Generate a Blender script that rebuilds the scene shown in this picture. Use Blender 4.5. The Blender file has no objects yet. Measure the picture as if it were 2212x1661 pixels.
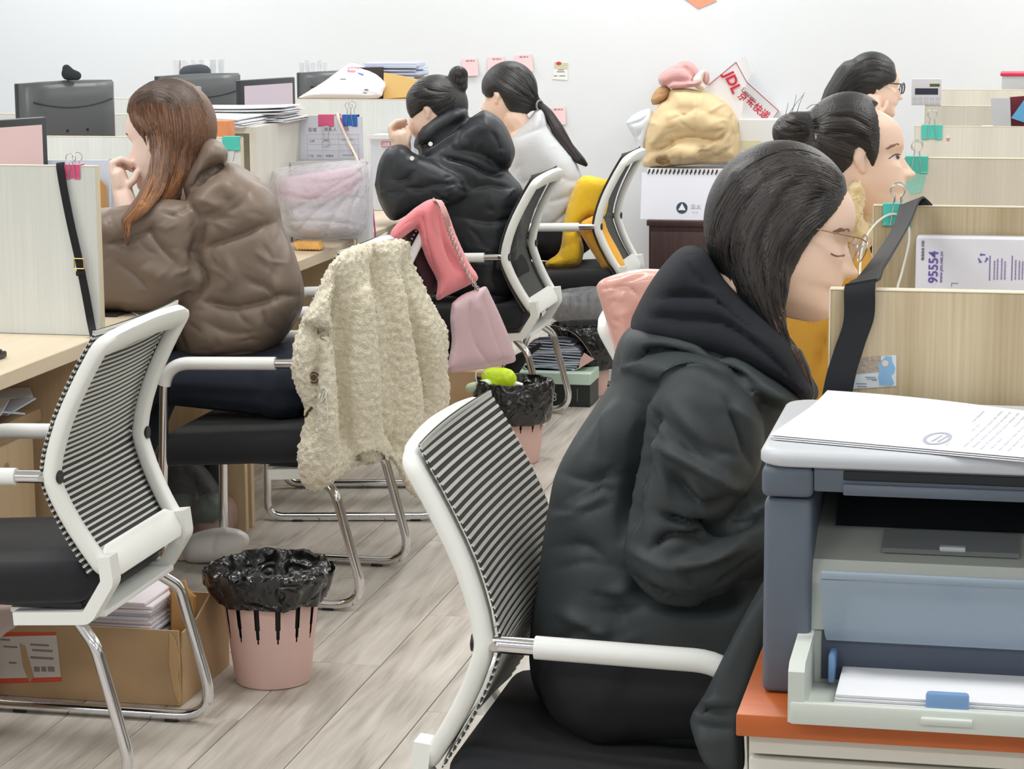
import bpy, bmesh, math, random
import numpy as np
from math import sin, cos, tan, atan, sqrt, pi, radians, degrees
from mathutils import Matrix, Vector, Euler
from mathutils.bvhtree import BVHTree
from mathutils.geometry import delaunay_2d_cdt
random.seed(7); RNG = np.random.RandomState(7)
SC = bpy.context.scene; COL = SC.collection

# ------------------------------------------------------------------ camera
IW, IH, FPX = 2212, 1661, 5000.0
ROLL = -0.006; CAM_H = 1.55; HOR_Y = -30.0; VP_X = 2200.0
CR, SR = cos(ROLL), sin(ROLL)
_u, _v = VP_X - IW/2, IH/2 - HOR_Y
_u0, _v0 = CR*_u - SR*_v, SR*_u + CR*_v
PITCH = -atan(_v0/FPX); YAW = atan(_u0/sqrt(FPX**2 + _v0**2))
FW = np.array([-sin(YAW)*cos(PITCH), cos(YAW)*cos(PITCH), sin(PITCH)])
_rt = np.array([cos(YAW), sin(YAW), 0.0]); _up = np.cross(_rt, FW)
RT = CR*_rt + SR*_up; UP = -SR*_rt + CR*_up
CAMP = np.array([0, 0, CAM_H])
cam = bpy.data.cameras.new('camera'); camo = bpy.data.objects.new('camera', cam); COL.objects.link(camo)
cam.sensor_width = 36; cam.lens = FPX/IW*36; cam.clip_start = 0.05; cam.clip_end = 60
camo.matrix_world = Matrix(((RT[0], UP[0], -FW[0], 0), (RT[1], UP[1], -FW[1], 0), (RT[2], UP[2], -FW[2], CAM_H), (0, 0, 0, 1)))
SC.camera = camo

# ------------------------------------------------------------------ world, exposure
w = bpy.data.worlds.new('world'); SC.world = w; w.use_nodes = True
w.node_tree.nodes['Background'].inputs[0].default_value = (0.85, 0.92, 1.0, 1)
w.node_tree.nodes['Background'].inputs[1].default_value = 0.25
SC.view_settings.view_transform = 'Standard'; SC.view_settings.look = 'None'
SC.view_settings.exposure = 0.0; SC.view_settings.gamma = 1.0; SC.view_settings.use_curve_mapping = False
PANEL_W = 20.0      # watts of each ceiling light panel

# ------------------------------------------------------------------ pixel helpers (a pixel gives a direction, a plane the distance)
def ray(x, y): return FW + RT*((x-IW/2)/FPX) + UP*((IH/2-y)/FPX)
def pl(x, y, ax, val):
    r = ray(x, y); return CAMP + r*((val-CAMP[ax])/r[ax])
def PX(x, y, X): return pl(x, y, 0, X)
def PY(x, y, Y): return pl(x, y, 1, Y)
def PZ(x, y, Z): return pl(x, y, 2, Z)
def PD(x, y, d): return CAMP + ray(x, y)*d
def dep(P): return float(np.dot(np.asarray(P)-CAMP, FW))
def proj(V):
    d = np.asarray(V, float) - CAMP; z = d @ FW
    return np.stack([d @ RT/z*FPX + IW/2, IH/2 - d @ UP/z*FPX], -1), z

# ------------------------------------------------------------------ materials
def s2l(c):
    return tuple((v/12.92 if v <= .04045 else ((v+.055)/1.055)**2.4) for v in c)
def rgb(r, g, b): return s2l((r/255, g/255, b/255)) + (1,)
MATS = {}
def mat(name, col, rough=.6, metal=0., spec=.5, bump=None, var=None, alpha=1., sheen=0., trans=0., coat=0., emit=None, coord='Object', wave=None, sss=0., ridge=None):
    """bump=(scale,strength,(sx,sy,sz)); var=(scale,amount,(sx,sy,sz)) brightness variation."""
    if name in MATS: return MATS[name]
    m = bpy.data.materials.new(name); m.use_nodes = True; nt = m.node_tree; b = nt.nodes['Principled BSDF']
    b.inputs['Base Color'].default_value = col; b.inputs['Roughness'].default_value = rough; b.inputs['Metallic'].default_value = metal
    b.inputs['Specular IOR Level'].default_value = spec
    if alpha < 1: b.inputs['Alpha'].default_value = alpha
    if sheen: b.inputs['Sheen Weight'].default_value = sheen
    if trans: b.inputs['Transmission Weight'].default_value = trans
    if coat: b.inputs['Coat Weight'].default_value = coat
    if sss:
        b.inputs['Subsurface Weight'].default_value = sss; b.inputs['Subsurface Radius'].default_value = (.012, .005, .003); b.inputs['Subsurface Scale'].default_value = 1.0
    if emit: b.inputs['Emission Color'].default_value = emit[0]; b.inputs['Emission Strength'].default_value = emit[1]
    tc = None
    def tex(scale, sc3, detail=3):
        nonlocal tc
        if tc is None: tc = nt.nodes.new('ShaderNodeTexCoord')
        mp = nt.nodes.new('ShaderNodeMapping'); mp.inputs['Scale'].default_value = sc3
        nt.links.new(tc.outputs[coord], mp.inputs['Vector'])
        n = nt.nodes.new('ShaderNodeTexNoise'); n.inputs['Scale'].default_value = scale; n.inputs['Detail'].default_value = detail
        nt.links.new(mp.outputs[0], n.inputs['Vector']); return n
    if var:
        n = tex(var[0], var[2] if len(var) > 2 else (1, 1, 1))
        mr = nt.nodes.new('ShaderNodeMapRange'); mr.inputs['From Min'].default_value = .25; mr.inputs['From Max'].default_value = .75
        mr.inputs['To Min'].default_value = 1-var[1]; mr.inputs['To Max'].default_value = 1+var[1]
        nt.links.new(n.outputs['Fac'], mr.inputs['Value'])
        mx = nt.nodes.new('ShaderNodeVectorMath'); mx.operation = 'SCALE'; mx.inputs[0].default_value = col[:3]
        nt.links.new(mr.outputs[0], mx.inputs['Scale']); nt.links.new(mx.outputs[0], b.inputs['Base Color'])
    if bump:
        n = tex(bump[0], bump[2] if len(bump) > 2 else (1, 1, 1), 5)
        bp = nt.nodes.new('ShaderNodeBump'); bp.inputs['Strength'].default_value = bump[1]; bp.inputs['Distance'].default_value = bump[3] if len(bump) > 3 else .005
        nt.links.new(n.outputs['Fac'], bp.inputs['Height']); nt.links.new(bp.outputs[0], b.inputs['Normal'])
    if ridge:      # (scale, strength, distance) crumple relief
        n = tex(ridge[0], ridge[3] if len(ridge) > 3 else (1, 1, 1), 2.5); n.noise_type = 'RIDGED_MULTIFRACTAL'; n.inputs['Distortion'].default_value = 1.0
        bp = nt.nodes.new('ShaderNodeBump'); bp.inputs['Strength'].default_value = ridge[1]; bp.inputs['Distance'].default_value = ridge[2]
        nt.links.new(n.outputs['Fac'], bp.inputs['Height'])
        if b.inputs['Normal'].links: nt.links.new(b.inputs['Normal'].links[0].from_socket, bp.inputs['Normal'])
        nt.links.new(bp.outputs[0], b.inputs['Normal'])
    MATS[name] = m; return m

# ------------------------------------------------------------------ mesh builder
class G:
    def __init__(s): s.v = []; s.f = []; s.m = []
    def add(s, v, f, mi=0):
        o = len(s.v); s.v.extend([tuple(map(float, p)) for p in v]); s.f.extend([tuple(i+o for i in q) for q in f]); s.m.extend([mi]*len(f)); return s
    def bm(s, bm, mi=0, M=None):
        bm.verts.ensure_lookup_table(); bm.verts.index_update()
        s.add([(M @ v.co if M else v.co) for v in bm.verts], [[v.index for v in f.verts] for f in bm.faces], mi); bm.free(); return s
    def box(s, c, d, r=0., seg=2, mi=0, M=None, top=None):
        """c centre, d full sizes, r bevel; top=(sx,sy) scales the upper face"""
        b = bmesh.new(); bmesh.ops.create_cube(b, size=1)
        for v in b.verts:
            k = top if (top and v.co.z > 0) else (1, 1)
            v.co = Vector((v.co.x*d[0]*k[0]+c[0], v.co.y*d[1]*k[1]+c[1], v.co.z*d[2]+c[2]))
        if r > 0: bmesh.ops.bevel(b, geom=b.edges[:], offset=min(r, .49*min(d)), segments=seg, affect='EDGES', profile=.5)
        return s.bm(b, mi, M)
    def bx(s, x0, x1, y0, y1, z0, z1, r=0., seg=2, mi=0): return s.box(((x0+x1)/2, (y0+y1)/2, (z0+z1)/2), (abs(x1-x0), abs(y1-y0), abs(z1-z0)), r, seg, mi)
    def tube(s, P, r, n=10, closed=False, mi=0, flat=None, cap=True):
        P = [np.asarray(p, float) for p in P]; k = len(P); R = r if hasattr(r, '__len__') else [r]*k
        T = []
        for i in range(k):
            a = P[(i-1) % k] if (closed or i > 0) else P[i]; b = P[(i+1) % k] if (closed or i < k-1) else P[i]
            t = b-a; T.append(t/(np.linalg.norm(t)+1e-12))
        up = np.array([0, 0, 1.]) if abs(T[0][2]) < .9 else np.array([1., 0, 0])
        if flat is not None: up = np.asarray(flat[0], float)
        nrm = np.cross(T[0], up); nrm /= np.linalg.norm(nrm)+1e-12; V = []
        for i in range(k):
            nrm = nrm - T[i]*np.dot(nrm, T[i]); nrm /= np.linalg.norm(nrm)+1e-12; bn = np.cross(T[i], nrm)
            for j in range(n):
                a = 2*pi*j/n; V.append(P[i] + R[i]*(cos(a)*nrm + sin(a)*bn*(flat[1] if flat else 1)))
        F = [(i*n+j, i*n+(j+1) % n, ((i+1) % k)*n+(j+1) % n, ((i+1) % k)*n+j) for i in range(k if closed else k-1) for j in range(n)]
        if not closed and cap: F += [tuple(range(n))[::-1], tuple((k-1)*n+j for j in range(n))]
        return s.add(V, F, mi)
    def strip(s, P, wv, th, mi=0):
        """flat band along P, half-width vectors wv (one or per point), thickness th"""
        P = [np.asarray(p, float) for p in P]; k = len(P); W = [np.asarray(q, float) for q in wv] if np.ndim(wv) == 2 else [np.asarray(wv, float)]*k
        V = []
        for i in range(k):
            t = P[min(i+1, k-1)]-P[max(i-1, 0)]; nn = np.cross(t, W[i]); nn /= np.linalg.norm(nn)+1e-12
            for a, b in ((-1, -1), (1, -1), (1, 1), (-1, 1)): V.append(P[i]+a*W[i]+b*nn*th/2)
        F = [(i*4+j, i*4+(j+1) % 4, (i+1)*4+(j+1) % 4, (i+1)*4+j) for i in range(k-1) for j in range(4)] + [(3, 2, 1, 0), tuple((k-1)*4+j for j in range(4))]
        return s.add(V, F, mi)
    def lathe(s, prof, n=32, c=(0, 0, 0), mi=0, sx=1., sy=1., wob=None):
        V = []; k = len(prof)
        for i, (r, z) in enumerate(prof):
            for j in range(n):
                a = 2*pi*j/n; q = r*(1+(wob(a, i) if wob else 0)); V.append((c[0]+q*cos(a)*sx, c[1]+q*sin(a)*sy, c[2]+z))
        F = [(i*n+j, i*n+(j+1) % n, (i+1)*n+(j+1) % n, (i+1)*n+j) for i in range(k-1) for j in range(n)]
        return s.add(V, F, mi)
    def sheet(s, fn, nu, nv, th=.0006, mi=0):
        """fn(u,v)->point, u,v in 0..1; thin solid"""
        P = np.array([[fn(i/(nu-1), j/(nv-1)) for j in range(nv)] for i in range(nu)], float)
        du = np.gradient(P, axis=0); dv = np.gradient(P, axis=1); N = np.cross(du, dv); N /= np.linalg.norm(N, axis=2, keepdims=True)+1e-12
        A = (P+N*th/2).reshape(-1, 3); B = (P-N*th/2).reshape(-1, 3); o = nu*nv; F = []
        for i in range(nu-1):
            for j in range(nv-1):
                a, b, c, d = i*nv+j, (i+1)*nv+j, (i+1)*nv+j+1, i*nv+j+1; F.append((a, b, c, d)); F.append((d+o, c+o, b+o, a+o))
        rim = [i*nv for i in range(nu)] + [(nu-1)*nv+j for j in range(1, nv)] + [i*nv+nv-1 for i in range(nu-2, -1, -1)] + [j for j in range(nv-2, 0, -1)]
        for a, b in zip(rim, rim[1:]+rim[:1]): F.append((b, a, a+o, b+o))
        return s.add(np.concatenate([A, B]), F, mi)
    def poly(s, pts, n, th, mi=0):
        """flat polygon extruded by th along n"""
        n = np.asarray(n, float); k = len(pts); A = [np.asarray(p, float) for p in pts]
        V = A + [p+n*th for p in A]
        return s.add(V, [tuple(range(k))[::-1], tuple(range(k, 2*k))] + [(i, (i+1) % k, (i+1) % k+k, i+k) for i in range(k)], mi)
    def hull(s, P, mi=0):
        b = bmesh.new()
        for p in P: b.verts.new(tuple(p))
        r = bmesh.ops.convex_hull(b, input=b.verts[:]); bmesh.ops.delete(b, geom=list({e for e in r['geom_interior']+r['geom_unused'] if isinstance(e, bmesh.types.BMVert)}), context='VERTS')
        return s.bm(b, mi)
    def T(s, M):
        s.v = [tuple(M @ Vector(p)) for p in s.v]; return s
def fillet(P, r, seg=6):
    P = [np.asarray(p, float) for p in P]; out = [P[0]]
    for i in range(1, len(P)-1):
        a, b = P[i-1]-P[i], P[i+1]-P[i]; la, lb = np.linalg.norm(a), np.linalg.norm(b); a, b = a/la, b/lb
        rr = r[i-1] if hasattr(r, '__len__') else r
        ang = math.acos(max(-1, min(1, float(a@b)))); d = min(rr/tan(ang/2), .48*la, .48*lb)
        p0, p1 = P[i]+a*d, P[i]+b*d
        for k in range(seg+1):
            t = k/seg; out.append((1-t)**2*p0 + 2*t*(1-t)*P[i] + t*t*p1)
    out.append(P[-1]); return out
def crom(P, n=8):
    P = np.asarray(P, float); Q = np.vstack([2*P[0]-P[1], P, 2*P[-1]-P[-2]]); out = []
    for i in range(1, len(Q)-2):
        for k in range(n):
            t = k/n; out.append(.5*((2*Q[i]) + (-Q[i-1]+Q[i+1])*t + (2*Q[i-1]-5*Q[i]+4*Q[i+1]-Q[i+2])*t*t + (-Q[i-1]+3*Q[i]-3*Q[i+1]+Q[i+2])*t**3))
    out.append(P[-1]); return np.array(out)

# ------------------------------------------------------------------ objects
ROOTM = {}
def thing(name, label, cat, loc, rotz=0., group=None, rot=None):
    o = bpy.data.objects.new(name, None); COL.objects.link(o); o.empty_display_size = .05
    o.location = tuple(map(float, loc)); o.rotation_euler = rot if rot else (0, 0, rotz)
    o['label'] = label; o['category'] = cat
    if group: o['group'] = group
    ROOTM[o.name] = Matrix.Translation(Vector(o.location)) @ Euler(o.rotation_euler).to_matrix().to_4x4(); return o
def tomesh(g, name, mats, sharp=40):
    if isinstance(g, bpy.types.Mesh): me = g
    else:
        me = bpy.data.meshes.new(name); me.from_pydata(g.v, [], g.f)
        if any(g.m): me.polygons.foreach_set('material_index', g.m)
        me.validate(); me.update()
        b = bmesh.new(); b.from_mesh(me); bmesh.ops.recalc_face_normals(b, faces=b.faces[:]); b.to_mesh(me); b.free()
    for m in (mats if isinstance(mats, (list, tuple)) else [mats]): me.materials.append(m)
    if sharp is None or sharp > 0:
        me.shade_smooth()
        if sharp: me.set_sharp_from_angle(angle=radians(sharp))
    return me
def part(name, g, mats, parent, sharp=40, label=None, kind=None, world=True):
    """mesh child; geometry in world coordinates unless world=False (then in the root's frame)"""
    me = tomesh(g, name, mats, sharp)
    R = ROOTM[parent.name]
    if world: me.transform(R.inverted())
    o = bpy.data.objects.new(name, me); COL.objects.link(o); o.parent = parent; ROOTM[o.name] = R
    if label: o['label'] = label
    if kind: o['kind'] = kind
    return o
def single(name, g, mats, label, cat, group=None, sharp=40, kind=None, loc=None):
    me = tomesh(g, name, mats, sharp)
    if loc is None:
        co = np.array([v.co for v in me.vertices]); loc = ((co[:, 0].min()+co[:, 0].max())/2, (co[:, 1].min()+co[:, 1].max())/2, co[:, 2].min())
    me.transform(Matrix.Translation(-Vector(tuple(map(float, loc)))))
    o = bpy.data.objects.new(name, me); COL.objects.link(o); o.location = tuple(map(float, loc))
    if label: o['label'] = label; o['category'] = cat
    if group: o['group'] = group
    if kind: o['kind'] = kind
    ROOTM[o.name] = Matrix.Translation(o.location); return o
def struct(name, g, mats, sharp=40): return single(name, g, mats, None, None, kind='structure', sharp=sharp, loc=(0, 0, 0))
def copy_tree(o, loc=None, rotz=None, label=None, parent=None, group=None):
    c = o.copy(); COL.objects.link(c); c.parent = parent
    if loc is not None: c.location = tuple(map(float, loc))
    if rotz is not None: c.rotation_euler = (0, 0, rotz)
    if label: c['label'] = label
    if group: c['group'] = group
    ROOTM[c.name] = (Matrix.Translation(Vector(c.location)) @ Euler(c.rotation_euler).to_matrix().to_4x4()) if parent is None else ROOTM[parent.name]
    for ch in list(o.children): copy_tree(ch, parent=c)
    return c
def text_mesh(txt, size, extr=.0003, bold=0.):
    cu = bpy.data.curves.new('txt', 'FONT'); cu.body = txt; cu.size = size; cu.extrude = extr; cu.align_x = 'CENTER'; cu.align_y = 'CENTER'; cu.offset = bold; cu.resolution_u = 3
    o = bpy.data.objects.new('txt', cu); COL.objects.link(o); dg = bpy.context.evaluated_depsgraph_get()
    me = bpy.data.meshes.new_from_object(o.evaluated_get(dg)); bpy.data.objects.remove(o); bpy.data.curves.remove(cu)
    if me.materials: me.materials.clear()
    return me
def text_on(name, txt, size, c, xa, ya, m, parent, bold=0., extr=.0003):
    """text mesh on a plane: centre c, reading direction xa, up ya"""
    me = text_mesh(txt, size, extr, bold); x = Vector(xa).normalized(); y = Vector(ya).normalized(); z = x.cross(y)
    c = Vector(tuple(map(float, c)))
    me.transform(Matrix(((x.x, y.x, z.x, c.x), (x.y, y.y, z.y, c.y), (x.z, y.z, z.z, c.z), (0, 0, 0, 1))))
    return part(name, me, m, parent, sharp=0)

# ------------------------------------------------------------------ soft shapes
_ico = {}
def ico(sub=2):
    if sub not in _ico:
        b = bmesh.new(); bmesh.ops.create_icosphere(b, subdivisions=sub, radius=1); _ico[sub] = np.array([v.co for v in b.verts]); b.free()
    return _ico[sub]
AX = np.stack([RT, UP, FW])     # world axes of the view, used only to lay out ellipsoids
def ell(c, r, A=AX, sub=2):
    r = np.asarray(r, float) if hasattr(r, '__len__') else np.array([r]*3, float)
    return np.asarray(c) + (ico(sub)*r) @ A
def chain(g, nodes, A=AX, sub=2):
    """nodes: (point, radius or (rx,ry,rz)); hull between neighbours"""
    for a, b in zip(nodes, nodes[1:]): g.hull(np.concatenate([ell(a[0], a[1], A, sub), ell(b[0], b[1], A, sub)]))
    return g
def pchain(g, nodes, sub=2):
    """nodes (px,py,Y,rx_px[,ry_px[,depth_m]])"""
    N = []
    for q in nodes:
        P = PY(q[0], q[1], q[2]); k = dep(P)/FPX; rx = q[3]*k; ry = (q[4] if len(q) > 4 and q[4] else q[3])*k; rz = q[5] if len(q) > 5 else (rx+ry)/2
        N.append((P, (rx, ry, rz)))
    if len(N) == 1: g.hull(ell(N[0][0], N[0][1], AX, 3)); return g
    return chain(g, N, AX, sub)
def dist_poly(Q, line, closed=False):
    """distance of 2-D points Q to a polyline"""
    L = np.asarray(line, float); L = np.vstack([L, L[:1]]) if closed else L
    best = np.full(len(Q), 1e9)
    for a, b in zip(L, L[1:]):
        d = b-a; t = np.clip(((Q-a) @ d)/(d @ d+1e-9), 0, 1); best = np.minimum(best, np.linalg.norm(Q-a-t[:, None]*d, axis=1))
    return best
def inside(Q, poly):
    P = np.asarray(poly, float); c = np.zeros(len(Q), bool); n = len(P)
    for i in range(n):
        a, b = P[i], P[(i+1) % n]
        if a[1] == b[1]: continue
        m = ((a[1] > Q[:, 1]) != (b[1] > Q[:, 1])) & (Q[:, 0] < (b[0]-a[0])*(Q[:, 1]-a[1])/(b[1]-a[1])+a[0]); c ^= m
    return c
def inflate(g, outline, plane, tf, tb, R, step=10, smooth=6, mi=0):
    """A soft solid with the given outline (pixels) standing in the plane (function px,py->point): front bulge tf, back bulge tb metres, edge radius R px"""
    O = crom(np.vstack([outline, outline[:1]]), smooth)[:-1] if smooth else np.asarray(outline, float)
    x0, y0 = O.min(0); x1, y1 = O.max(0)
    gx, gy = np.meshgrid(np.arange(x0+step/2, x1, step), np.arange(y0+step/2, y1, step)); Q = np.stack([gx.ravel(), gy.ravel()], 1)
    Q = Q[inside(Q, O)]; Q = Q[dist_poly(Q, O, True) > step*.45]
    n = len(O); allp = [Vector(p) for p in O] + [Vector(p) for p in Q]
    vo, eo, fo, *_ = delaunay_2d_cdt(allp, [(i, (i+1) % n) for i in range(n)], [], 1, 1e-4)
    V2 = np.array([(p.x, p.y) for p in vo]); D = dist_poly(V2, O, True); e = np.clip(D/R, 0, 1); pr = np.sqrt(np.clip(1-(1-e)**2, 0, 1))
    base = np.array([plane(p[0], p[1]) for p in V2]); rr = base-CAMP; ln = np.linalg.norm(rr, axis=1, keepdims=True); rr = rr/ln
    A = base-rr*(tf*pr)[:, None]; B = base+rr*(tb*pr)[:, None]; edge = D < 1e-3; m = len(V2)
    idx = np.where(edge, np.arange(m), np.arange(m)+m); F = [tuple(f) for f in fo] + [tuple(int(idx[i]) for i in f[::-1]) for f in fo]
    F = [f for f in F if len(set(f)) > 2]
    return g.add(np.concatenate([A, B]), F, mi)
def remesh(g, name, voxel, smooth=4, fac=.5):
    me = bpy.data.meshes.new(name+'_tmp'); me.from_pydata(g.v, [], g.f); me.validate()
    b = bmesh.new(); b.from_mesh(me); bmesh.ops.recalc_face_normals(b, faces=b.faces[:]); b.to_mesh(me); b.free()
    o = bpy.data.objects.new(name+'_tmp', me); COL.objects.link(o)
    r = o.modifiers.new('r', 'REMESH'); r.mode = 'VOXEL'; r.voxel_size = voxel; r.use_smooth_shade = True
    if smooth: sm = o.modifiers.new('s', 'SMOOTH'); sm.iterations = smooth; sm.factor = fac
    out = bpy.data.meshes.new_from_object(o.evaluated_get(bpy.context.evaluated_depsgraph_get())); out.name = name
    bpy.data.objects.remove(o); bpy.data.meshes.remove(me); out.materials.clear(); return out
def coords(me):
    a = np.empty(len(me.vertices)*3, np.float32); me.vertices.foreach_get('co', a); return a.reshape(-1, 3).astype(float)
def normals(me):
    a = np.empty(len(me.vertices)*3, np.float32); me.vertex_normals.foreach_get('vector', a); return a.reshape(-1, 3).astype(float)
def setco(me, V): me.vertices.foreach_set('co', V.astype(np.float32).ravel()); me.update()
def folds(me, lines, noise=None):
    """sculpt creases: lines = [(polyline px, width px, depth m)], depth>0 goes in, <0 is a ridge; acts on the side turned to the viewer"""
    V = coords(me); N = normals(me); q, z = proj(V); vd = V-CAMP; vd /= np.linalg.norm(vd, axis=1, keepdims=True); facing = np.clip(-(N*vd).sum(1)*1.6+.15, 0, 1)
    D = np.zeros(len(V))
    for L in lines:
        P = np.asarray(L[0], float); P = crom(P, 5) if len(P) > 2 else P; lo = P.min(0)-L[1]*4; hi = P.max(0)+L[1]*4
        m = np.where(((q > lo) & (q < hi)).all(1))[0]
        if not len(m): continue
        d = dist_poly(q[m], P); e = d/L[1]
        k = L[2]*(np.exp(-e*1.1) if L[2] > 0 else np.exp(-e*e))
        # fade at the ends
        f = 1-.75*np.exp(-(np.linalg.norm(q[m]-P[0], axis=1)/(2.5*L[1]))**2)-.75*np.exp(-(np.linalg.norm(q[m]-P[-1], axis=1)/(2.5*L[1]))**2)
        D[m] += k*np.clip(f, 0, 1)
    V = V-N*(D*facing)[:, None]; setco(me, V); return me
def wrinkles(poly, n, ln, wd, dp, ang, spread, seed):
    """short random creases inside a pixel polygon, for folds()"""
    r = random.Random(seed); P = np.array(poly, float); lo, hi = P.min(0), P.max(0); out = []
    while len(out) < n:
        c = np.array([r.uniform(lo[0], hi[0]), r.uniform(lo[1], hi[1])])
        if not inside(c[None], P)[0]: continue
        a = radians((ang(c) if callable(ang) else ang)+r.gauss(0, spread)); d = np.array([cos(a), sin(a)]); nn = np.array([-d[1], d[0]]); L = r.uniform(*ln)
        out.append(([c-d*L/2, c+nn*L*r.uniform(-.12, .12), c+d*L/2], r.uniform(*wd), r.uniform(*dp)*(1 if r.random() < .62 else -.8)))
    return out
def displace(me, kind, scale, strength, mid=.5, depth=2):
    t = bpy.data.textures.new('t', kind); t.noise_scale = scale
    if kind == 'CLOUDS': t.noise_depth = depth
    o = bpy.data.objects.new('tmp', me); COL.objects.link(o); d = o.modifiers.new('d', 'DISPLACE'); d.texture = t; d.strength = strength; d.mid_level = mid; d.texture_coords = 'GLOBAL'
    out = bpy.data.meshes.new_from_object(o.evaluated_get(bpy.context.evaluated_depsgraph_get())); bpy.data.objects.remove(o); bpy.data.textures.remove(t); return out
def on_surface(me, pts, off=.001):
    """points of a mesh under the given pixels (None where missed)"""
    b = BVHTree.FromPolygons([tuple(v) for v in coords(me)], [tuple(p.vertices) for p in me.polygons]); out = []
    for x, y in pts:
        r = ray(x, y); r = r/np.linalg.norm(r); h = b.ray_cast(Vector(CAMP), Vector(r))
        out.append(None if h[0] is None else np.array(h[0])-r*off)
    return out
# ================================================================== materials
def wood_mat(name, base, dark, sx, sy, sz, rough=.45, contrast=1.0, coord='Object'):
    if name in MATS: return MATS[name]
    m = bpy.data.materials.new(name); m.use_nodes = True; nt = m.node_tree; b = nt.nodes['Principled BSDF']; b.inputs['Roughness'].default_value = rough
    tc = nt.nodes.new('ShaderNodeTexCoord'); mp = nt.nodes.new('ShaderNodeMapping'); mp.inputs['Scale'].default_value = (sx, sy, sz); nt.links.new(tc.outputs[coord], mp.inputs['Vector'])
    n1 = nt.nodes.new('ShaderNodeTexNoise'); n1.inputs['Scale'].default_value = 1; n1.inputs['Detail'].default_value = 6; n1.inputs['Roughness'].default_value = .6
    nt.links.new(mp.outputs[0], n1.inputs['Vector'])
    mp2 = nt.nodes.new('ShaderNodeMapping'); mp2.inputs['Scale'].default_value = (sx*.12, sy*.12, sz*.3); nt.links.new(tc.outputs[coord], mp2.inputs['Vector'])
    n2 = nt.nodes.new('ShaderNodeTexNoise'); n2.inputs['Scale'].default_value = 1; n2.inputs['Detail'].default_value = 3; nt.links.new(mp2.outputs[0], n2.inputs['Vector'])
    ad = nt.nodes.new('ShaderNodeMath'); ad.operation = 'ADD'; nt.links.new(n1.outputs['Fac'], ad.inputs[0]); nt.links.new(n2.outputs['Fac'], ad.inputs[1])
    mr = nt.nodes.new('ShaderNodeMapRange'); mr.inputs['From Min'].default_value = 1-.28/contrast; mr.inputs['From Max'].default_value = 1+.28/contrast; nt.links.new(ad.outputs[0], mr.inputs['Value'])
    mx = nt.nodes.new('ShaderNodeMix'); mx.data_type = 'RGBA'; mx.inputs[6].default_value = dark; mx.inputs[7].default_value = base
    nt.links.new(mr.outputs[0], mx.inputs[0]); nt.links.new(mx.outputs[2], b.inputs['Base Color'])
    MATS[name] = m; return m
m_wall = mat('wall_paint', rgb(231, 235, 239), .9, bump=(40, .03))
m_ceil = mat('ceiling_paint', rgb(238, 240, 240), .9)
m_white = mat('white_plastic', rgb(243, 245, 241), .38)
m_chrome = mat('chrome', (.78, .78, .80, 1), .14, metal=1)
m_steel = mat('wire_steel', (.62, .62, .60, 1), .28, metal=1)
m_black = mat('black_plastic', rgb(28, 30, 33), .45)
m_seat = mat('seat_fabric', rgb(26, 28, 33), .9, bump=(900, .25), sheen=.15)
m_paper = mat('paper', rgb(240, 241, 245), .8)
m_ink = mat('grey_print', rgb(120, 122, 135), .8)
m_kraft = mat('kraft', rgb(196, 164, 126), .85, var=(9, .12), bump=(60, .06))
# one laminate in three tones, its light put into the colour (vertical grain in z); beech worktop
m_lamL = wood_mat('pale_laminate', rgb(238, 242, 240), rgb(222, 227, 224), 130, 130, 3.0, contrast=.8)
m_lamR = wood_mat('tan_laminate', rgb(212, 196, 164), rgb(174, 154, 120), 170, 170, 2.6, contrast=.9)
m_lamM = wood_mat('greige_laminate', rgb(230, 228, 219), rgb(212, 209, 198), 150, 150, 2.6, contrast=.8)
m_beech = wood_mat('beech_worktop', rgb(232, 217, 192), rgb(218, 200, 172), 40, 3, 40, contrast=.7)
m_edge = mat('panel_edging', rgb(224, 214, 190), .5)
m_cab = wood_mat('beech_front', rgb(222, 200, 166), rgb(198, 172, 134), 40, 60, 3, contrast=.7)
m_dbrown = wood_mat('dark_brown_veneer', rgb(74, 50, 48), rgb(48, 32, 31), 60, 60, 3)

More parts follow.
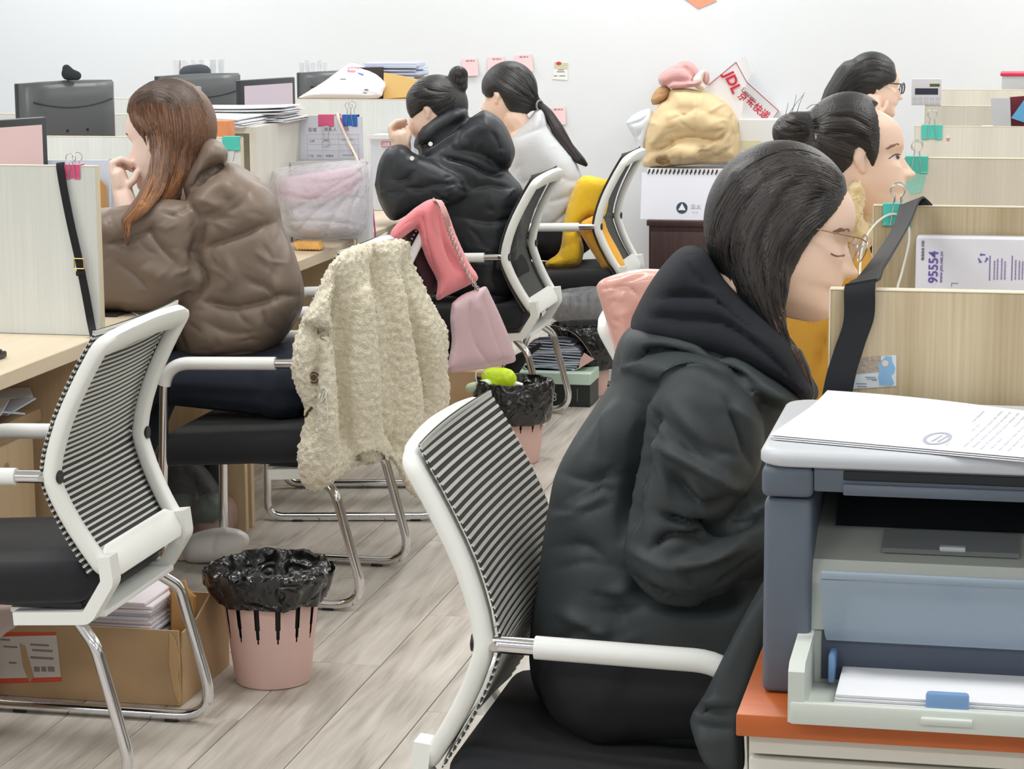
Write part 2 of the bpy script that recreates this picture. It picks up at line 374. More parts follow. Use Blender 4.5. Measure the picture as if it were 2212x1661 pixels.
# ================================================================== room
X0, X1, Y0, YW, ZC = -5.4, 2.2, -2.2, 10.6, 2.85
struct('wall_back', G().bx(X0-.1, X1+.1, YW, YW+.1, 0, ZC), m_wall)
struct('wall_left', G().bx(X0-.1, X0, Y0, YW, 0, ZC), m_wall)
struct('wall_right', G().bx(X1, X1+.1, Y0, YW, 0, ZC), m_wall)
struct('wall_front', G().bx(X0-.1, X1+.1, Y0-.1, Y0, 0, ZC), m_wall)
struct('ceiling', G().bx(X0-.1, X1+.1, Y0-.1, YW+.1, ZC, ZC+.1), m_ceil)
m_plank = wood_mat('grey_oak_plank', rgb(205, 198, 188), rgb(160, 151, 142), 34, 1.7, 10, rough=.42, contrast=1.0, coord='Generated')
def plank_mat():
    m = bpy.data.materials.new('grey_oak_plank_floor'); m.use_nodes = True; nt = m.node_tree; b = nt.nodes['Principled BSDF']; b.inputs['Roughness'].default_value = .4
    tc = nt.nodes.new('ShaderNodeTexCoord'); oi = nt.nodes.new('ShaderNodeObjectInfo')
    ad = nt.nodes.new('ShaderNodeVectorMath'); ad.operation = 'ADD'; sc = nt.nodes.new('ShaderNodeVectorMath'); sc.operation = 'SCALE'; sc.inputs[0].default_value = (37, 91, 17)
    nt.links.new(oi.outputs['Random'], sc.inputs['Scale']); nt.links.new(tc.outputs['Object'], ad.inputs[0]); nt.links.new(sc.outputs[0], ad.inputs[1])
    def nz(s3, detail):
        mp = nt.nodes.new('ShaderNodeMapping'); mp.inputs['Scale'].default_value = s3; nt.links.new(ad.outputs[0], mp.inputs['Vector'])
        n = nt.nodes.new('ShaderNodeTexNoise'); n.inputs['Scale'].default_value = 1; n.inputs['Detail'].default_value = detail; n.inputs['Distortion'].default_value = .6; nt.links.new(mp.outputs[0], n.inputs['Vector']); return n
    a, c = nz((26, 2.6, 1), 6), nz((90, 4, 1), 4)
    s = nt.nodes.new('ShaderNodeMath'); s.operation = 'MULTIPLY_ADD'; s.inputs[1].default_value = .35; nt.links.new(c.outputs['Fac'], s.inputs[0]); nt.links.new(a.outputs['Fac'], s.inputs[2])
    cr = nt.nodes.new('ShaderNodeValToRGB'); cr.color_ramp.elements[0].position = .42; cr.color_ramp.elements[0].color = rgb(160, 153, 145); cr.color_ramp.elements[1].position = .92; cr.color_ramp.elements[1].color = rgb(218, 212, 204)
    e = cr.color_ramp.elements.new(.63); e.color = rgb(194, 187, 177)
    nt.links.new(s.outputs[0], cr.inputs[0])
    hv = nt.nodes.new('ShaderNodeHueSaturation'); mr = nt.nodes.new('ShaderNodeMapRange'); mr.inputs['To Min'].default_value = .93; mr.inputs['To Max'].default_value = 1.05
    nt.links.new(oi.outputs['Random'], mr.inputs['Value']); nt.links.new(mr.outputs[0], hv.inputs['Value']); nt.links.new(cr.outputs[0], hv.inputs['Color']); nt.links.new(hv.outputs[0], b.inputs['Base Color'])
    return m
m_floorp = plank_mat()
fl = struct('floor', G().bx(X0-.1, X1+.1, Y0-.1, YW+.1, -.1, -.006), mat('floor_joint', rgb(138, 130, 122), .8))
PWD, PLN = .19, 1.22
gp = G(); gp.box((0, 0, -.0035), (PWD-.0022, PLN-.0022, .007), .0012, 1)
plank_me = tomesh(gp, 'plank', m_floorp)
i0 = int((-3.3+1.405)/PWD)-1
for i in range(-11, 14):
    x = -1.405+PWD*(i+.5)
    off = ((i*0.37) % 1)*PLN
    for j in range(-1, 9):
        y = 1.2+off+PLN*j
        if y-PLN/2 < .2 or y-PLN/2 > YW-.05: continue
        o = bpy.data.objects.new('plank', plank_me); COL.objects.link(o); o.location = (x, y, 0); o.parent = fl
        if y+PLN/2 > YW: o.scale = (1, (YW-y+PLN/2)/PLN, 1); o.location = (x, (y-PLN/2+YW)/2, 0)      # cut to length at the wall
# plank remainder against the back wall stays bare board of the same tone
bb = struct('baseboard_back', G().bx(X0, X1, YW-.014, YW, 0, .09, .004), mat('baseboard', rgb(214, 212, 206), .5))

# ceiling lights
m_diff = mat('light_diffuser', (1, 1, 1, 1), .5, emit=((1, .985, .96, 1), 2.2))
m_alu = mat('light_frame', rgb(225, 226, 228), .4)
def ceiling_light(x, y, tag):
    t = thing('ceiling_light', tag, 'ceiling light', (x, y, ZC), group='flat panel ceiling lights')
    part('diffuser', G().bx(x-.57, x+.57, y-.27, y+.27, ZC-.018, ZC-.012), m_diff, t)
    fr = G()
    for a in (-1, 1): fr.bx(x-.6, x+.6, y+a*.285-.015, y+a*.285+.015, ZC-.022, ZC-.0005); fr.bx(x+a*.585-.015, x+a*.585+.015, y-.27, y+.27, ZC-.022, ZC-.0005)
    part('frame', fr, m_alu, t)
    L = bpy.data.lights.new('panel_lamp', 'AREA'); L.shape = 'RECTANGLE'; L.size = 1.1; L.size_y = .5; L.energy = PANEL_W; L.color = (1, 1, .985)
    lo = bpy.data.objects.new('panel_lamp', L); COL.objects.link(lo); lo.parent = t; lo.location = (0, 0, -.03)
for x in (-4.1, -1.7, .7):
    for y in (-.4, 2.4, 5.2, 8.0, 9.9):
        ceiling_light(x, y, 'flat rectangular LED panel light flush in the white ceiling')

# ================================================================== desk rows
YL = [4.06, 5.20, 6.27, 7.43, 8.55, 9.66]        # left dividers
YR = [2.96, 4.13, 5.31, 6.53, 7.66, 8.88]        # right dividers
XL, XR = -2.14, -.225
DZ, DT, DIVL, DIVR = .73, .035, 1.14, 1.17
def divider(x0, x1, y, z0, z1, m, label, group):
    t = thing('desk_divider', label, 'desk divider', ((x0+x1)/2, y, z0), group=group)
    part('board', G().bx(x0+.002, x1-.002, y, y+.022, z0, z1-.002, .0008, 1), m, t)
    e = G(); e.bx(x0, x1, y-.0005, y+.0225, z1-.002, z1, .0006, 1); e.bx(x0, x0+.002, y-.0005, y+.0225, z0, z1-.002); e.bx(x1-.002, x1, y-.0005, y+.0225, z0, z1-.002)
    part('edging', e, m_edge, t); return t
dl_names = ['pale laminate desk divider on the far-left desk beyond the frame', 'pale laminate desk divider with a black strap and a pink clip', 'pale laminate desk divider behind the brown-jacketed woman, teal clip on it',
            'pale laminate desk divider carrying a printed table sheet under pink and blue clips', 'pale laminate desk divider under a white courier bag', 'pale laminate desk divider closest to the back wall on the monitor side']
for k, y in enumerate(YL):
    if k in (0, 5): continue
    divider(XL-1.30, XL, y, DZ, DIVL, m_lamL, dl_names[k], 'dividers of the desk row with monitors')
def desk(x0, x1, y0, y1, name, label, group, front=1):
    t = thing(name, label, 'desk', ((x0+x1)/2, (y0+y1)/2, 0), group=group)
    part('worktop', G().bx(x0, x1, y0+.0015, y1-.0015, DZ-DT, DZ, .002, 1), m_beech, t)
    for yy in (y0+.004, y1-.029): part('side_panel', G().bx(x0+.06, x1-(.004 if front else .06), yy, yy+.025, 0, DZ-DT, .001, 1), m_cab, t)
    part('modesty_panel', G().bx((x0+x1)/2-.01, (x0+x1)/2+.01, y0+.03, y1-.03, .25, DZ-DT), m_lamL, t); return t
lbl = ['beech-topped desk beside the empty chair, letters stuffed under its top', 'beech-topped desk where the brown-jacketed woman sits', 'beech-topped desk with a bulging clear plastic bag on it',
       'beech-topped desk where the woman in the black puffer sits', 'beech-topped desk where the woman in the grey sweater sits']
for k in range(5): desk(XL-1.30, XL, YL[k]+(.0225 if k else 0), YL[k+1]-.0005, 'desk', lbl[k], 'desks of the row with monitors')
rl = ['tan laminate desk divider with a wide black strap over it and a small card', 'tan laminate desk divider holding the white purple-lettered carton', 'greige laminate desk divider with a teal clip and a torn teal note',
      'greige laminate desk divider with a teal clip and a tiny cone sticker', 'greige laminate desk divider with a white calculator standing above it', 'greige laminate desk divider below the clear box with a red lid']
rm = [m_lamR, m_lamR, m_lamM, m_lamM, m_lamM, m_lamM]  # same laminate; tones follow the light along the row, painted in
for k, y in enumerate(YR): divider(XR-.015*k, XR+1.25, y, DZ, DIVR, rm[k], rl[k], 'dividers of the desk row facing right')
rdl = ['desk behind the tan divider where the woman in the black parka sits', 'desk where the woman in the mustard coat sits', 'desk behind the greige divider with the torn teal note', 'desk behind the greige divider with the cone sticker', 'desk behind the divider with the calculator, last before the wall']
for k in range(5): desk(XR-.015*k, XR+1.25, YR[k]+.0225, YR[k+1]-.0005, 'desk', rdl[k], 'desks of the row facing right')

# ================================================================== chairs
PROF = crom([(.030, .425), (.088, .52), (.124, .60), (.130, .65), (.104, .74), (.060, .83), (.016, .905)], 10)
def pu(z): return float(np.interp(z, PROF[:, 1], PROF[:, 0]))
def pn(z):
    e = .01; d = np.array([pu(z+e)-pu(z-e), 2*e]); d /= np.linalg.norm(d); return np.array([d[1], 0, -d[0]])
m_meshdark = mat('mesh_dark', rgb(58, 61, 61), .8, alpha=.86)
m_meshrib = mat('mesh_rib_light', rgb(214, 214, 208), .7)
m_meshgrey = mat('mesh_charcoal', rgb(84, 86, 84), .8, alpha=.88, bump=(700, .4))
m_pad = mat('arm_sleeve', rgb(242, 244, 242), .33)
def chair_proto(striped):
    t = thing('mesh_office_chair', 'x', 'chair', (0, 0, 0))
    # back frame ring
    yz = fillet([(-.205, .68), (-.212, .455), (.212, .455), (.238, .62), (.226, .885), (-.226, .885), (-.238, .62), (-.212, .47)], .02, 4)
    ring = fillet([(0, .452), (.205, .452), (.232, .62), (.222, .884), (-.222, .884), (-.232, .62), (-.205, .452), (-.01, .452)], [.012, .2, .012, .012, .2, .012], 6)
    P = [np.array(p) for p in ring]; g = G(); V = []; n = len(P)
    # densify
    Q = []
    for a, b in zip(P, P[1:]+P[:1]):
        k = max(1, int(np.linalg.norm(b-a)/.03)); Q += [a+(b-a)*i/k for i in range(k)]
    P = Q; n = len(P); pts = [np.array([pu(p[1]), p[0], p[1]]) for p in P]
    for p in pts:
        if p[2] > .86: p[2] += .012*(1-(p[1]/.222)**2); p[0] -= .012*(1-(p[1]/.222)**2)
    for i, p in enumerate(pts):
        tg = pts[(i+1) % n]-pts[i-1]; tg /= np.linalg.norm(tg)+1e-9; nn = pn(p[2]); o = np.cross(nn, tg); o /= np.linalg.norm(o)
        bot, top = p[2] < .475 and abs(p[1]) < .19, p[2] > .87 and abs(p[1]) < .205
        a = .033 if bot else (.024 if top else .0198); d = .013
        for x, y in ((-1, -.6), (-.7, -1), (.7, -1), (1, -.6), (1, .6), (.7, 1), (-.7, 1), (-1, .6)): V.append(p+o*a*x+nn*d*y)
    g.add(V, [(i*8+j, i*8+(j+1) % 8, ((i+1) % n)*8+(j+1) % 8, ((i+1) % n)*8+j) for i in range(n) for j in range(8)])
    part('back_frame', g, m_white, t, world=False, sharp=50)
    br = G()
    for s in (-1, 1):
        pth = fillet([(.036, s*.205, .475), (.030, s*.205, .425), (.075, s*.205, .352), (.23, s*.2, .342)], .02, 4)
        br.strip([np.array(p) for p in pth], (0, .021, 0), .026)
    br.box((.15, 0, .352), (.2, .38, .012), .003)
    part('seat_bracket', br, m_white, t, world=False)
    # mesh panel
    g = G(); nb = 44; zs = np.linspace(.452, .915, 60)
    fn = lambda u, v: (lambda z, y: np.array([pu(z), y, z])+pn(z)*(.022-.010*(1-(2*u-1)**2)))(.452+(.917-.452)*v, (2*u-1)*(.236-.02*abs(v-.45)))
    g.sheet(fn, 9, 40, .002)
    part('mesh_panel', g, m_meshdark if striped else m_meshgrey, t, world=False, sharp=60)
    if striped:
        g = G()
        for b in range(nb):
            v = (b+.5)/nb; pts = [fn(u, v) for u in np.linspace(0, 1, 9)]
            z = pts[0][2]; nn = pn(z); tz = np.array([-nn[2], 0, nn[0]]); g.strip(pts, tz*.0025, .0052)
        part('mesh_rib', g, m_meshrib, t, world=False, kind='stuff', sharp=60)
    # seat
    g = G(); g.box((.305, 0, .418), (.47, .47, .085), .034, 5)
    def bend(p): x, y, z = p; return (x, y, z - .9*max(0, x-.42)**2*4 + (.006*(1-(y/.235)**2)))
    g.v = [bend(p) for p in g.v]; part('seat', g, m_seat, t, world=False, sharp=60)
    part('seat_pan', G().box((.30, 0, .372), (.42, .42, .014), .005), m_black, t, world=False)
    for s in (-1, 1):
        y = s*.232; yb = s*.205
        path = fillet([(.10, yb, .338), (.055, y, .300), (-.022, y, .0135), (.52, y, .0135), (.515, y, .30), (.500, y, .622), (.120, y, .632)], [.05, .07, .05, .3, .075], 8)
        leg = part('leg', G().tube(path, .0125, 12), m_chrome, t, world=False)
        for fx in (.08, .43): part('foot_pad', G().box((fx, y, .004), (.03, .022, .008), .002), m_black, leg, world=False)
        sl = [p for p in fillet([(.515, y, .30), (.500, y, .622), (.105, y, .632)], [.075], 10)][1:]
        sl = [p for p in sl if p[2] > .56]; k = [p for p in sl[:-1]]+[np.array([.205, y, .6295])]
        part('armrest', G().tube(k, .0168, 14), m_pad, t, world=False)
        bt = G(); bt.tube([(.148, y-s*.02, .632), (.148, y+s*.0185, .632)], .0062, 10); part('bolt', bt, m_chrome, t, world=False)
        part('end_cap', G().tube([(.1205, y, .632), (.113, y, .632)], .0132, 12), m_black, t, world=False)
    return t
GRP = 'white mesh-back sled chairs'
c1 = chair_proto(True); c2 = chair_proto(False)
def place(proto, first, x, y, rz, label):
    o = proto if first else copy_tree(proto)
    o.location = (x, y, 0); o.rotation_euler = (0, 0, rz); o['label'] = label; o['group'] = GRP; return o
CHX = -1.585
place(c1, True, -1.655, 4.30, pi, 'empty white mesh-back chair with striped back beside the pink basket and carton')
place(c1, False, CHX, 5.70, pi, 'mesh-back chair under the brown-jacketed woman, cream fleece coat on its back')
place(c1, False, -1.665, 6.72, pi+.2, 'mesh-back chair with pink hoodie and mauve handbag hung on it')
place(c1, False, -.847, 3.34, 0, 'white mesh-back chair with striped back under the woman in the black parka')
place(c2, True, CHX, 8.05, pi, 'white mesh-back chair with charcoal back under the woman in black puffer')
place(c2, False, -1.45, 9.13, pi, 'white mesh-back chair with yellow cushions on its seat')
place(c2, False, -1.0, 8.2, 0, 'white mesh-back chair by the pink bag, mostly hidden behind the parka')
# ================================================================== printer on its cabinet
m_otop = wood_mat('orange_veneer', rgb(208, 112, 54), rgb(180, 88, 38), 6, 50, 6, rough=.3, contrast=.6)
m_cabw = mat('cabinet_cream', rgb(222, 220, 208), .45)
TZ = .74; CY0, CY1, CX0, CX1 = 2.515, 2.945, -.288, .32
t = thing('printer_cabinet', 'cream filing cabinet with a glossy orange wood top, under the printer', 'cabinet', ((CX0+CX1)/2, (CY0+CY1)/2, 0))
part('cabinet_top', G().bx(CX0, CX1, CY0, CY1, TZ-.026, TZ, .002, 2), m_otop, t)
part('body', G().bx(CX0+.012, CX1-.012, CY0+.03, CY1-.01, .02, TZ-.026), m_cabw, t)
part('plinth', G().bx(CX0+.03, CX1-.03, CY0+.05, CY1-.03, 0, .02), m_black, t)
for k, (z0, z1) in enumerate(((.47, .685), (.25, .465), (.03, .245))):
    d = part('drawer', G().bx(CX0+.014, CX1-.014, CY0+.012, CY0+.03, z0, z1, .003, 2), m_cabw, t)
    part('handle', G().box(((CX0+CX1)/2, CY0+.006, z1-.03), (.14, .014, .014), .004), m_alu, d)
part('top_rail', G().bx(CX0+.014, CX1-.014, CY0+.016, CY0+.03, .69, TZ-.026), m_cabw, t)

m_pdk = mat('printer_slate', rgb(98, 107, 120), .5, bump=(1500, .06)); m_plt = mat('printer_light_grey', rgb(206, 210, 216), .42)
m_pbg = mat('printer_beige', rgb(214, 220, 212), .42); m_pcav = mat('printer_cavity', rgb(30, 33, 38), .6); m_smoke = mat('smoked_flap', rgb(168, 184, 200), .16, alpha=.72)  # m_pcav is near-black: shade inside openings put into the colour
m_bluet = mat('blue_tab', rgb(122, 160, 205), .4); m_pin = mat('printer_inner_grey', rgb(120, 124, 124), .55)
PX0, PX1, PY0, PY1 = -.268, .172, 2.60, 2.94; PT = 1.03
t = thing('laser_printer', 'grey and beige multifunction laser printer standing on the orange-topped cabinet', 'printer', ((PX0+PX1)/2, (PY0+PY1)/2, TZ))
for a, b in ((PX0, PX0+.055), (PX1-.055, PX1)):
    part('side_column', G().bx(a, b, PY0, PY1-.02, TZ+.0005, TZ+.232, .008, 3), m_pdk, t)
for a, b in ((PX0-.003, PX0+.056), (PX1-.056, PX1+.003)):
    part('scanner_support', G().bx(a, b, PY0-.004, PY1-.01, TZ+.234, PT-.02, .008, 3), m_pdk, t)
part('scanner_front', G().bx(PX0+.056, PX1-.056, PY0+.0, PY1-.01, PT-.048, PT-.019, .003, 2), m_pdk, t)
part('handle_recess', G().bx(PX0+.09, PX1-.09, PY0-.002, PY0+.002, PT-.033, PT-.022, .001, 1), m_pcav, t)
part('control_strip', G().bx(PX0+.09, PX1-.056, PY0-.006, PY0+.002, PT-.05, PT-.037, .002, 2), m_pdk, t)
def rrect(x0, x1, y0, y1, r, n=6):
    out = []
    for cx_, cy_, a0 in ((x1-r, y1-r, 0), (x0+r, y1-r, pi/2), (x0+r, y0+r, pi), (x1-r, y0+r, 1.5*pi)): out += [(cx_+r*cos(a0+pi/2*k/n), cy_+r*sin(a0+pi/2*k/n)) for k in range(n+1)]
    return out
def rlayers(g, x0, x1, y0, y1, r, L, mi=0):
    V = []; n = None
    for z, ins in L:
        o = rrect(x0+ins, x1-ins, y0+ins, y1-ins, r-ins*.6); n = len(o); V += [(x, y, z) for x, y in o]
    F = [(i*n+j, i*n+(j+1) % n, (i+1)*n+(j+1) % n, (i+1)*n+j) for i in range(len(L)-1) for j in range(n)]+[tuple(range(n))[::-1], tuple((len(L)-1)*n+j for j in range(n))]
    return g.add(V, F, mi)
part('scanner_lid', rlayers(G(), PX0-.007, PX1+.007, PY0-.009, PY1+.001, .034, [(PT-.019, .003), (PT-.016, 0), (PT-.007, 0), (PT-.003, .002), (PT-.0008, .005), (PT, .010)]), m_plt, t, sharp=60)
IX0, IX1 = PX0+.055, PX1-.055
# dark-coloured block as shade of the cavity behind the output slot, sloping output tray, body front
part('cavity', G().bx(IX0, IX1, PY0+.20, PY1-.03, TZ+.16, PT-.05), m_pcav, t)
def slab(x0, x1, pts, mi=0):   # prism along x from a (y,z) outline
    return G().poly([(x0, y, z) for y, z in pts], (1, 0, 0), x1-x0, mi)
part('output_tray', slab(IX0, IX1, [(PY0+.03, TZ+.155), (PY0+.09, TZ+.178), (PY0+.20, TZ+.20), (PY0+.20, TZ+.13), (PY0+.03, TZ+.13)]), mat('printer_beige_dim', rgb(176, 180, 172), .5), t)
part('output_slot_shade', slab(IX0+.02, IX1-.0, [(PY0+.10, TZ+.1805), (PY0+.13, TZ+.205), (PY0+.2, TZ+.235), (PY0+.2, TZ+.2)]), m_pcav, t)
fl_ = part('paper_stop', slab(-.135, .02, [(PY0+.045, TZ+.1635), (PY0+.085, TZ+.179), (PY0+.085, TZ+.182), (PY0+.045, TZ+.169)]), m_pin, t)
part('stop_latch', G().box((-.055, PY0+.05, TZ+.1705), (.03, .012, .006), .002), m_plt, fl_)
part('body_front', slab(IX0, IX1, [(PY0+.018, TZ+.075), (PY0+.018, TZ+.142), (PY0+.03, TZ+.156), (PY0+.20, TZ+.156), (PY0+.20, TZ+.075)]), m_pbg, t)
part('lower_body', G().bx(IX0, IX1, PY0+.022, PY1-.03, TZ+.004, TZ+.0745, .002, 1), m_pbg, t)
# smoked flap, curved, leaning out
cz = crom([(PY0+.012, TZ+.066), (PY0+.004, TZ+.08), (PY0-.012, TZ+.115), (PY0-.024, TZ+.15)], 6)
g = G(); g.sheet(lambda u, v: (lambda k: np.array([IX0+.012+.006*(1-v)+u*(IX1-IX0-.024), cz[k][0], cz[k][1]-.004*abs(2*u-1)*v]))(int(v*(len(cz)-1)+.5)), 12, len(cz), .004)
fp = part('tray_flap', g, m_smoke, t, sharp=60)
part('flap_lip', G().bx(IX0+.013, IX1-.013, PY0-.029, PY0-.02, TZ+.147, TZ+.156, .002, 2), m_smoke, fp)
# input tray
TY0, TY1 = 2.487, 2.615
g = G(); g.bx(IX0-.012, IX1+.02, TY0, TY1, TZ+.006, TZ+.012, .002, 1)
part('input_tray', g, m_pbg, t)
part('tray_front', G().bx(IX0-.012, IX1+.02, TY0-.004, TY0+.008, TZ+.002, TZ+.028, .003, 2), m_pbg, t)
part('tray_side', slab(IX0-.014, IX0+.004, [(TY0-.002, TZ+.004), (TY0-.002, TZ+.062), (TY0+.01, TZ+.070), (TY1+.012, TZ+.075), (TY1+.012, TZ+.004)]), m_pbg, t)
part('tray_side', slab(IX1+.006, IX1+.022, [(TY0-.002, TZ+.004), (TY0-.002, TZ+.062), (TY0+.01, TZ+.070), (TY1+.012, TZ+.075), (TY1+.012, TZ+.004)]), m_pbg, t)
part('feed_slot', G().bx(IX0+.012, IX1-.012, PY0+.0185, PY0+.0219, TZ+.016, TZ+.076), mat('slot_slate', rgb(70, 80, 96), .5), t)  # dark strip: shade of the slot behind the flap put into colour
part('paper_guide', G().box((IX0+.026, TY1-.005, TZ+.036), (.008, .04, .034), .003), m_bluet, t)
gt = G(); gt.box((-.053, TY0+.010, TZ+.030), (.047, .012, .030), .004); part('paper_tab', gt, m_bluet, t)
part('tab_clip', G().box((-.053, TY0-.006, TZ+.016), (.056, .008, .008), .002), m_pbg, t)
g = G()
for i in range(5): g.bx(IX0+.034+.0007*i, IX1-.02, TY0+.018+.001*i, TY1+.01, TZ+.0125+.004*i, TZ+.0160+.004*i, .0005, 1)
single('paper_stack', g, m_paper, 'thick stack of blank white paper loaded in the printer tray', 'paper')
# printed sheets lying on the lid
def lidp(x, y, h=.0015): return PZ(x, y, PT+h)
c00, c10, c01 = lidp(1663, 946), lidp(2290, 1002), lidp(1787, 863)
c11 = c10+(c01-c00)
def sheetfn(u, v, h=0): 
    p = (1-u)*(1-v)*c00+u*(1-v)*c10+(1-u)*v*c01+u*v*c11; return p+np.array([0, 0, h+.007*max(0, v-.6)**2*6*(1-u)+.002*sin(u*5)*v+.0015*v])
for k in range(3): single('printed_sheet', G().sheet(lambda u, v: sheetfn(u, v, .0018*k)+np.array([.002*(2-k), -.0035*(2-k), 0]), 14, 10, .0006), m_paper, ['white sheet at the bottom of the pile on the printer lid', 'white sheet in the middle of the pile on the printer lid', 'printed sheet with a round stamp on top of the printer lid'][k], 'sheet of paper', group='sheets on the printer lid')
top = bpy.data.objects['printed_sheet.002']
g = G(); N0 = np.array([0, 0, 1.])
for r in range(13):
    u0 = .60+.03*r
    v = .08+random.random()*.06
    while v < .9:
        L = random.uniform(.03, .16)
        if r in (0, 1, 5, 8, 11) and random.random() < .55: v += L; continue
        for q in [(v, min(v+L, .93))]:
            g.add([sheetfn(u0+.012*q[0], q[0], .0043), sheetfn(u0+.007+.012*q[0], q[0], .0043), sheetfn(u0+.007+.012*q[1], q[1], .0043), sheetfn(u0+.012*q[1], q[1], .0043)], [(0, 1, 2, 3)])
        v += L+.025
part('print_lines', g, mat('faint_print', rgb(205, 208, 218), .8), top, sharp=0, kind='stuff')
g = G(); cc = [(.555+.046*cos(a), .22+.14*sin(a)) for a in np.linspace(0, 2*pi, 33)]; ci = [(.555+.034*cos(a), .22+.105*sin(a)) for a in np.linspace(0, 2*pi, 33)]
for i in range(32): g.add([sheetfn(*cc[i], .0043), sheetfn(*cc[i+1], .0043), sheetfn(*ci[i+1], .0043), sheetfn(*ci[i], .0043)], [(0, 1, 2, 3)])
for a, b in ((-.012, .0), (.008, .02)): g.add([sheetfn(.555+a, .15, .0043), sheetfn(.555+a+.008, .15, .0043), sheetfn(.555+b+.008, .29, .0043), sheetfn(.555+b, .29, .0043)], [(0, 1, 2, 3)])
part('round_emblem', g, mat('stamp_grey', rgb(176, 180, 196), .8), top, sharp=0)

# ================================================================== binder clips
def clip(x, y, z, col, cname, label, up=True, w=.051, th=.022, h=.034, hl=.062, back=True):
    """clip straddling a panel top edge at height z; panel front face at y"""
    m = mat('clip_'+cname, col, .35); t = thing('binder_clip', label, 'binder clip', (x, y+th/2, z-h), group='binder clips on the dividers')
    g = G(); f = y-.0022; b = y+th+.0022; e = .0009
    g.poly([(x-w/2, f, z-h), (x-w/2, f-e, z-h), (x-w/2, f-e, z+.0028), (x-w/2, b+e, z+.0028), (x-w/2, b+e, z-h), (x-w/2, b, z-h), (x-w/2, b, z+.0018), (x-w/2, f, z+.0018)], (1, 0, 0), w)
    part('body', g, m, t)
    for s in (f-.0012, b+.0012):
        part('curl', G().tube([(x-w/2, s, z-h), (x-w*.16, s, z-h)], .0022, 8).tube([(x+w*.16, s, z-h), (x+w/2, s, z-h)], .0022, 8), m, t, kind='stuff')
    for k, s in enumerate((f-.003, b+.003)):
        if k == 1 and not back: continue
        d = 1 if up else -1; o = -.004 if k == 0 else .004
        base = z-h
        def q(a, l): return (x+a, s+o*max(0, l-.01)/.06*(1.5 if up else .6), base+d*l)
        pth = [q(-w*.23, 0), q(-w*.10, hl*.70)]+[q(.0125*sin(a), hl*.86-.0115*cos(a)) for a in np.linspace(-.9, -2*pi+.9, 11)]+[q(w*.10, hl*.70), q(w*.23, 0)]
        part('handle', G().tube(fillet(pth, .003, 2), .0011, 6), m_steel, t)
    return t
TEAL, PINK, BLUE = rgb(84, 204, 190), rgb(226, 98, 142), rgb(44, 110, 196)
def cx(px, py, Y): return PY(px, py, Y)[0]
clip(cx(1938, 470, YR[1]), YR[1], DIVR, TEAL, 'teal', 'teal binder clip beside the black strap on the tan divider', w=.05, hl=.07)
clip(cx(1980, 350, YR[2]), YR[2], DIVR, TEAL, 'teal', 'teal binder clip above the torn teal note', w=.05, hl=.07)
clip(cx(2013, 285, YR[3]), YR[3], DIVR, TEAL, 'teal', 'teal binder clip next to the cone sticker', w=.056, hl=.078)
clip(cx(157, 372, YL[1]), YL[1], DIVL, PINK, 'pink', 'pink binder clip holding the black strap with the gold buckle', w=.04, h=.03, hl=.056)
clip(cx(500, 312, YL[2]), YL[2], DIVL, TEAL, 'teal', 'teal binder clip behind the collar of the brown jacket', up=False, w=.052, hl=.05)
clip(cx(705, 268, YL[3]), YL[3], DIVL, PINK, 'pink', 'pink binder clip holding the printed table sheet', up=False, w=.054, hl=.066)
clip(cx(756, 266, YL[3]), YL[3], DIVL, BLUE, 'blue', 'blue binder clip with raised handles on the printed table sheet', w=.052, hl=.078)

# ================================================================== things along the right row
m_leather = mat('black_leather', rgb(27, 29, 34), .6, spec=.3, bump=(300, .15)); m_cord = mat('white_cable', rgb(236, 236, 228), .45)
# wide strap: from the second divider over the first and down
y2 = YR[1]
A = PY(1968, 436, y2-.02); B = np.array([cx(1868, 622, YR[0]+.03), YR[0]+.05, DIVR+.006]); B2 = np.array([B[0]-.004, YR[0]-.004, DIVR+.005])
e1, e2 = PY(1855, 690, YR[0]-.008), PY(1832, 760, YR[0]-.012); e3 = PY(1806, 865, YR[0]-.015)
e4 = np.array([e3[0]-.03, YR[0]-.014, .80])
pth = crom([A+[.012, .028, -.02], A, A*.75+B*.25+[0, 0, -.012], A*.4+B*.6+[0, 0, -.01], B, B2, e1, e2, e3, e4], 6)
g = G(); W = []
for i in range(len(pth)):
    f = min(1, max(0, i/(len(pth)-1)*2.2)); 
    q = np.array([.0195, 0, .004]) if f > .95 else np.array([.027-.008*f, .006, .010])*(1-.38*sin(pi*f))
    W.append(q)
g.strip(pth, W, .004)
t = thing('bag_strap', 'wide black leather bag strap draped over the tan divider edge', 'bag strap', tuple(e4))
part('strap', g, m_leather, t, sharp=60)
g = G()
for s in (-.82, .82): g.tube([pth[i]+W[i]*s+np.array([0, -.0024, .0016]) for i in range(0, 27)], .0006, 5)
part('stitching', g, mat('grey_thread', rgb(80, 84, 92), .8), t, kind='stuff')
# white charging cable loop
cab = [PY(1928, 462, y2-.006), PY(1893, 482, y2-.03), PY(1866, 525, y2-.10), PY(1858, 585, y2-.2), PY(1862, 625, y2-.28)]
cab2 = [PY(1928, 462, y2-.006), PY(1958, 478, y2-.012), PY(1964, 520, y2-.02), PY(1948, 590, y2-.04), PY(1938, 630, y2-.06)]
lo = cab[-1]*1.; lo2 = cab2[-1]*1.
def drop(P): return [np.array([P[0]-.002, P[1]-.01, .95]), np.array([P[0]-.004, P[1]-.02, .80]), np.array([P[0]-.002, P[1]-.03, DZ+.003])]
single('charging_cable', G().tube(crom(drop(lo)[::-1]+cab[::-1]+cab2[1:]+drop(lo2), 6), .0021, 7), m_cord, 'thin white charging cable looped over the clip beside the black strap', 'cable')
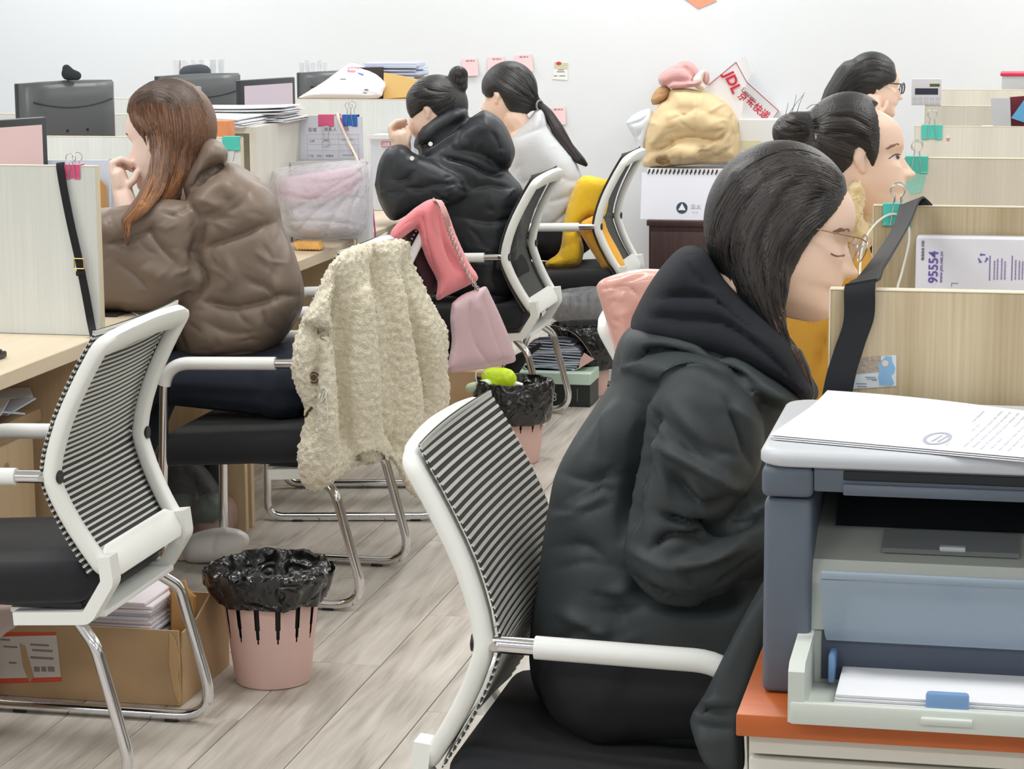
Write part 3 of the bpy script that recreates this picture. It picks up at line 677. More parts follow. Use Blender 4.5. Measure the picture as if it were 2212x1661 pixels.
# carton with purple lettering
m_pur = mat('purple_print', rgb(112, 92, 178), .7); m_cart = mat('white_carton', rgb(232, 233, 244), .6)
bx0 = cx(1978, 560, 4.06); bz1 = PY(1978, 513, 4.06)[2]
t = thing('shipping_carton', 'white flat carton with purple 95554 lettering leaning against the tan divider', 'carton', (bx0+.22, 4.09, DZ))
part('board_box', G().bx(bx0, bx0+.44, 4.06, 4.122, DZ+.001, bz1, .004, 2), m_cart, t)
yf = 4.0592
def onc(px, py): p = PY(px, py, yf); p[1] = yf; return p
text_on('phone_number', '95554', .0225, onc(2017, 577), (0, 0, 1), (-1, 0, 0), m_pur, t, bold=.0004)
text_on('web_address', 'www.yto.net.cn', .0085, onc(2033, 577), (0, 0, 1), (-1, 0, 0), m_pur, t)
text_on('small_print', '\u5706\u901a\u901f\u9012 \u5370\u5236', .0055, onc(1994, 541), (0, 0, 1), (-1, 0, 0), m_ink, t)
g = G(); C0 = onc(2123, 558)
for k in range(3):
    a = 2*pi*k/3+pi/2; ring = [(.0085, -.55), (.0085, .35), (.0105, .3), (.0075, .85), (.0045, .3), (.0062, .35), (.0062, -.55)]
    g.poly([C0+np.array([r*cos(a+b_), -.0001, r*sin(a+b_)]) for r, b_ in ring], (0, -1, 0), .0003)
part('recycling_mark', g, m_pur, t, sharp=0)
g = G(); gb = G()
for px in (2138, 2186): p, q = onc(px, 552), onc(px, 606); gb.bx(p[0], p[0]+.0014, yf-.0003, yf, q[2], p[2])
for px in (2147, 2154, 2163, 2170, 2193, 2201, 2208):
    p, q = onc(px, 556+random.random()*8), onc(px, 604)
    z = q[2]
    while z < p[2]: l = random.uniform(.002, .006); g.bx(p[0], p[0]+.0022, yf-.0003, yf, z, min(z+l, p[2])); z += l+.0009
part('rule_lines', gb, m_pur, t, sharp=0, kind='stuff'); part('address_lines', g, mat('lilac_print', rgb(150, 142, 190), .7), t, sharp=0, kind='stuff')
p = onc(2055, 612); part('fold_mark', G().bx(p[0], p[0]+.012, yf-.0003, yf, p[2], p[2]+.0008).bx(p[0], p[0]+.0008, yf-.0003, yf, p[2]-.006, p[2]), m_ink, t, sharp=0, kind='stuff')
# sticker card on the first divider
yc = YR[0]-.0008
q = [PY(*p, yc) for p in ((1844, 840), (1936, 832), (1936, 767), (1856, 772))]
q = [PY(1830, 841, yc), PY(1936, 834, yc), PY(1936, 767, yc), PY(1830, 775, yc)]
t = thing('sticker_card', 'small picture card with a blue figure stuck on the tan divider', 'card', tuple(q[0]))
part('card', G().poly(q, (0, 1, 0), .0006), mat('card_white', rgb(214, 222, 226), .4), t)
def oc(px, py): return PY(px, py, yc-.0002)
part('card_photo_band', G().poly([oc(1831, 809), oc(1903, 803), oc(1903, 769), oc(1831, 775)], (0, -1, 0), .0002), mat('card_brown', rgb(170, 155, 140), .5, var=(300, .35)), t, sharp=0)
bl = [(1901, 832), (1897, 815), (1900, 800), (1896, 790), (1905, 778), (1914, 769), (1926, 770), (1928, 782), (1934, 795), (1931, 806), (1925, 811), (1931, 827), (1926, 833)]
part('card_figure', G().poly([oc(*p) for p in bl], (0, -1, 0), .0003), mat('card_blue', rgb(134, 178, 214), .5), t, sharp=0)
part('card_figure_face', G().poly([PY(1912+7*cos(a), 785+7*sin(a), yc-.0006) for a in np.linspace(0, 2*pi, 13)[:-1]], (0, -1, 0), .0002), mat('card_face', rgb(226, 204, 190), .5), t, sharp=0)
g = G()
for (px, py, l) in ((1868, 815, 24), (1872, 819, 22), (1884, 822, 10), (1850, 829, 22), (1852, 835, 20)): a = oc(px, py); g.bx(a[0], a[0]+l*.0006, a[1]-.0002, a[1], a[2], a[2]+.0008)
part('card_text', g, m_ink, t, sharp=0, kind='stuff')
# torn teal note, cone sticker
yn = YR[2]-.001
single('sticky_note', G().poly([PY(*p, yn) for p in ((1958, 368), (1996, 366), (2000, 388), (1990, 416), (1968, 421), (1958, 405))], (0, 1, 0), .0006), mat('teal_note', rgb(160, 222, 212), .8, var=(120, .06)), 'torn pale teal note hanging under a teal clip', 'sticky note')
ys = YR[3]-.001
t = thing('cone_sticker', 'tiny pink and white ice cream sticker on the greige divider', 'sticker', tuple(PY(2048, 305, ys)))
part('cup', G().poly([PY(*p, ys) for p in ((2044, 299), (2052, 299), (2051, 304), (2048, 305), (2045, 304))], (0, 1, 0), .0005), mat('sticker_pink', rgb(216, 140, 150), .6), t)
part('swirl', G().poly([PY(*p, ys) for p in ((2043, 298), (2053, 298), (2051, 294), (2048, 290), (2045, 294))], (0, 1, 0), .0005), mat('sticker_white', rgb(240, 232, 228), .6), t)
# calculator standing on the divider edge
yk = YR[4]+.004; k0, k1 = PY(1968, 229, yk), PY(2035, 170, yk); kz0 = DIVR+.0005; kz1 = k1[2]
t = thing('calculator', 'white desk calculator standing upright on the divider edge', 'calculator', ((k0[0]+k1[0])/2, yk+.007, kz0))
part('case', G().bx(k0[0], k1[0], yk, yk+.014, kz0, kz1, .003, 2), mat('calc_white', rgb(228, 228, 236), .4), t)
kw = k1[0]-k0[0]; kh = kz1-kz0
def kb(u0, u1, v0, v1): return G().bx(k0[0]+u0*kw, k0[0]+u1*kw, yk-.0012, yk+.001, kz0+v0*kh, kz0+v1*kh, .0006, 1)
part('solar_cell', kb(.60, .93, .70, .81), mat('solar_green', rgb(84, 104, 58), .3), t); part('display', kb(.12, .88, .40, .64), mat('lcd_dark', rgb(52, 58, 80), .2), t)
for i in range(5):
    for j in range(2): part('key', kb(.05+.19*i, .19+.19*i, .03+.16*j, .14+.16*j), mat('calc_key', rgb(206, 208, 222), .5), t)
# booklets on a small white shelf behind the greige divider
yb = YR[3]+.06; s0 = PY(2136, 268, yb)
t = thing('desk_shelf', 'low white desktop shelf behind the divider, booklets on top', 'shelf', (s0[0]+.15, yb+.1, DZ))
for xx in (s0[0]-.02, s0[0]+.36): part('side', G().bx(xx, xx+.018, yb, yb+.2, DZ, DIVR-.03), m_lamL, t)
part('shelf_board', G().bx(s0[0]-.02, s0[0]+.378, yb, yb+.2, DIVR-.03, DIVR-.012), m_lamL, t)
def pq(L, Y): return [PY(*p, Y) for p in L]
zb = DIVR-.0115
def prismY(name, L, Y, th, m, label, cat, grp=None):
    P = pq(L, Y); 
    for p in P: p[2] = max(p[2], zb)
    return single(name, G().poly(P, (0, 1, 0), th), m, label, cat, group=grp)
prismY('booklet', [(2145, 276), (2184, 276), (2182, 212), (2140, 212)], yb+.01, .012, mat('booklet_grey', rgb(196, 198, 204), .5), 'grey covered booklet standing on the desktop shelf', 'booklet')
prismY('booklet', [(2184, 276), (2230, 276), (2230, 206), (2181, 210)], yb+.03, .01, mat('booklet_maroon', rgb(112, 26, 44), .5), 'maroon booklet standing beside the grey booklet', 'booklet')
prismY('folder', [(2184, 255), (2235, 272), (2235, 205), (2212, 216)], yb+.004, .004, mat('folder_blue', rgb(96, 170, 216), .4), 'bright blue folder corner in front of the maroon booklet', 'folder')
# clear boxes with red lid, far
yb = YR[5]+.08; a = PY(2160, 190, yb); zt = PY(2160, 157, yb)[2]
m_clear = mat('clear_plastic', rgb(225, 228, 232), .15, alpha=.38); m_red = mat('red_lid', rgb(206, 44, 82), .4)
hz = (zt-DZ)/2
for k in range(2):
    t = thing('storage_box', ['clear plastic storage box under another clear box with red lid', 'clear plastic storage box with a red lid, stacked on top of another'][k], 'storage box', (a[0]+.16, yb+.1, DZ+k*hz))
    z = DZ+k*hz
    g = G(); g.bx(a[0]+.006, a[0]+.33, yb, yb+.2, z, z+.003)
    for q in ((a[0]+.006, a[0]+.009, yb, yb+.2), (a[0]+.327, a[0]+.33, yb, yb+.2), (a[0]+.009, a[0]+.327, yb, yb+.003), (a[0]+.009, a[0]+.327, yb+.197, yb+.2)): g.bx(*q, z+.003, z+hz-.014)
    part('tub', g, m_clear, t, kind='stuff'); part('lid', G().bx(a[0], a[0]+.336, yb-.006, yb+.206, z+hz-.0135, z+hz-.001, .004, 2), m_red, t)
# ================================================================== back wall papers
m_pnote = mat('pink_note', rgb(243, 205, 208), .8)
notes = [((997, 128), (1032, 126), (1034, 163), (999, 165), 'pink sticky note on the wall, closest to the hair bun'), ((1053, 124), (1090, 122), (1091, 158), (1054, 160), 'pink sticky note on the wall, middle of three in a row'),
         ((1111, 120), (1149, 117), (1153, 154), (1113, 157), 'pink sticky note on the wall above the ponytail head'), ((1187, 233), (1222, 231), (1223, 268), (1189, 272), 'pink sticky note low on the wall behind the ponytail')]
for L in notes:
    q = [PY(*p, YW-.0025) for p in L[:4]]; t = thing('sticky_note', L[4], 'sticky note', tuple(q[3]), group='pink notes on the back wall')
    q2 = [q[0], q[1], q[2]+np.array([0, -.012, 0]), q[3]+np.array([0, -.010, 0])]
    part('sheet', G().poly(q2, (0, 1, 0), .0012), m_pnote, t)
    c = (q2[0]+q2[1])/2+np.array([.005, -.0024, -.009]); part('handwriting', text_line := G().bx(c[0]-.022, c[0]-.008, c[1], c[1]+.0004, c[2]-.004, c[2]+.003).bx(c[0]-.004, c[0]+.008, c[1], c[1]+.0004, c[2]-.003, c[2]+.003).bx(c[0]+.011, c[0]+.02, c[1], c[1]+.0004, c[2]-.003, c[2]+.002), mat('note_ink', rgb(176, 140, 150), .8), t, sharp=0, kind='stuff')
q = [PY(*p, YW-.003) for p in ((1197, 134), (1227, 136), (1226, 173), (1193, 171))]
t = thing('name_card', 'small white printed card with a red dot taped to the wall', 'card', tuple(q[3]))
part('card', G().poly(q, (0, 1, 0), .002), mat('card_offwhite', rgb(240, 242, 236), .6), t)
def wc(px, py): return PY(px, py, YW-.0033)
part('card_band', G().poly([wc(1197, 148), wc(1226, 150), wc(1227, 136), wc(1197, 134)], (0, -1, 0), .0003), mat('card_greenish', rgb(206, 208, 178), .6), t, sharp=0)
part('card_dot', G().poly([wc(1207+6*cos(a), 137+4*sin(a))+np.array([0, -.0005, 0]) for a in np.linspace(0, 2*pi, 13)[:-1]], (0, -1, 0), .0003), mat('card_red', rgb(206, 66, 62), .6), t, sharp=0)
g = G()
for (px, py, l) in ((1205, 152, 14), (1203, 156, 18), (1196, 165, 9), (1208, 165, 14)): p = wc(px, py); g.bx(p[0], p[0]+l*.002, p[1], p[1]+.0003, p[2], p[2]+.004)
part('card_lines', g, m_ink, t, sharp=0, kind='stuff')
q = [PY(*p, YW-.004) for p in ((1452, -22), (1508, 19), (1548, 2), (1490, -50))]
single('wall_poster', G().poly(q, (0, 1, 0), .003), mat('orange_paper', rgb(240, 160, 130), .7, var=(25, .12)), 'orange paper decoration tilted on the wall above the courier bag', 'poster')
# ================================================================== left row: monitors and desk things
m_mon = mat('monitor_black', rgb(44, 48, 52), .38); m_mon2 = mat('monitor_back', rgb(88, 92, 95), .36); m_scrn = mat('screen_lilac', rgb(196, 184, 196), .25, emit=(rgb(196, 184, 200), .18)); m_scrn2 = mat('screen_pink', rgb(214, 186, 186), .25, emit=(rgb(214, 184, 188), .2))
def monitor(px, py, Y, ang, w, h, label, face='back', scr=None, thin=False, desk_z=DZ):
    """px,py pixel of the top centre; ang world angle of the visible side's normal"""
    P = PY(px, py, Y); zt = P[2]; zb = zt-h
    t = thing('monitor', label, 'monitor', (P[0], P[1], desk_z), rotz=ang, group='monitors on the desks'); H0 = zb-desk_z
    D = .03 if thin else .05
    s = 1 if face == 'back' else -1                    # local +x is the side turned to the viewer
    part('bezel', G().box((-s*.0, 0, H0+h/2), (.022, w, h), .004, 2), m_mon, t, world=False)
    if not thin:
        g = G(); n = 16; lay = []
        prof = [(.011, 1.0, 1.0), (.03, .96, .95), (.042, .88, .84), (.048, .6, .55)]
        for x, a, b in prof: lay.append([(s*x, sy*a*w/2, H0+h/2+sz*b*h/2) for sy, sz in ((-1, -1), (-.5, -1.0), (0, -1.0), (.5, -1.0), (1, -1), (1, 0), (1, 1), (.5, 1.02), (0, 1.03), (-.5, 1.02), (-1, 1), (-1, 0))])
        V = [p for l in lay for p in l]; k = 12
        g.add(V, [(i*k+j, i*k+(j+1) % k, (i+1)*k+(j+1) % k, (i+1)*k+j) for i in range(len(lay)-1) for j in range(k)]+[tuple((len(lay)-1)*k+j for j in range(k))])
        bk = part('back_shell', g, m_mon2, t, world=False, sharp=60)
        arc = [(s*.0505, y_, H0+h*.72+.11*h*((2*y_/w)**2)) for y_ in np.linspace(-w*.42, w*.42, 13)]
        part('back_curve', G().strip([(p[0]-s*.003, p[1], p[2]) for p in arc], (0, 0, .0022), .003), m_mon, bk, world=False)
        part('back_badge', G().box((s*.049, .02, H0+h*.25), (.002, w*.2, h*.06), .0005, 1), m_mon, bk, world=False)
        for yy in (-.03, .05): part('screw_hole', G().tube([(s*.046, yy, H0+h*.47), (s*.0495, yy, H0+h*.47)], .005, 10), m_black, bk, world=False)
    part('screen', G().box((-s*.0115 if face == 'back' else .0115, 0, H0+h/2), (.002, w-.04, h-.04)), scr or m_scrn, t, world=False)
    part('stand', G().box((-.004*s, 0, H0/2+.02), (.03, .07, max(H0, .05)+.03), .006), m_mon, t, world=False)
    part('foot', G().box((0, 0, .006), (.17, .22, .012), .005), m_mon, t, world=False)
    return t
monitor(137, 176, 6.86, radians(-28), .37, .285, 'dark monitor seen from the back behind the pale divider, black plush on top')
monitor(425, 161, 8.05, radians(-30), .38, .29, 'dark monitor seen from the back beside the paper piles')
monitor(735, 154, 9.1, radians(-42), .40, .27, 'black monitor half hidden behind the white courier bag')
monitor(574, 170, 7.85, radians(-16), .34, .27, 'thin monitor with a lilac-grey screen among the paper piles', face='front', thin=True)
monitor(-6, 259, 5.75, radians(-22), .34, .27, 'thin monitor with a pinkish screen beside the strap divider', face='front', thin=True, scr=m_scrn2)
def pbox(px0, py0, px1, py1, Y, d, r=.002, z0=None, seg=2):
    a, b = PY(px0, py1, Y), PY(px1, py0, Y); zb = a[2] if z0 is None else z0
    return G().bx(a[0], b[0], Y, Y+d, zb, b[2], r, seg), (a[0], b[0], zb, b[2])
# storage cube on the third desk
cz0, cz1 = DZ+.0005, 1.128
xa = PY(648, 250, YL[3])[0]
t = thing('desktop_cube', 'pale laminate storage cube on the desk carrying paper piles', 'storage cube', (xa-.2, 7.2, DZ))
for xx in (xa-.02, xa-.42): part('side', G().bx(xx, xx+.02, 6.96, YL[3]-.002, cz0, cz1-.02), m_lamM, t)
part('top', G().bx(xa-.42, xa, 6.96, YL[3]-.002, cz1-.02, cz1), m_lamM, t); part('back', G().bx(xa-.4, xa-.02, YL[3]-.014, YL[3]-.002, cz0, cz1-.02), m_lamM, t)
# paper piles: loose sheets with uneven edges
def pile(x0, x1, y0, y1, z0, n, th, label, m=None, jit=.012, name='paper_pile', curl=0.):
    t = thing(name, label, 'paper pile', ((x0+x1)/2, (y0+y1)/2, z0), group='paper piles on the desks')
    z = z0+.0006
    for k in range(n):
        dx, dy = random.uniform(-jit, jit), random.uniform(-jit, jit); a = random.uniform(-.05, .05); c = ((x0+x1)/2+dx, (y0+y1)/2+dy); w, d = (x1-x0)*random.uniform(.92, 1), (y1-y0)*random.uniform(.92, 1); cu = curl*random.uniform(.4, 1)*(k/n)
        def fn(u, v, z=z, a=a, c=c, w=w, d=d, cu=cu): X, Y = (u-.5)*w, (v-.5)*d; return np.array([c[0]+X*cos(a)-Y*sin(a), c[1]+X*sin(a)+Y*cos(a), z+th/2+cu*(max(0, u-.55)**2*3+max(0, .35-v)**2*2)])
        part('sheet', G().sheet(fn, 8, 6, th*.9), m or m_paper, t, sharp=60); z += th
    return t, z
ta, za = pile(xa-.36, xa-.04, 6.92, 7.20, cz1, 9, .0035, 'lower pile of white papers on the cube beside the orange box', curl=-.01)
p = PY(600, 240, 7.22); 
tb, zb2 = pile(xa-.42, xa+.02, 7.18, 7.42, cz1, 14, .0033, 'tall spread of white papers on the storage cube', curl=.012, jit=.02)
single('paper_roll', G().tube([PY(452, 243, 7.3), PY(470, 238, 7.36), PY(500, 236, 7.42)], .011, 12), m_paper, 'rolled sheet of white paper at the end of the spread', 'paper roll') if False else None
tz, zz = pile(xa-.30, xa+.02, 7.47, 7.75, DZ, 3, .003, 'few loose sheets on the desk below the lilac monitor')
g, e = pbox(446, 262, 490, 291, 6.75, .05); single('orange_box', pbox(446, 262, 490, 291, 6.42, .07, z0=DZ+.0005)[0], mat('orange_carton', rgb(222, 142, 92), .6, var=(18, .15)), 'small orange carton beside the pile of papers behind the brown jacket', 'carton')
t = thing('web_camera', 'small grey web camera on a stem in front of the dark monitor', 'camera', tuple(PY(415, 215, 6.86)*[1, 1, 0]+[0, 0, DZ]))
a = PY(406, 240, 6.86); b = PY(431, 187, 6.86)
part('head', G().bx(a[0], b[0], 6.84, 6.88, b[2]-.028, b[2], .004), mat('camera_grey', rgb(150, 152, 150), .4), t); part('lens', G().box((b[0]-.012, 6.838, b[2]-.014), (.010, .006, .014), .002), m_paper, t)
part('stem', G().bx((a[0]+b[0])/2-.004, (a[0]+b[0])/2+.004, 6.856, 6.864, DZ, b[2]-.028), m_steel, t); part('base', G().bx((a[0]+b[0])/2-.03, (a[0]+b[0])/2+.03, 6.83, 6.89, DZ+.0003, DZ+.008, .003), m_black, t)
# plush and card on the first monitor
P = PY(152, 168, 6.86); g = G(); zt = PY(137, 176, 6.86)[2]+.004
r = .014; chain(g, [((P[0]-.008, P[1], zt+.020), .021), ((P[0]+.022, P[1], zt+.014), .015)]); chain(g, [((P[0]-.012, P[1], zt+.036), .014), ((P[0]-.004, P[1], zt+.02), .02)])
single('plush_toy', remesh(g, 'plush', .004, 3), mat('black_plush', rgb(52, 57, 62), .95, bump=(300, .5)), 'small black plush toy sitting on top of a dark monitor', 'plush toy', loc=(P[0], P[1], zt))
# hidden carriers and the things on them
def carton(px0, px1, Y, d, ztop, label, m=m_kraft, name='carton'):
    a, b = PY(px0, 200, Y), PY(px1, 200, Y); return single(name, G().bx(a[0], b[0], Y, Y+d, DZ+.0008, ztop, .003, 1), m, label, 'carton')
carton(382, 480, 8.30, .2, 1.222, 'upright white file carton behind the dark monitor', m_paper)
P = PY(430, 146, 8.38); g = G(); chain(g, [((P[0]-.025, 8.34, 1.246), (.04, .03, .024)), ((P[0]+.02, 8.34, 1.250), (.042, .03, .028))])
single('knit_cap', remesh(g, 'cap', .005, 3), mat('cap_dark', rgb(74, 80, 86), .9), 'dark rounded cap lying on the white file carton', 'cap')
for k, (px, py, r) in enumerate(((382, 150, .016), (400, 147, .018), (420, 149, .013), (438, 147, .015), (460, 146, .013), (478, 145, .013))):
    P = PY(px, py, 8.43); single('paper_cup', G().lathe([(.0, 0), (r*.8, 0), (r, .07), (r*.9, .07), (r*.72, .003), (0, .003)], 14, (P[0], 8.43, 1.2225)), m_paper if k < 4 else m_clear, ['white paper cup, widest in the row on the file carton', 'white paper cup in the middle of the row on the file carton', 'slim white cup in the row on the file carton', 'white cup beside the clear cups on the file carton', 'clear plastic cup beside the white cups', 'clear plastic cup at the end of the cup row'][k], 'cup', group='cups on the file carton')
carton(645, 720, 9.35, .2, 1.20, 'white carton behind the black monitor carrying clear cups', m_paper)
for k, px in enumerate((652, 664, 676, 690, 702)):
    P = PY(px, 150, 9.42); single('clear_cup', G().lathe([(0, 0), (.009, 0), (.011, .05+.01*(k % 2)), (.0095, .05+.01*(k % 2)), (.008, .003), (0, .003)], 12, (P[0], 9.42, 1.2005)), m_clear, 'clear plastic cup in the row behind the black monitor', 'cup', group='clear cups behind the black monitor')
a, b = PY(640, 215, YL[4]+.06), PY(905, 215, YL[4]+.06); cb = 1.122
single('carton', G().bx(a[0]+.02, b[0], YL[4]+.04, YL[4]+.34, DZ+.0008, cb, .003, 1), m_kraft, 'wide kraft carton behind the divider, under the courier bag', 'carton')
# courier bag on the divider
yc = YL[4]+.10
g = G(); inflate(g, [(640, 212), (700, 175), (745, 142), (765, 136), (800, 150), (833, 178), (830, 195), (817, 213), (740, 214)], lambda x, y: PY(x, y, yc-.02+(y-212)*-.0012), .035, .03, 40, step=8, smooth=3)
me = remesh(g, 'courier_bag', .005, 2); folds(me, [([(670, 196), (740, 192), (820, 205)], 4, .004), ([(735, 160), (770, 155), (815, 180)], 4, .004)])
t = thing('courier_bag', 'crumpled white courier bag with red and blue print lying over the divider', 'courier bag', (PY(740, 214, yc)[0], yc, cb))
part('bag', me, mat('mailer_white', rgb(240, 241, 246), .45, bump=(30, .2)), t, sharp=0)
def decal(me, quads, off=.0015):
    g = G()
    for L in quads:
        P = on_surface(me, L, off)
        if all(p is not None for p in P): g.add(P, [tuple(range(len(P)))])
    return g
me0 = bpy.data.objects['courier_bag'].children[0].data.copy(); me0.transform(ROOTM['courier_bag'])
part('red_print', decal(me0, [[(750, 146), (762, 143), (764, 147), (752, 150)], [(764, 143), (776, 146), (775, 150), (765, 147)], [(750, 151), (768, 152), (767, 157), (750, 155)]]), mat('pinkred_print', rgb(226, 150, 168), .6), t, sharp=0, kind='stuff')
part('blue_print', decal(me0, [[(772, 156), (786, 160), (784, 164), (776, 161)]]), mat('blue_print', rgb(120, 130, 205), .6), t, sharp=0)
part('grey_print', decal(me0, [[(735, 170), (747, 170), (747, 172), (735, 172)], [(788, 192), (796, 193), (795, 196), (787, 195)], [(784, 199), (793, 200), (792, 202), (784, 201)]]), m_ink, t, sharp=0, kind='stuff')
def leanb(name, L, Y, th, m, label, cat, zmin=None, n=(0, 1, 0)):
    P = [PY(*p, Y) for p in L]
    if zmin is not None:
        for p, l in zip(P, L): p[2] = zmin if l[1] >= 600 else max(p[2], zmin)
    return single(name, G().poly(P, n, th), m, label, cat)
leanb('magazine', [(752, 214), (828, 214), (827, 145), (756, 146)], yc+.04, .012, mat('magazine_dark', rgb(58, 48, 50), .35, var=(22, .5)), 'dark glossy magazine standing behind the white courier bag', 'magazine', cb+.0005)
leanb('envelope', [(828, 214), (905, 207), (900, 172), (878, 166), (829, 157)], yc+.02, .01, mat('yellow_kraft', rgb(238, 202, 132), .7), 'yellow kraft envelope between the dark magazine and the hair bun', 'envelope', cb+.0005)
x0, x1 = PY(786, 150, yc+.1)[0], PY(908, 150, yc+.1)[0]; zz0 = PY(850, 168, yc+.12)[2]
single('carton', G().bx(PY(790, 200, yc+.08)[0], PY(905, 200, yc+.08)[0], yc+.075, yc+.205, cb+.001, zz0-.001, .003, 1), m_kraft, 'kraft carton under the bluish document stack', 'carton')
tds, _ = pile(x0, x1, yc+.07, yc+.22, zz0, 9, .0065, 'stack of bluish-white documents on the carton behind the hair bun', mat('bluish_paper', rgb(206, 214, 234), .7), jit=.012)
# printed table sheet on the third divider
ysh = YL[3]-.0012
q = [PY(*p, ysh) for p in ((647, 345), (786, 343), (783, 252), (645, 254))]
t = thing('table_sheet', 'white printed table sheet with Chinese headings clipped to the divider', 'paper sheet', tuple(q[0]))
part('sheet', G().poly(q, (0, 1, 0), .0006), mat('sheet_white', rgb(226, 229, 240), .7), t)
def osh(px, py): p = PY(px, py, ysh-.0005); return p
XA, ZA = (1, 0, 0), (0, 0, 1)
m_ink2 = mat('dark_print', rgb(104, 106, 122), .8)
text_on('heading', '\u533a\u57df', .0145, osh(675, 281), XA, ZA, m_ink2, t); text_on('heading', '\u8054\u7cfb\u4eba', .0145, osh(714, 280), XA, ZA, m_ink2, t); text_on('heading', '\u7535\u8bdd', .0145, osh(745, 279), XA, ZA, m_ink2, t)
for tx, px, py in (('\u5c71\u897f', 674, 305), ('\u5218\u660a', 707, 304), ('\u5e7f\u4e1c', 672, 337), ('\u6cb3\u5317', 690, 337), ('\u5f20\u6590\u6d01', 712, 337)): text_on('cell_text', tx, .0085, osh(px, py), XA, ZA, m_ink, t)
g = G()
for y in (290, 300, 312, 325): a_, b_ = osh(664, y), osh(775, y-1); g.bx(a_[0], b_[0], ysh-.0008, ysh-.0005, a_[2], a_[2]+.0006)
for x in (664, 697, 732, 775): a_, b_ = osh(x, 341), osh(x, 290); g.bx(a_[0], a_[0]+.0006, ysh-.0008, ysh-.0005, a_[2], b_[2])
for px, py in ((738, 303), (740, 336)): a_ = osh(px, py); g.bx(a_[0], a_[0]+.038, ysh-.0009, ysh-.0005, a_[2], a_[2]+.0035)
part('table_rules', g, mat('rule_grey', rgb(176, 180, 196), .8), t, sharp=0, kind='stuff')
# lanyard cords
m_cream = mat('cream_cord', rgb(240, 232, 208), .7); m_mag = mat('magenta_cord', rgb(206, 84, 160), .6)
y_ = YL[3]
pa = crom([PY(730, 262, y_+.03), PY(729, 247, y_+.012), PY(733, 262, y_-.012), PY(752, 305, y_-.03), PY(772, 345, y_-.07), PY(788, 385, y_-.11), PY(796, 440, y_-.13), PY(802, 510, y_-.13)], 6)
pb = crom([PY(734, 262, y_+.03), PY(735, 247, y_+.012), PY(740, 270, y_-.010), PY(755, 312, y_-.025), PY(764, 333, y_-.03), PY(780, 350, y_-.04), PY(798, 390, y_-.05), PY(804, 440, y_-.06), PY(812, 520, y_-.06)], 6)
pb[-1][2] = DZ+.003; pa[-1][2] = DZ+.003
t = thing('lanyard', 'cream and magenta lanyard cord hanging from the table sheet to the desk', 'lanyard', tuple(pa[-1]))
part('cream_cord', G().tube(pa, .0042, 7), m_cream, t); part('magenta_cord', G().tube(pb, .0030, 7), m_mag, t)
# bulging clear plastic bag on the desk, with contents
yp = 7.12
m_poly = mat('polythene', rgb(240, 240, 246), .22, alpha=.42, bump=(28, .9, (1, 1, 1), .02)); m_pinkpk = mat('pink_pack', rgb(240, 204, 226), .5, bump=(20, .4))
OUT = [(582, 370), (600, 362), (680, 352), (765, 345), (792, 352), (798, 400), (795, 470), (782, 512), (730, 518), (660, 520), (610, 500), (590, 450), (578, 410)]
g = G(); inflate(g, OUT, lambda x, y: PY(x, y, yp+.02), .10, .06, 50, step=12, smooth=4)
me = remesh(g, 'polybag', .006, 2)
FL = [([(590, 470), (660, 440), (790, 360)], 5, .012), ([(600, 420), (680, 430), (760, 400)], 5, .010), ([(640, 505), (690, 450), (790, 390)], 5, .012), ([(700, 515), (730, 450), (790, 380)], 5, .012), ([(610, 390), (700, 395), (790, 370)], 4, .008), ([(620, 480), (700, 480), (780, 490)], 5, .01), ([(745, 515), (760, 450), (785, 400)], 4, .010)]
folds(me, FL); V = coords(me); V[:, 2] = np.maximum(V[:, 2], DZ+.001); setco(me, V)
t = thing('plastic_bag', 'bulging clear plastic bag of pink packs on the desk beside the lanyard', 'plastic bag', (PY(690, 500, yp)[0], yp, DZ))
part('film', me, m_poly, t, sharp=0)
g = G(); inflate(g, [(600, 385), (680, 372), (770, 362), (775, 410), (740, 428), (680, 440), (610, 440)], lambda x, y: PY(x, y, yp+.03), .04, .03, 25, step=14)
part('pink_pack', remesh(g, 'pk', .006, 3), m_pinkpk, t, sharp=0)
g = G(); inflate(g, [(610, 450), (700, 445), (775, 425), (778, 480), (760, 508), (640, 505)], lambda x, y: PY(x, y, yp+.03), .04, .03, 25, step=14)
part('grey_pack', remesh(g, 'pk', .006, 3), mat('grey_pack', rgb(214, 212, 222), .5, bump=(20, .5)), t, sharp=0)
g = G()
for k in range(8):
    P = PY(644+6.5*k, 507-abs(k-3)*1.2, yp-.05); g.box((0, 0, 0), (.012, .05, .028), .004, 2, M=Matrix.Translation(Vector((P[0], P[1], DZ+.017))) @ Matrix.Rotation(-.6, 4, 'Y'))
part('biscuits', g, mat('biscuit', rgb(240, 188, 108), .6, var=(40, .15)), t, kind='stuff')
g = G(); xa2, xb2 = xa+.004, PY(780, 350, 7.32)[0]; 
t = thing('document_tray', 'grey letter tray standing behind the clear plastic bag', 'letter tray', ((xa2+xb2)/2, 7.34, DZ))
zt = PY(690, 349, 7.30)[2]
part('front_rim', G().bx(xa2, xb2, 7.30, 7.306, zt-.03, zt, .002), mat('tray_grey', rgb(206, 208, 210), .4), t); part('back_panel', G().bx(xa2, xb2, 7.40, 7.406, DZ+.0005, zt-.004, .001), mat('tray_grey', rgb(206, 208, 210), .4), t)
for xx in (xa2, xb2-.004): part('side_panel', G().bx(xx, xx+.004, 7.306, 7.40, DZ+.0005, zt-.006), mat('tray_grey', rgb(206, 208, 210), .4), t)
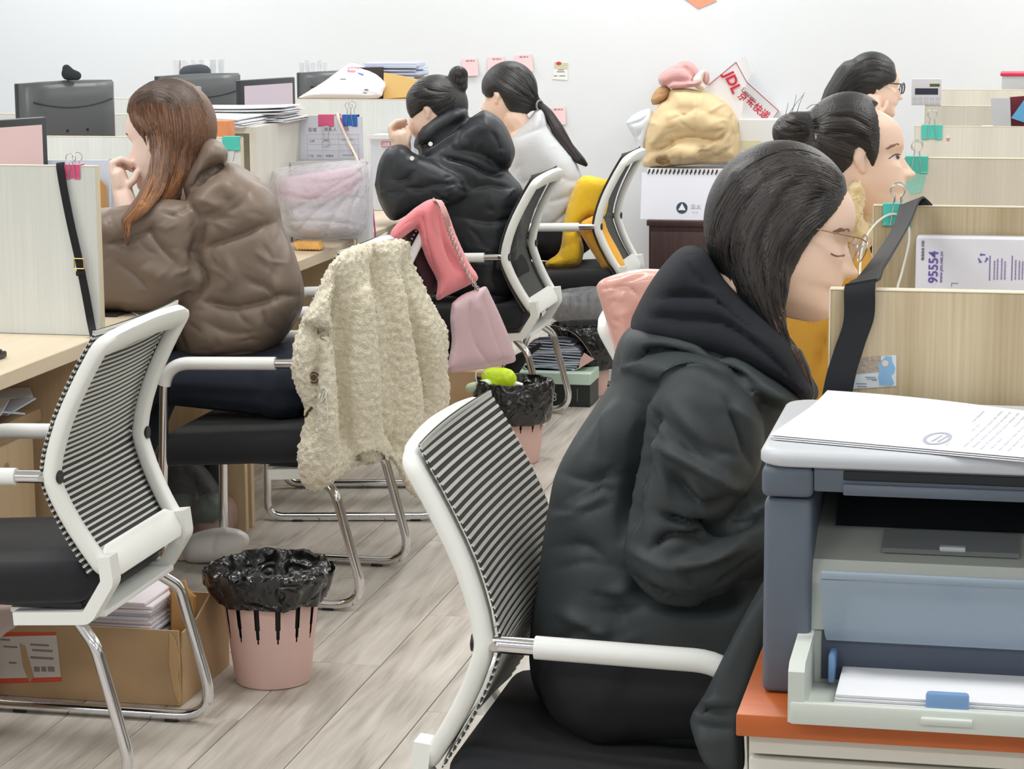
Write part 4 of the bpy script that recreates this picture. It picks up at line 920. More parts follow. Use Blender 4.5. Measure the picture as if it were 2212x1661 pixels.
# upright sheaf beside the bag
g = G()
for k in range(5): 
    P = [PY(x, y, 7.20+.008*k) for x, y in ((770+5*k, 522), (798+2*k, 522), (801+1*k, 352), (786+3*k, 360))]
    for p in P[:2]: p[2] = DZ+.0005
    g.poly(P, (0, 1, 0), .003)
single('paper_sheaf', g, m_paper, 'upright sheaf of white papers between the clear bag and the lanyard', 'papers')
# boxes on the next desk
t = thing('shipping_box', 'white box with a small red label on the desk of the puffer woman', 'box', (PY(830, 480, 8.42)[0], 8.45, DZ))
g, e = pbox(802, 292, 880, 330, 8.42, .10, z0=None); e0 = PY(802, 330, 8.42); e1 = PY(880, 292, 8.42)
part('box', G().bx(e0[0], e1[0], 8.40, 8.53, DZ+.0005, e1[2], .003, 1), mat('box_paleblue', rgb(222, 227, 240), .6), t); part('lid_flap', G().bx(e0[0]-.006, e1[0], 8.394, 8.40, e1[2]-.014, e1[2]+.002), m_paper, t)
P = PY(832, 311, 8.3985); part('red_label', G().bx(P[0]-.014, P[0]+.02, 8.3975, 8.3996, P[2]-.011, P[2]+.009), mat('label_red', rgb(214, 96, 110), .6), t); part('label_inner', G().bx(P[0]-.011, P[0]+.017, 8.3970, 8.3975, P[2]-.008, P[2]+.006), m_paper, t)
text_on('label_text', '\u7269\u6d41', .012, (P[0]+.001, 8.3968, P[2]-.001), XA, ZA, mat('label_red', rgb(214, 96, 110), .6), t)
# documents and clipboard behind the strap divider
yd = 5.52
for k, (L, m, lb, ca) in enumerate((([(78, 480), (238, 480), (236, 346), (76, 346)], mat('film_folder', rgb(214, 224, 240), .3), 'pale blue clear folder standing behind the strap divider', 'folder'), ([(150, 500), (262, 500), (246, 352), (152, 350)], m_paper, 'white document stack standing behind the pale blue folder', 'documents'),
        ([(205, 480), (246, 480), (228, 400), (206, 380)], mat('clipboard_brown', rgb(198, 150, 92), .5), 'brown clipboard edge showing beside the strap divider', 'clipboard'))):
    leanb(['clear_folder', 'documents', 'clipboard'][k], [(x, y) if y < 470 else (x, 640) for x, y in L], [5.92, 5.96, 5.90][k], [.012, .05, .006][k], m, lb, ca, DZ+.0006)
P = PY(225, 350, 5.96); single('bulldog_clip', G().box((P[0], 5.985, P[2]-.004), (.014, .05, .016), .003), m_black, 'tiny black clip on top of the white document stack', 'paper clip')
# black strap with gold buckle
ys = YL[1]-.006
sp = crom([PY(133, 362, ys+.02), PY(131, 352, ys+.010), PY(130, 362, ys), PY(138, 410, ys-.006), PY(152, 480, ys-.010), PY(170, 560, ys-.012), PY(186, 640, ys-.012), PY(197, 700, ys-.014), PX(206, 745, XL+.012), PX(210, 775, XL+.014), PX(214, 850, XL+.014)], 6)
t = thing('bag_strap', 'narrow black leather strap with a gold buckle hanging from the pink clip', 'bag strap', tuple(sp[-1]))
part('strap', G().strip(sp, (.0095, 0, .001), .0035), m_leather, t, sharp=60)
P = PY(172, 569, ys-.014); g = G(); 
for sx in (-1, 1): g.tube([(P[0]+sx*.0125, P[1]-.003, P[2]-.012), (P[0]+sx*.0125, P[1]-.003, P[2]+.012)], .0016, 8)
for sz in (-1, 1): g.tube([(P[0]-.0125, P[1]-.003, P[2]+sz*.012), (P[0]+.0125, P[1]-.003, P[2]+sz*.012)], .0016, 8)
part('buckle', g, mat('gold', (.83, .58, .22, 1), .25, metal=1), t); part('keeper_loop', G().box((P[0]+.003, P[1]-.002, P[2]-.024), (.024, .007, .012), .002), m_leather, t)
# keyboard at the frame edge, phone and cable by the woman's elbow
P = PZ(22, 777, DZ); 
t = thing('keyboard', 'black keyboard on the desk by the strap divider', 'keyboard', (P[0]-.1, P[1]+.02, DZ)); part('case', G().bx(P[0]-.17, P[0]-.02, P[1]-.28, P[1]+.03, DZ+.0006, DZ+.016, .004), m_black, t)
for i in range(4):
    for j in range(9): part('key', G().box((P[0]-.15+i*.037, P[1]-.255+j*.032, DZ+.019), (.030, .026, .006), .002, 1), m_mon, t)
P = PZ(262, 682, DZ); single('phone', G().bx(P[0]-.06, P[0]+.0, P[1]-.03, P[1]+.10, DZ+.0006, DZ+.009, .004), m_black, 'black phone lying on the desk at the brown sleeve', 'phone')
single('charging_cable', G().tube(crom([PZ(240, 676, DZ+.003), PZ(275, 672, DZ+.003), PZ(300, 684, DZ+.003), PZ(296, 700, DZ+.003)], 6), .0018, 6), m_cord, 'thin white cable on the desk beside the brown sleeve', 'cable')
# ------------------------------------------------------------------ under the desks
m_lock = m_steel
t = thing('pedestal', 'beech drawer pedestal under the desk, letters stuffed on top', 'drawer unit', (-2.45, 4.72, 0))
px1 = XL-.145
part('body', G().bx(-2.75, px1-.02, 4.2, 5.12, 0, .53), m_cab, t); part('top', G().bx(-2.76, px1+.01, 4.19, 5.13, .53, .56, .002), mat('top_brown', rgb(176, 152, 118), .5), t)
for k, (y0, y1) in enumerate(((4.22, 4.655), (4.665, 5.10))):
    d = part('door', G().bx(px1-.02, px1, y0, y1, .03, .505, .002), m_cab, t)
    part('lock', G().tube([(px1-.001, y1-.16, .455), (px1+.005, y1-.16, .455)], .009, 12), m_lock, d)
mm = mat('letter_blue', rgb(200, 208, 226), .7)
for k in range(16):
    a = random.uniform(-.5, .5); x, y, z = -2.37+random.uniform(-.04, .04), 4.30+.05*k, .563+.004*(k % 4)+random.random()*.045; tl = random.uniform(-.25, .35)
    M = Matrix.Translation((x, y, z+.012)) @ Matrix.Rotation(a, 4, 'Z') @ Matrix.Rotation(tl, 4, 'X')
    single('letter', G().box((0, 0, 0), (.20, .11, .004), 0, M=M), mm if k % 3 else m_paper, 'bluish-white letter stuffed loosely on the drawer pedestal', 'letter', group='letters stuffed on the pedestal')
t = thing('under_desk_cabinet', 'low cream cabinet under the desk beside the shoes', 'cabinet', (-2.6, 6.12, 0))
part("body", G().bx(-2.772, -2.43, 5.98, 6.235, .02, .5), m_cab, t); part('plinth', G().bx(-2.76, -2.46, 6.0, 6.22, 0, .02), m_black, t); part('door', G().bx(-2.43, -2.412, 5.985, 6.23, .04, .495, .002), m_cab, t)
# ================================================================== soft goods and floor things
def soft_mesh(pieces, voxel, fl=None, smooth=3, chains=None, zmin=None, disp=None):
    """pieces: (outline px, plane fn, front, back, R px)"""
    g = G()
    for p in pieces: inflate(g, p[0], p[1], p[2], p[3], p[4], step=max(6, voxel*FPX/6*1.4), smooth=4)
    for c in chains or []: pchain(g, c)
    me = remesh(g, 'soft', voxel, smooth)
    if fl: folds(me, fl)
    if disp: me = displace(me, *disp)
    if zmin is not None: V = coords(me); V[:, 2] = np.maximum(V[:, 2], zmin); setco(me, V)
    return me
def YP(Y, kx=0., x0=0., ky=0., y0=0.): return lambda x, y: PY(x, y, Y+kx*(x-x0)+ky*(y-y0))
# ---------------------------------------------------------------- waste baskets
m_pinkpl = mat('pink_plastic', rgb(226, 190, 182), .55); m_bagb = mat('black_bin_bag', rgb(30, 31, 33), .2, spec=.7, ridge=(22, .9, .03)); m_inner = mat('liner_dark', rgb(20, 20, 22), .6)
def basket(x, y, label, H=.262, rb=.084, rt=.116, skirt=.165, bulge=1.0, seed=1, base_label=None):
    t = thing('waste_basket', label, 'waste basket', (x, y, 0), group='pink waste baskets'); rnd = random.Random(seed)
    n, rows = 336, 24; V = []; F = []
    R = lambda z: rb+(rt-rb)*(z/H)**.9
    for i in range(rows+1):
        z = .003+(H-.003)*i/rows
        for j in range(n): a = 2*pi*j/n; V.append((x+R(z)*cos(a), y+R(z)*sin(a), z))
    for i in range(rows):
        zf = (i+.5)/rows
        for j in range(n):
            if .40 < zf < .94:
                if abs((j % 24)-11.5) < min(3.2, .6+3.0*(zf-.40)/.25): continue
            F.append((i*n+j, i*n+(j+1) % n, (i+1)*n+(j+1) % n, (i+1)*n+j))
    g = G().add(V, F); g.lathe([(rb, .003), (rb-.003, 0), (0, 0)], 48, (x, y, 0)); g.lathe([(0, .004), (rb-.003, .004), (rb-.002, .01)], 48, (x, y, 0))
    part('pail', g, m_pinkpl, t, sharp=60)
    part('rim', G().lathe([(rt-.003, H-.012), (rt+.003, H-.012), (rt+.004, H), (rt-.003, H), (rt-.003, H-.012)], 64, (x, y, 0)), m_pinkpl, t)
    part('liner', G().lathe([(R(.02)-.006, .012), (R(.1)-.006, .1), (R(.2)-.006, .2), (rt-.006, H-.002)], 48, (x, y, 0)), m_inner, t)
    ph = [rnd.uniform(0, 6.28) for _ in range(8)]
    def wob(a, i): return .045*bulge*(sin(3*a+ph[0]+i*.7)*.5+sin(7*a+ph[1]-i*.9)*.35+sin(13*a+ph[2]+i*1.7)*.25)*(1 if i > 0 else .6)
    pr = [(rt+.004, skirt-.012), (rt+.010, skirt), (rt+.020*bulge, skirt+.03), (rt+.026*bulge, skirt+.06), (rt+.022*bulge, H-.012), (rt+.010, H+.012), (rt-.004, H+.014), (rt-.014, H-.01), (rt-.03, H-.05), (rt-.05, H-.10), (0.001, H-.11)]
    g = G().lathe(pr, 60, (x, y, 0), wob=wob)
    me = bpy.data.meshes.new('bag'); me.from_pydata(g.v, [], g.f); me.update(); bm = bmesh.new(); bm.from_mesh(me); bmesh.ops.subdivide_edges(bm, edges=bm.edges[:], cuts=1, use_grid_fill=True); bm.to_mesh(me); bm.free()
    me = displace(me, 'CLOUDS', .035, .022*bulge, .5, 3)
    part('bin_bag', me, m_bagb, t, sharp=55); return t
B1 = PZ(560, 1492, 0); basket(B1[0]+.005, B1[1]+.086, 'pink slotted waste basket with a puffed black bag beside the kraft carton', skirt=.205, bulge=1.25, seed=3)
B2 = PZ(1098, 1006, 0); t2 = basket(B2[0], B2[1]+.084, 'pink waste basket with lime rubbish in its black bag', skirt=.15, bulge=.75, seed=5)
B3 = PY(1262, 700, 8.70); basket(B3[0], 8.70, 'pink waste basket behind the dark green box, grey bag puffed above it', skirt=.12, bulge=.8, seed=8)
# rubbish in basket two
bx_, by_ = B2[0], B2[1]+.084
g = G(); pchain(g, [(1062, 815, by_, 24, 22, .03), (1092, 822, by_-.02, 26, 28, .035), (1078, 845, by_, 34, 20, .05)]); 
single('rubbish', remesh(g, 'lime', .005, 1), mat('lime_wrap', rgb(206, 236, 30), .4, bump=(30, .6)), 'crumpled lime green wrapper in the waste basket', 'wrapper')
g = G(); pchain(g, [(1020, 838, by_-.03, 16, 12, .03), (1050, 830, by_-.05, 14, 12, .03)]); single('rubbish', remesh(g, 'pale', .005, 1), mat('pale_wrap', rgb(222, 240, 210), .5, bump=(30, .6)), 'pale crumpled wrapper beside the lime one in the basket', 'wrapper')
P = PY(1112, 832, by_-.02); single('paper_scrap', G().box((0, 0, 0), (.05, .03, .025), .004, M=Matrix.Translation(Vector(P)) @ Matrix.Rotation(.3, 4, 'Y')), m_paper, 'small white box thrown into the basket with lime rubbish', 'box')
single('cord_loop', G().tube(crom([PY(1050, 846, by_-.07), PY(1032, 830, by_-.08), PY(1028, 806, by_-.07), PY(1040, 800, by_-.06), PY(1052, 812, by_-.05)], 6), .0022, 6), m_cord, 'pale mask cord curling out of the waste basket', 'cord')
# grey bag puffed above basket three
me = soft_mesh([([(1198, 628), (1230, 622), (1290, 618), (1312, 640), (1308, 690), (1270, 705), (1215, 700), (1185, 680), (1175, 655)], YP(8.70), .09, .09, 45)], .007, [([(1205+20*k, 625), (1207+20*k, 665), (1204+19*k, 695)], 4, .012) for k in range(6)], 2)
single('plastic_bag', me, mat('grey_film', rgb(128, 130, 136), .2, alpha=.62, bump=(24, .9, (1, 1, .4), .02)), 'translucent grey plastic bag puffed up in the basket behind the green box', 'plastic bag', sharp=0)
# ---------------------------------------------------------------- kraft carton with letters
kx0, kx1, ky0, ky1 = -2.26, -1.752, 4.63, 4.955; kz = .172
t = thing('kraft_carton', 'worn open kraft carton full of letters under the empty chair', 'carton', ((kx0+kx1)/2, (ky0+ky1)/2, 0))
th = .005
part('front_wall', G().bx(kx0, kx1, ky0, ky0+th, 0.0005, kz, .001, 1), m_kraft, t); part('back_wall', G().bx(kx0, kx1, ky1-th, ky1, .0005, kz), m_kraft, t); part('end_wall', G().bx(kx0, kx0+th, ky0+th, ky1-th, .0005, kz), m_kraft, t)
pts = [(ky0+th+.002, .001), (ky1-th, .001), (ky1-th, kz+.06), (ky0+.22, kz+.03), (ky0+.12, kz-.004), (ky0+.03, kz-.012), (ky0+.012, kz-.05), (ky0+.018, .08)]
part('torn_end_wall', G().poly([(kx1-th, y, z) for y, z in pts], (1, 0, 0), th), m_kraft, t); part('bottom', G().bx(kx0+th, kx1-th, ky0+th, ky1-th, .0005, .006), m_kraft, t)
part('torn_edge', G().poly([(kx1-.002, ky0-.001, z_) for z_ in (0.002,)]+[(kx1+.004, ky0-.003, .03), (kx1-.004, ky0-.003, .07), (kx1+.003, ky0-.003, .10), (kx1-.006, ky0-.003, .15), (kx1-.02, ky0-.002, .168), (kx1-.024, ky0-.001, .1), (kx1-.016, ky0-.001, .04)], (0, -1, 0), .002), mat('kraft_light', rgb(214, 178, 130), .85), t)
def kf(px, py): p = PY(px, py, ky0-.0006); p[1] = ky0-.0006; return p
m_lblr = mat('label_orange', rgb(226, 92, 60), .6)
part('label_red', G().poly([kf(-30, 1478), kf(134, 1472), kf(120, 1366), kf(10, 1366), kf(-30, 1370)], (0, -1, 0), .0004), m_lblr, t, sharp=0)
part('label_white', G().poly([kf(-30, 1466), kf(132, 1462), kf(122, 1372), kf(-30, 1376)], (0, -1, 0), .0008), mat('label_white', rgb(226, 220, 214), .6), t, sharp=0)
part('label_tear', G().poly([kf(42, 1388), kf(55, 1395), kf(62, 1420), kf(74, 1462), kf(64, 1474), kf(50, 1440)], (0, -1, 0), .0012), m_kraft, t, sharp=0)
g = G()
for px, py, w_, h_ in ((2, 1380, 20, 3), (8, 1396, 30, 2), (66, 1392, 40, 2), (70, 1404, 44, 2), (66, 1420, 50, 2), (74, 1440, 12, 10), (90, 1440, 10, 10), (104, 1440, 14, 10), (20, 1430, 16, 3)):
    a, b = kf(px, py+h_), kf(px+w_, py); g.bx(a[0], b[0], ky0-.0020, ky0-.0015, a[2], b[2])
part('label_print', g, mat('label_grey', rgb(150, 140, 142), .7), t, sharp=0, kind='stuff')
part('carton_lettering', text_mesh('x', .01), m_kraft, t) if False else None
# contents
g = G(); z = .007
t3 = thing('letter_stack', 'thick stack of white letters with pink edges in the kraft carton', 'letters', (-1.97, 4.76, .007))
zz_ = .007
for k in range(24):
    h = .0092; dx = random.uniform(-.008, .008); part('letter', G().box((-1.935+dx, 4.755+random.uniform(-.006, .006), zz_+h/2), (.22, .21, h*.94), .002, 1), mat('letter_pinkish', rgb(240, 232, 238), .7) if k % 4 else mm, t3); zz_ += h
single('red_folder', G().bx(-2.215, -2.065, 4.65, 4.9, .15, .186, .004), mat('folder_red', rgb(196, 30, 42), .45), 'red folder lying in the kraft carton beside the letters', 'folder')
single('inner_carton', G().bx(-2.24, -2.06, 4.65, 4.92, .0066, .1495, .003), m_kraft, 'smaller kraft box inside the carton, under the red folder', 'carton')
t4 = thing('envelope_bundle', 'bundle of kraft envelopes standing at the end of the carton', 'envelopes', (-1.80, 4.82, .007))
for k in range(9):
    P = [PY(*p, 4.72+.018*k) for p in ((362, 1330), (412, 1330), (428-2*k, 1290), (398-3*k, 1254+2*k), (372-2*k, 1262+k))]
    for p in P: p[0] = min(p[0], kx1-.008)
    for p in P[:2]: p[2] = .0075
    part('envelope', G().poly(P, (0, 1, 0), .008), mat('kraft_env', rgb(206, 156, 96), .75), t4)
single('white_bag', soft_mesh([([(-40, 1310), (40, 1302), (62, 1318), (40, 1352), (10, 1372), (-40, 1420)], YP(4.61), .02, .015, 20)], .006, None, 2), mat('pinkish_bag', rgb(226, 208, 206), .4), 'pale pinkish bag edge hanging over the kraft carton', 'bag', sharp=0)
# ---------------------------------------------------------------- slippers, shoes in a bag, dark bundle
me = soft_mesh([([(395, 1168), (420, 1150), (470, 1138), (510, 1140), (538, 1156), (534, 1180), (500, 1206), (440, 1216), (400, 1210)], YP(5.86), .05, .06, 34)], .006, [([(470, 1140), (460, 1170), (455, 1205)], 6, .006)], 3, zmin=.002)
sl = single('slipper', me, mat('white_leather', rgb(244, 243, 240), .4), 'puffy white slipper on the floor behind the pink basket', 'slipper', sharp=0)
V_ = np.array([v.co for v in me.vertices]); mn = V_[:, 2].min()
for v in me.vertices: v.co.z -= mn
sl.location.z = .001
Pm = on_surface(me, [(510, 1160)], .001)
me = soft_mesh([([(330, 1190), (370, 1170), (420, 1160), (440, 1165), (445, 1215), (400, 1225), (350, 1225)], YP(5.92), .05, .05, 25)], .006, None, 3, zmin=.002)
sl2 = single('slipper', me, mat('cream_fleece', rgb(244, 234, 208), .9, bump=(200, .4)), 'cream fleece slipper next to the puffy white one', 'slipper', sharp=0)
mn = min(v.co.z for v in me.vertices)
for v in me.vertices: v.co.z -= mn
sl2.location.z = .001
me = soft_mesh([([(322, 1262), (335, 1235), (365, 1216), (415, 1214), (425, 1240), (420, 1262), (380, 1275)], YP(5.22), .06, .06, 25)], .006, [([(350, 1250), (400, 1230)], 5, .006)], 3, zmin=.003)
bd = single('dark_bundle', me, mat('navy_cloth', rgb(30, 33, 42), .9, bump=(80, .2)), 'dark navy cloth bundle on the floor behind the kraft carton', 'cloth', sharp=0)
mn = min(v.co.z for v in me.vertices); 
for v in me.vertices: v.co.z -= mn
bd.location.z = .001
m_boot = mat('black_suede', rgb(26, 30, 32), .85); m_brs = mat('brown_shoe', rgb(150, 122, 108), .7); m_grs = mat('green_shoe', rgb(70, 84, 70), .6)
for k, (o, lb) in enumerate((((0, 0), 'brown and green winter shoe in the clear bag, nearer the cabinet'), ((-66, 14), 'brown and green winter shoe in the clear bag, next to the other'))):
    Y_ = 6.06-.02*k; t = thing('winter_shoe', lb, 'shoe', tuple(PY(455+o[0], 1150+o[1], Y_)*[1, 1, 0]), group='winter shoes under the desk')
    zf = lambda me: (lambda V: (setco(me, V-np.array([0, 0, V[:, 2].min()-.0])), me)[1])(coords(me))
    base = PY(455+o[0], 1150+o[1], Y_); k_ = dep(base)/FPX; X_, Yb = base[0], Y_
    g = G(); chain(g, [((X_, Yb-.05, .045), (.042, .04, .05)), ((X_, Yb+.08, .045), (.04, .045, .05)), ((X_, Yb+.13, .06), (.038, .06, .04))]); 
    me = remesh(g, 'shoe', .005, 3); V = coords(me); V[:, 2] = np.maximum(V[:, 2], .012); setco(me, V); part('upper', me, m_brs, t, sharp=0)
    part('sole', G().box((X_, Yb+.035, .007), (.085, .24, .013), .006, 3), m_black, t)
    g = G(); chain(g, [((X_, Yb-.035, .098), (.040, .028, .035)), ((X_, Yb+.02, .125), (.04, .03, .04))]); part('toe_patch', remesh(g, 'tp', .005, 3), m_grs, t, sharp=0)
    g = G(); chain(g, [((X_-.01, Yb+.05, .15), (.045, .04, .05)), ((X_-.025, Yb+.09, .26), (.05, .05, .06))]); part('shaft', remesh(g, 'sh', .006, 3), m_boot, t, sharp=0)
me = soft_mesh([([(350, 1000), (400, 985), (440, 1005), (480, 1060), (500, 1100), (496, 1150), (420, 1165), (350, 1150)], YP(6.06), .10, .13, 40)], .008, [([(380, 990), (430, 1060), (480, 1150)], 6, .015), ([(350, 1030), (420, 1060), (500, 1080)], 6, .012)], 2, zmin=.001)
single('plastic_bag', me, mat('clear_film', rgb(220, 222, 226), .12, alpha=.16, bump=(24, .8, (1, 1, 1), .02)), 'clear plastic bag around the winter shoes under the desk', 'plastic bag', sharp=0)
# ---------------------------------------------------------------- green box, paper pouch, umbrella, kraft carton
gx0, gx1, gy0, gy1 = PZ(1122, 876, 0)[0]-.03, -1.525, 8.42, 8.60
t = thing('shoe_box', 'dark green box with a mint lid and white flower emblem on the floor', 'box', ((gx0+gx1)/2, (gy0+gy1)/2, 0))
part('base', G().bx(gx0, gx1, gy0, gy1, .0005, .085, .002, 1), mat('box_dkgreen', rgb(36, 44, 42), .5), t); part('lid', G().bx(gx0-.002, gx1+.002, gy0-.003, gy1+.003, .085, .128, .002, 1), mat('box_mint', rgb(204, 230, 214), .5), t)
P = PY(1193, 857, gy0-.0012); g = G()
for k in range(4):
    a = pi/4+pi/2*k; c = P+np.array([.010*cos(a), 0, .010*sin(a)]); g.tube([c+np.array([.0075*cos(b), 0, .0075*sin(b)]) for b in np.linspace(0, 2*pi, 13)[:-1]], .0013, 5, closed=True)
part('emblem', g, m_paper, t, kind='stuff'); part('barcode_strip', G().bx(gx1-.05, gx1-.047, gy0-.0012, gy0, .02, .07), m_ink, t)
zl = .1285; Yq = 8.50
t = thing('paper_pouch', 'document pouch stuffed with paper sheets lying on the mint lid', 'document pouch', (PY(1205, 800, Yq)[0], Yq, zl))
def pin(L, Y=Yq): return [PY(*p, Y) for p in L]
ol_t = crom([(1128, 770), (1150, 720), (1190, 703), (1230, 715), (1255, 735), (1283, 776)], 5); ol_b = crom([(1128, 770), (1138, 800), (1180, 806), (1222, 806), (1250, 795), (1283, 776)], 5)
def fan(fn0, fn1, Y0_, Y1_, n=16, th=.003): 
    def f(u, v): a = fn0[int(u*(len(fn0)-1))]; return PY(a[0], a[1]-0*v, Y0_+(Y1_-Y0_)*v)*np.array([1, 1, 1])
    return G().sheet(f, len(fn0), 4, th)
up_ = fan(ol_t, None, Yq-.03, Yq+.07); lo_ = fan(ol_b, None, Yq-.03, Yq+.07)
for g_ in (up_, lo_): g_.v = [(x, y, max(z, zl+.002)) for x, y, z in g_.v]
part('upper_flap', up_, mat('pouch_brown', rgb(128, 116, 108), .6), t, sharp=60); part('lower_flap', lo_, mat('pouch_pale', rgb(224, 214, 210), .6), t, sharp=60)
for k in range(15):
    y = 735+4.6*k; hw = 62*sqrt(max(.05, 1-((y-768)/42)**2)); P0, P1 = PY(1196-hw, y+3, Yq), PY(1196+hw, y-1, Yq); z_ = max((P0[2]+P1[2])/2, zl+.006+.004*0)
    part('sheet', G().sheet(lambda u, v: np.array([P0[0]+(P1[0]-P0[0])*u, Yq-.02+.09*v+random.uniform(-.002, .002), z_+.004*sin(3*u+k)]), 8, 3, .005), mat('sheet_bluegrey', rgb(206, 210, 222), .7) if k % 2 else mat('sheet_blue2', rgb(168, 176, 196), .7), t, sharp=60)
part('pink_corner', G().poly(pin([(1250, 797), (1283, 776), (1262, 762), (1254, 775)], Yq-.033), (0, 1, 0), .002), mat('pouch_pink', rgb(228, 186, 178), .6), t)
single('umbrella', G().tube([PY(1168, 742, 8.36), PY(1160, 750, 8.36), PY(1148, 757, 8.36), PY(1125, 775, 8.36), PY(1104, 800, 8.36), PY(1096, 830, 8.36), np.array([PY(1094, 850, 8.36)[0], 8.36, .004])], [.008, .010, .012, .024, .03, .024, .006], 12), mat('umbrella_black', rgb(24, 25, 28), .6), 'folded black umbrella leaning beside the paper pouch', 'umbrella')
a, b = PY(958, 800, 7.62), PY(1062, 786, 7.62); t = thing('kraft_carton', 'small kraft carton on the floor under the mauve handbag', 'carton', ((a[0]+b[0])/2, 7.7, 0))
part('box', G().bx(a[0], b[0], 7.62, 7.78, .0005, b[2]-.03, .003, 1), m_kraft, t); part('lid_flap', G().poly([PY(*p, 7.62) for p in ((968, 792), (1050, 776), (1058, 790), (975, 806))], (0, .3, .1), .02), mat('kraft_light', rgb(214, 178, 130), .85), t)
# ---------------------------------------------------------------- fleece coat over the chair back
CO = [(748, 536), (790, 523), (850, 515), (884, 520), (893, 560), (915, 610), (945, 670), (970, 715), (968, 790), (974, 860), (955, 920), (940, 990), (925, 1075), (885, 1066), (858, 1020), (838, 985), (838, 978), (800, 1003), (765, 1010), (740, 1030), (690, 1060), (655, 1050), (640, 990), (650, 930), (656, 890), (642, 850), (628, 800), (632, 745), (650, 690), (680, 640), (700, 590), (722, 556)]
_cy = lambda x: float(np.interp(x, [640, 715, 850, 980], [5.37, 5.38, 5.70, 5.98]))
def CPo(d): return lambda x, y: PY(x, y, _cy(x)+d)
CP = CPo(0)
CF = [([(822, 530), (826, 640), (838, 760), (848, 880), (872, 1000)], 15, .045), ([(736, 585), (742, 640), (748, 720), (752, 830), (764, 1005)], 14, .042), ([(884, 530), (892, 640), (918, 760), (940, 870), (930, 1040)], 13, .04), ([(648, 705), (690, 728), (735, 722), (744, 690), (742, 640)], 9, .03), ([(690, 735), (682, 800), (672, 870), (664, 960)], 9, .018), ([(780, 560), (790, 700), (800, 850), (808, 960)], 26, -.022), ([(858, 560), (870, 700), (890, 850), (895, 1000)], 20, -.018), ([(705, 740), (712, 860), (718, 1000)], 20, -.012), ([(915, 650), (940, 760), (950, 850)], 16, -.014)]
CF = [(l, w_, d*1.5) for l, w_, d in CF]
me = soft_mesh([(CO, CP, .06, .045, 42), ([(765, 620), (820, 610), (850, 700), (862, 850), (868, 960), (800, 1006), (768, 985), (752, 850), (750, 720)], CPo(-.03), .055, .05, 34), ([(650, 690), (690, 640), (735, 600), (746, 650), (742, 700), (715, 725), (670, 715)], CPo(-.04), .045, .04, 24)], .0052, CF, 2)
V = coords(me); q, z = proj(V); N = normals(me); m = ((q[:, 0]-800)/30)**2+((q[:, 1]-990)/13)**2 < 1     # cuff opening
V[m] += FW*.035; setco(me, V)
me = displace(me, 'VORONOI', .013, -.011, .35)
m_fleece = mat('cream_sherpa', rgb(243, 235, 212), .95, bump=(200, .8, (1, 1, 1), .008), var=(110, .16), sheen=.3)
t = thing('fleece_coat', 'cream sherpa fleece coat hung over the chair back', 'coat', tuple(PY(800, 1060, 5.7)))
cme = me.copy(); part('coat', me, m_fleece, t, sharp=0)
def disc(me, px, py, rp, hgt, off=0.002): 
    P = on_surface(me, [(px, py)], off)[0]; k = dep(P)/FPX*rp; return P, k
P, k = disc(cme, 678, 816, 13, .004, .004); g = G(); ax = -FW
g.tube([P, P+ax*.004], k, 18); part('button', g, mat('button_brown', rgb(72, 54, 40), .3), t)
g = G(); g.tube([P+ax*.005+RT*k*.62*cos(a)+UP*k*.62*sin(a) for a in np.linspace(0, 2*pi, 19)[:-1]], .0012, 5, closed=True); part('button_ring', g, mat('button_tan', rgb(176, 150, 110), .35), t)
dl = [p for p in on_surface(cme, crom([(690, 862), (694, 842), (702, 838), (706, 848), (698, 864), (692, 870)], 3), .004)+on_surface(cme, crom([(702, 840), (707, 880), (708, 915)], 4), .004) if p is not None]
part('drawstring', G().tube(dl, .0018, 6), m_cord, t); part('buttonhole', G().tube([p for p in on_surface(cme, [(674, 880), (665, 890), (660, 900)], .002) if p is not None], .003, 6), mat('hole_brown', rgb(86, 66, 48), .8), t)
g = G(); inflate(g, [(858, 1000), (905, 985), (930, 1010), (922, 1074), (890, 1066)], YP(6.08), .02, .02, 14, step=8)
part('inside_lining', remesh(g, 'lin', .006, 2), mat('lining_tan', rgb(190, 172, 138), .95, bump=(120, .5)), t, sharp=0)
# ---------------------------------------------------------------- pink hoodie and mauve chain bag on the next chair
m_pink = mat('pink_fleece', rgb(242, 140, 148), .9, bump=(160, .12), sheen=.4)
HP = YP(6.40, .0014, 840)
me = soft_mesh([([(838, 515), (850, 490), (880, 462), (905, 442), (935, 428), (958, 440), (962, 470), (930, 478), (905, 490), (890, 500), (862, 520), (845, 530)], HP, .05, .05, 24), ([(905, 450), (935, 430), (960, 440), (985, 505), (1010, 560), (1034, 600), (1015, 616), (965, 640), (940, 652), (944, 610), (920, 560), (905, 510)], YP(6.38, .0014, 840), .055, .05, 30)], .006,
    [([(912, 470), (925, 540), (945, 620)], 8, .012), ([(945, 445), (970, 540), (1000, 600)], 8, .012), ([(905, 450), (912, 480), (908, 505)], 6, .014), ([(960, 520), (985, 580), (990, 620)], 7, .008), ([(850, 505), (880, 480), (905, 470)], 6, .008)], 3)
t = thing('pink_hoodie', 'coral pink hoodie bundled over the chair back beside the mauve handbag', 'hoodie', tuple(PY(950, 645, 6.5)))
part('fleece', me, m_pink, t, sharp=0)
me = soft_mesh([([(872, 500), (900, 478), (935, 470), (960, 520), (955, 600), (930, 640), (905, 600), (885, 550)], YP(6.44, .0014, 840), .03, .03, 20)], .006, None, 3)
part('lining', me, mat('maroon_lining', rgb(70, 40, 48), .85), t, sharp=0)
m_mauve = mat('mauve_leather', rgb(212, 182, 190), .45, bump=(90, .08))
BP = YP(6.50, .0016, 960)
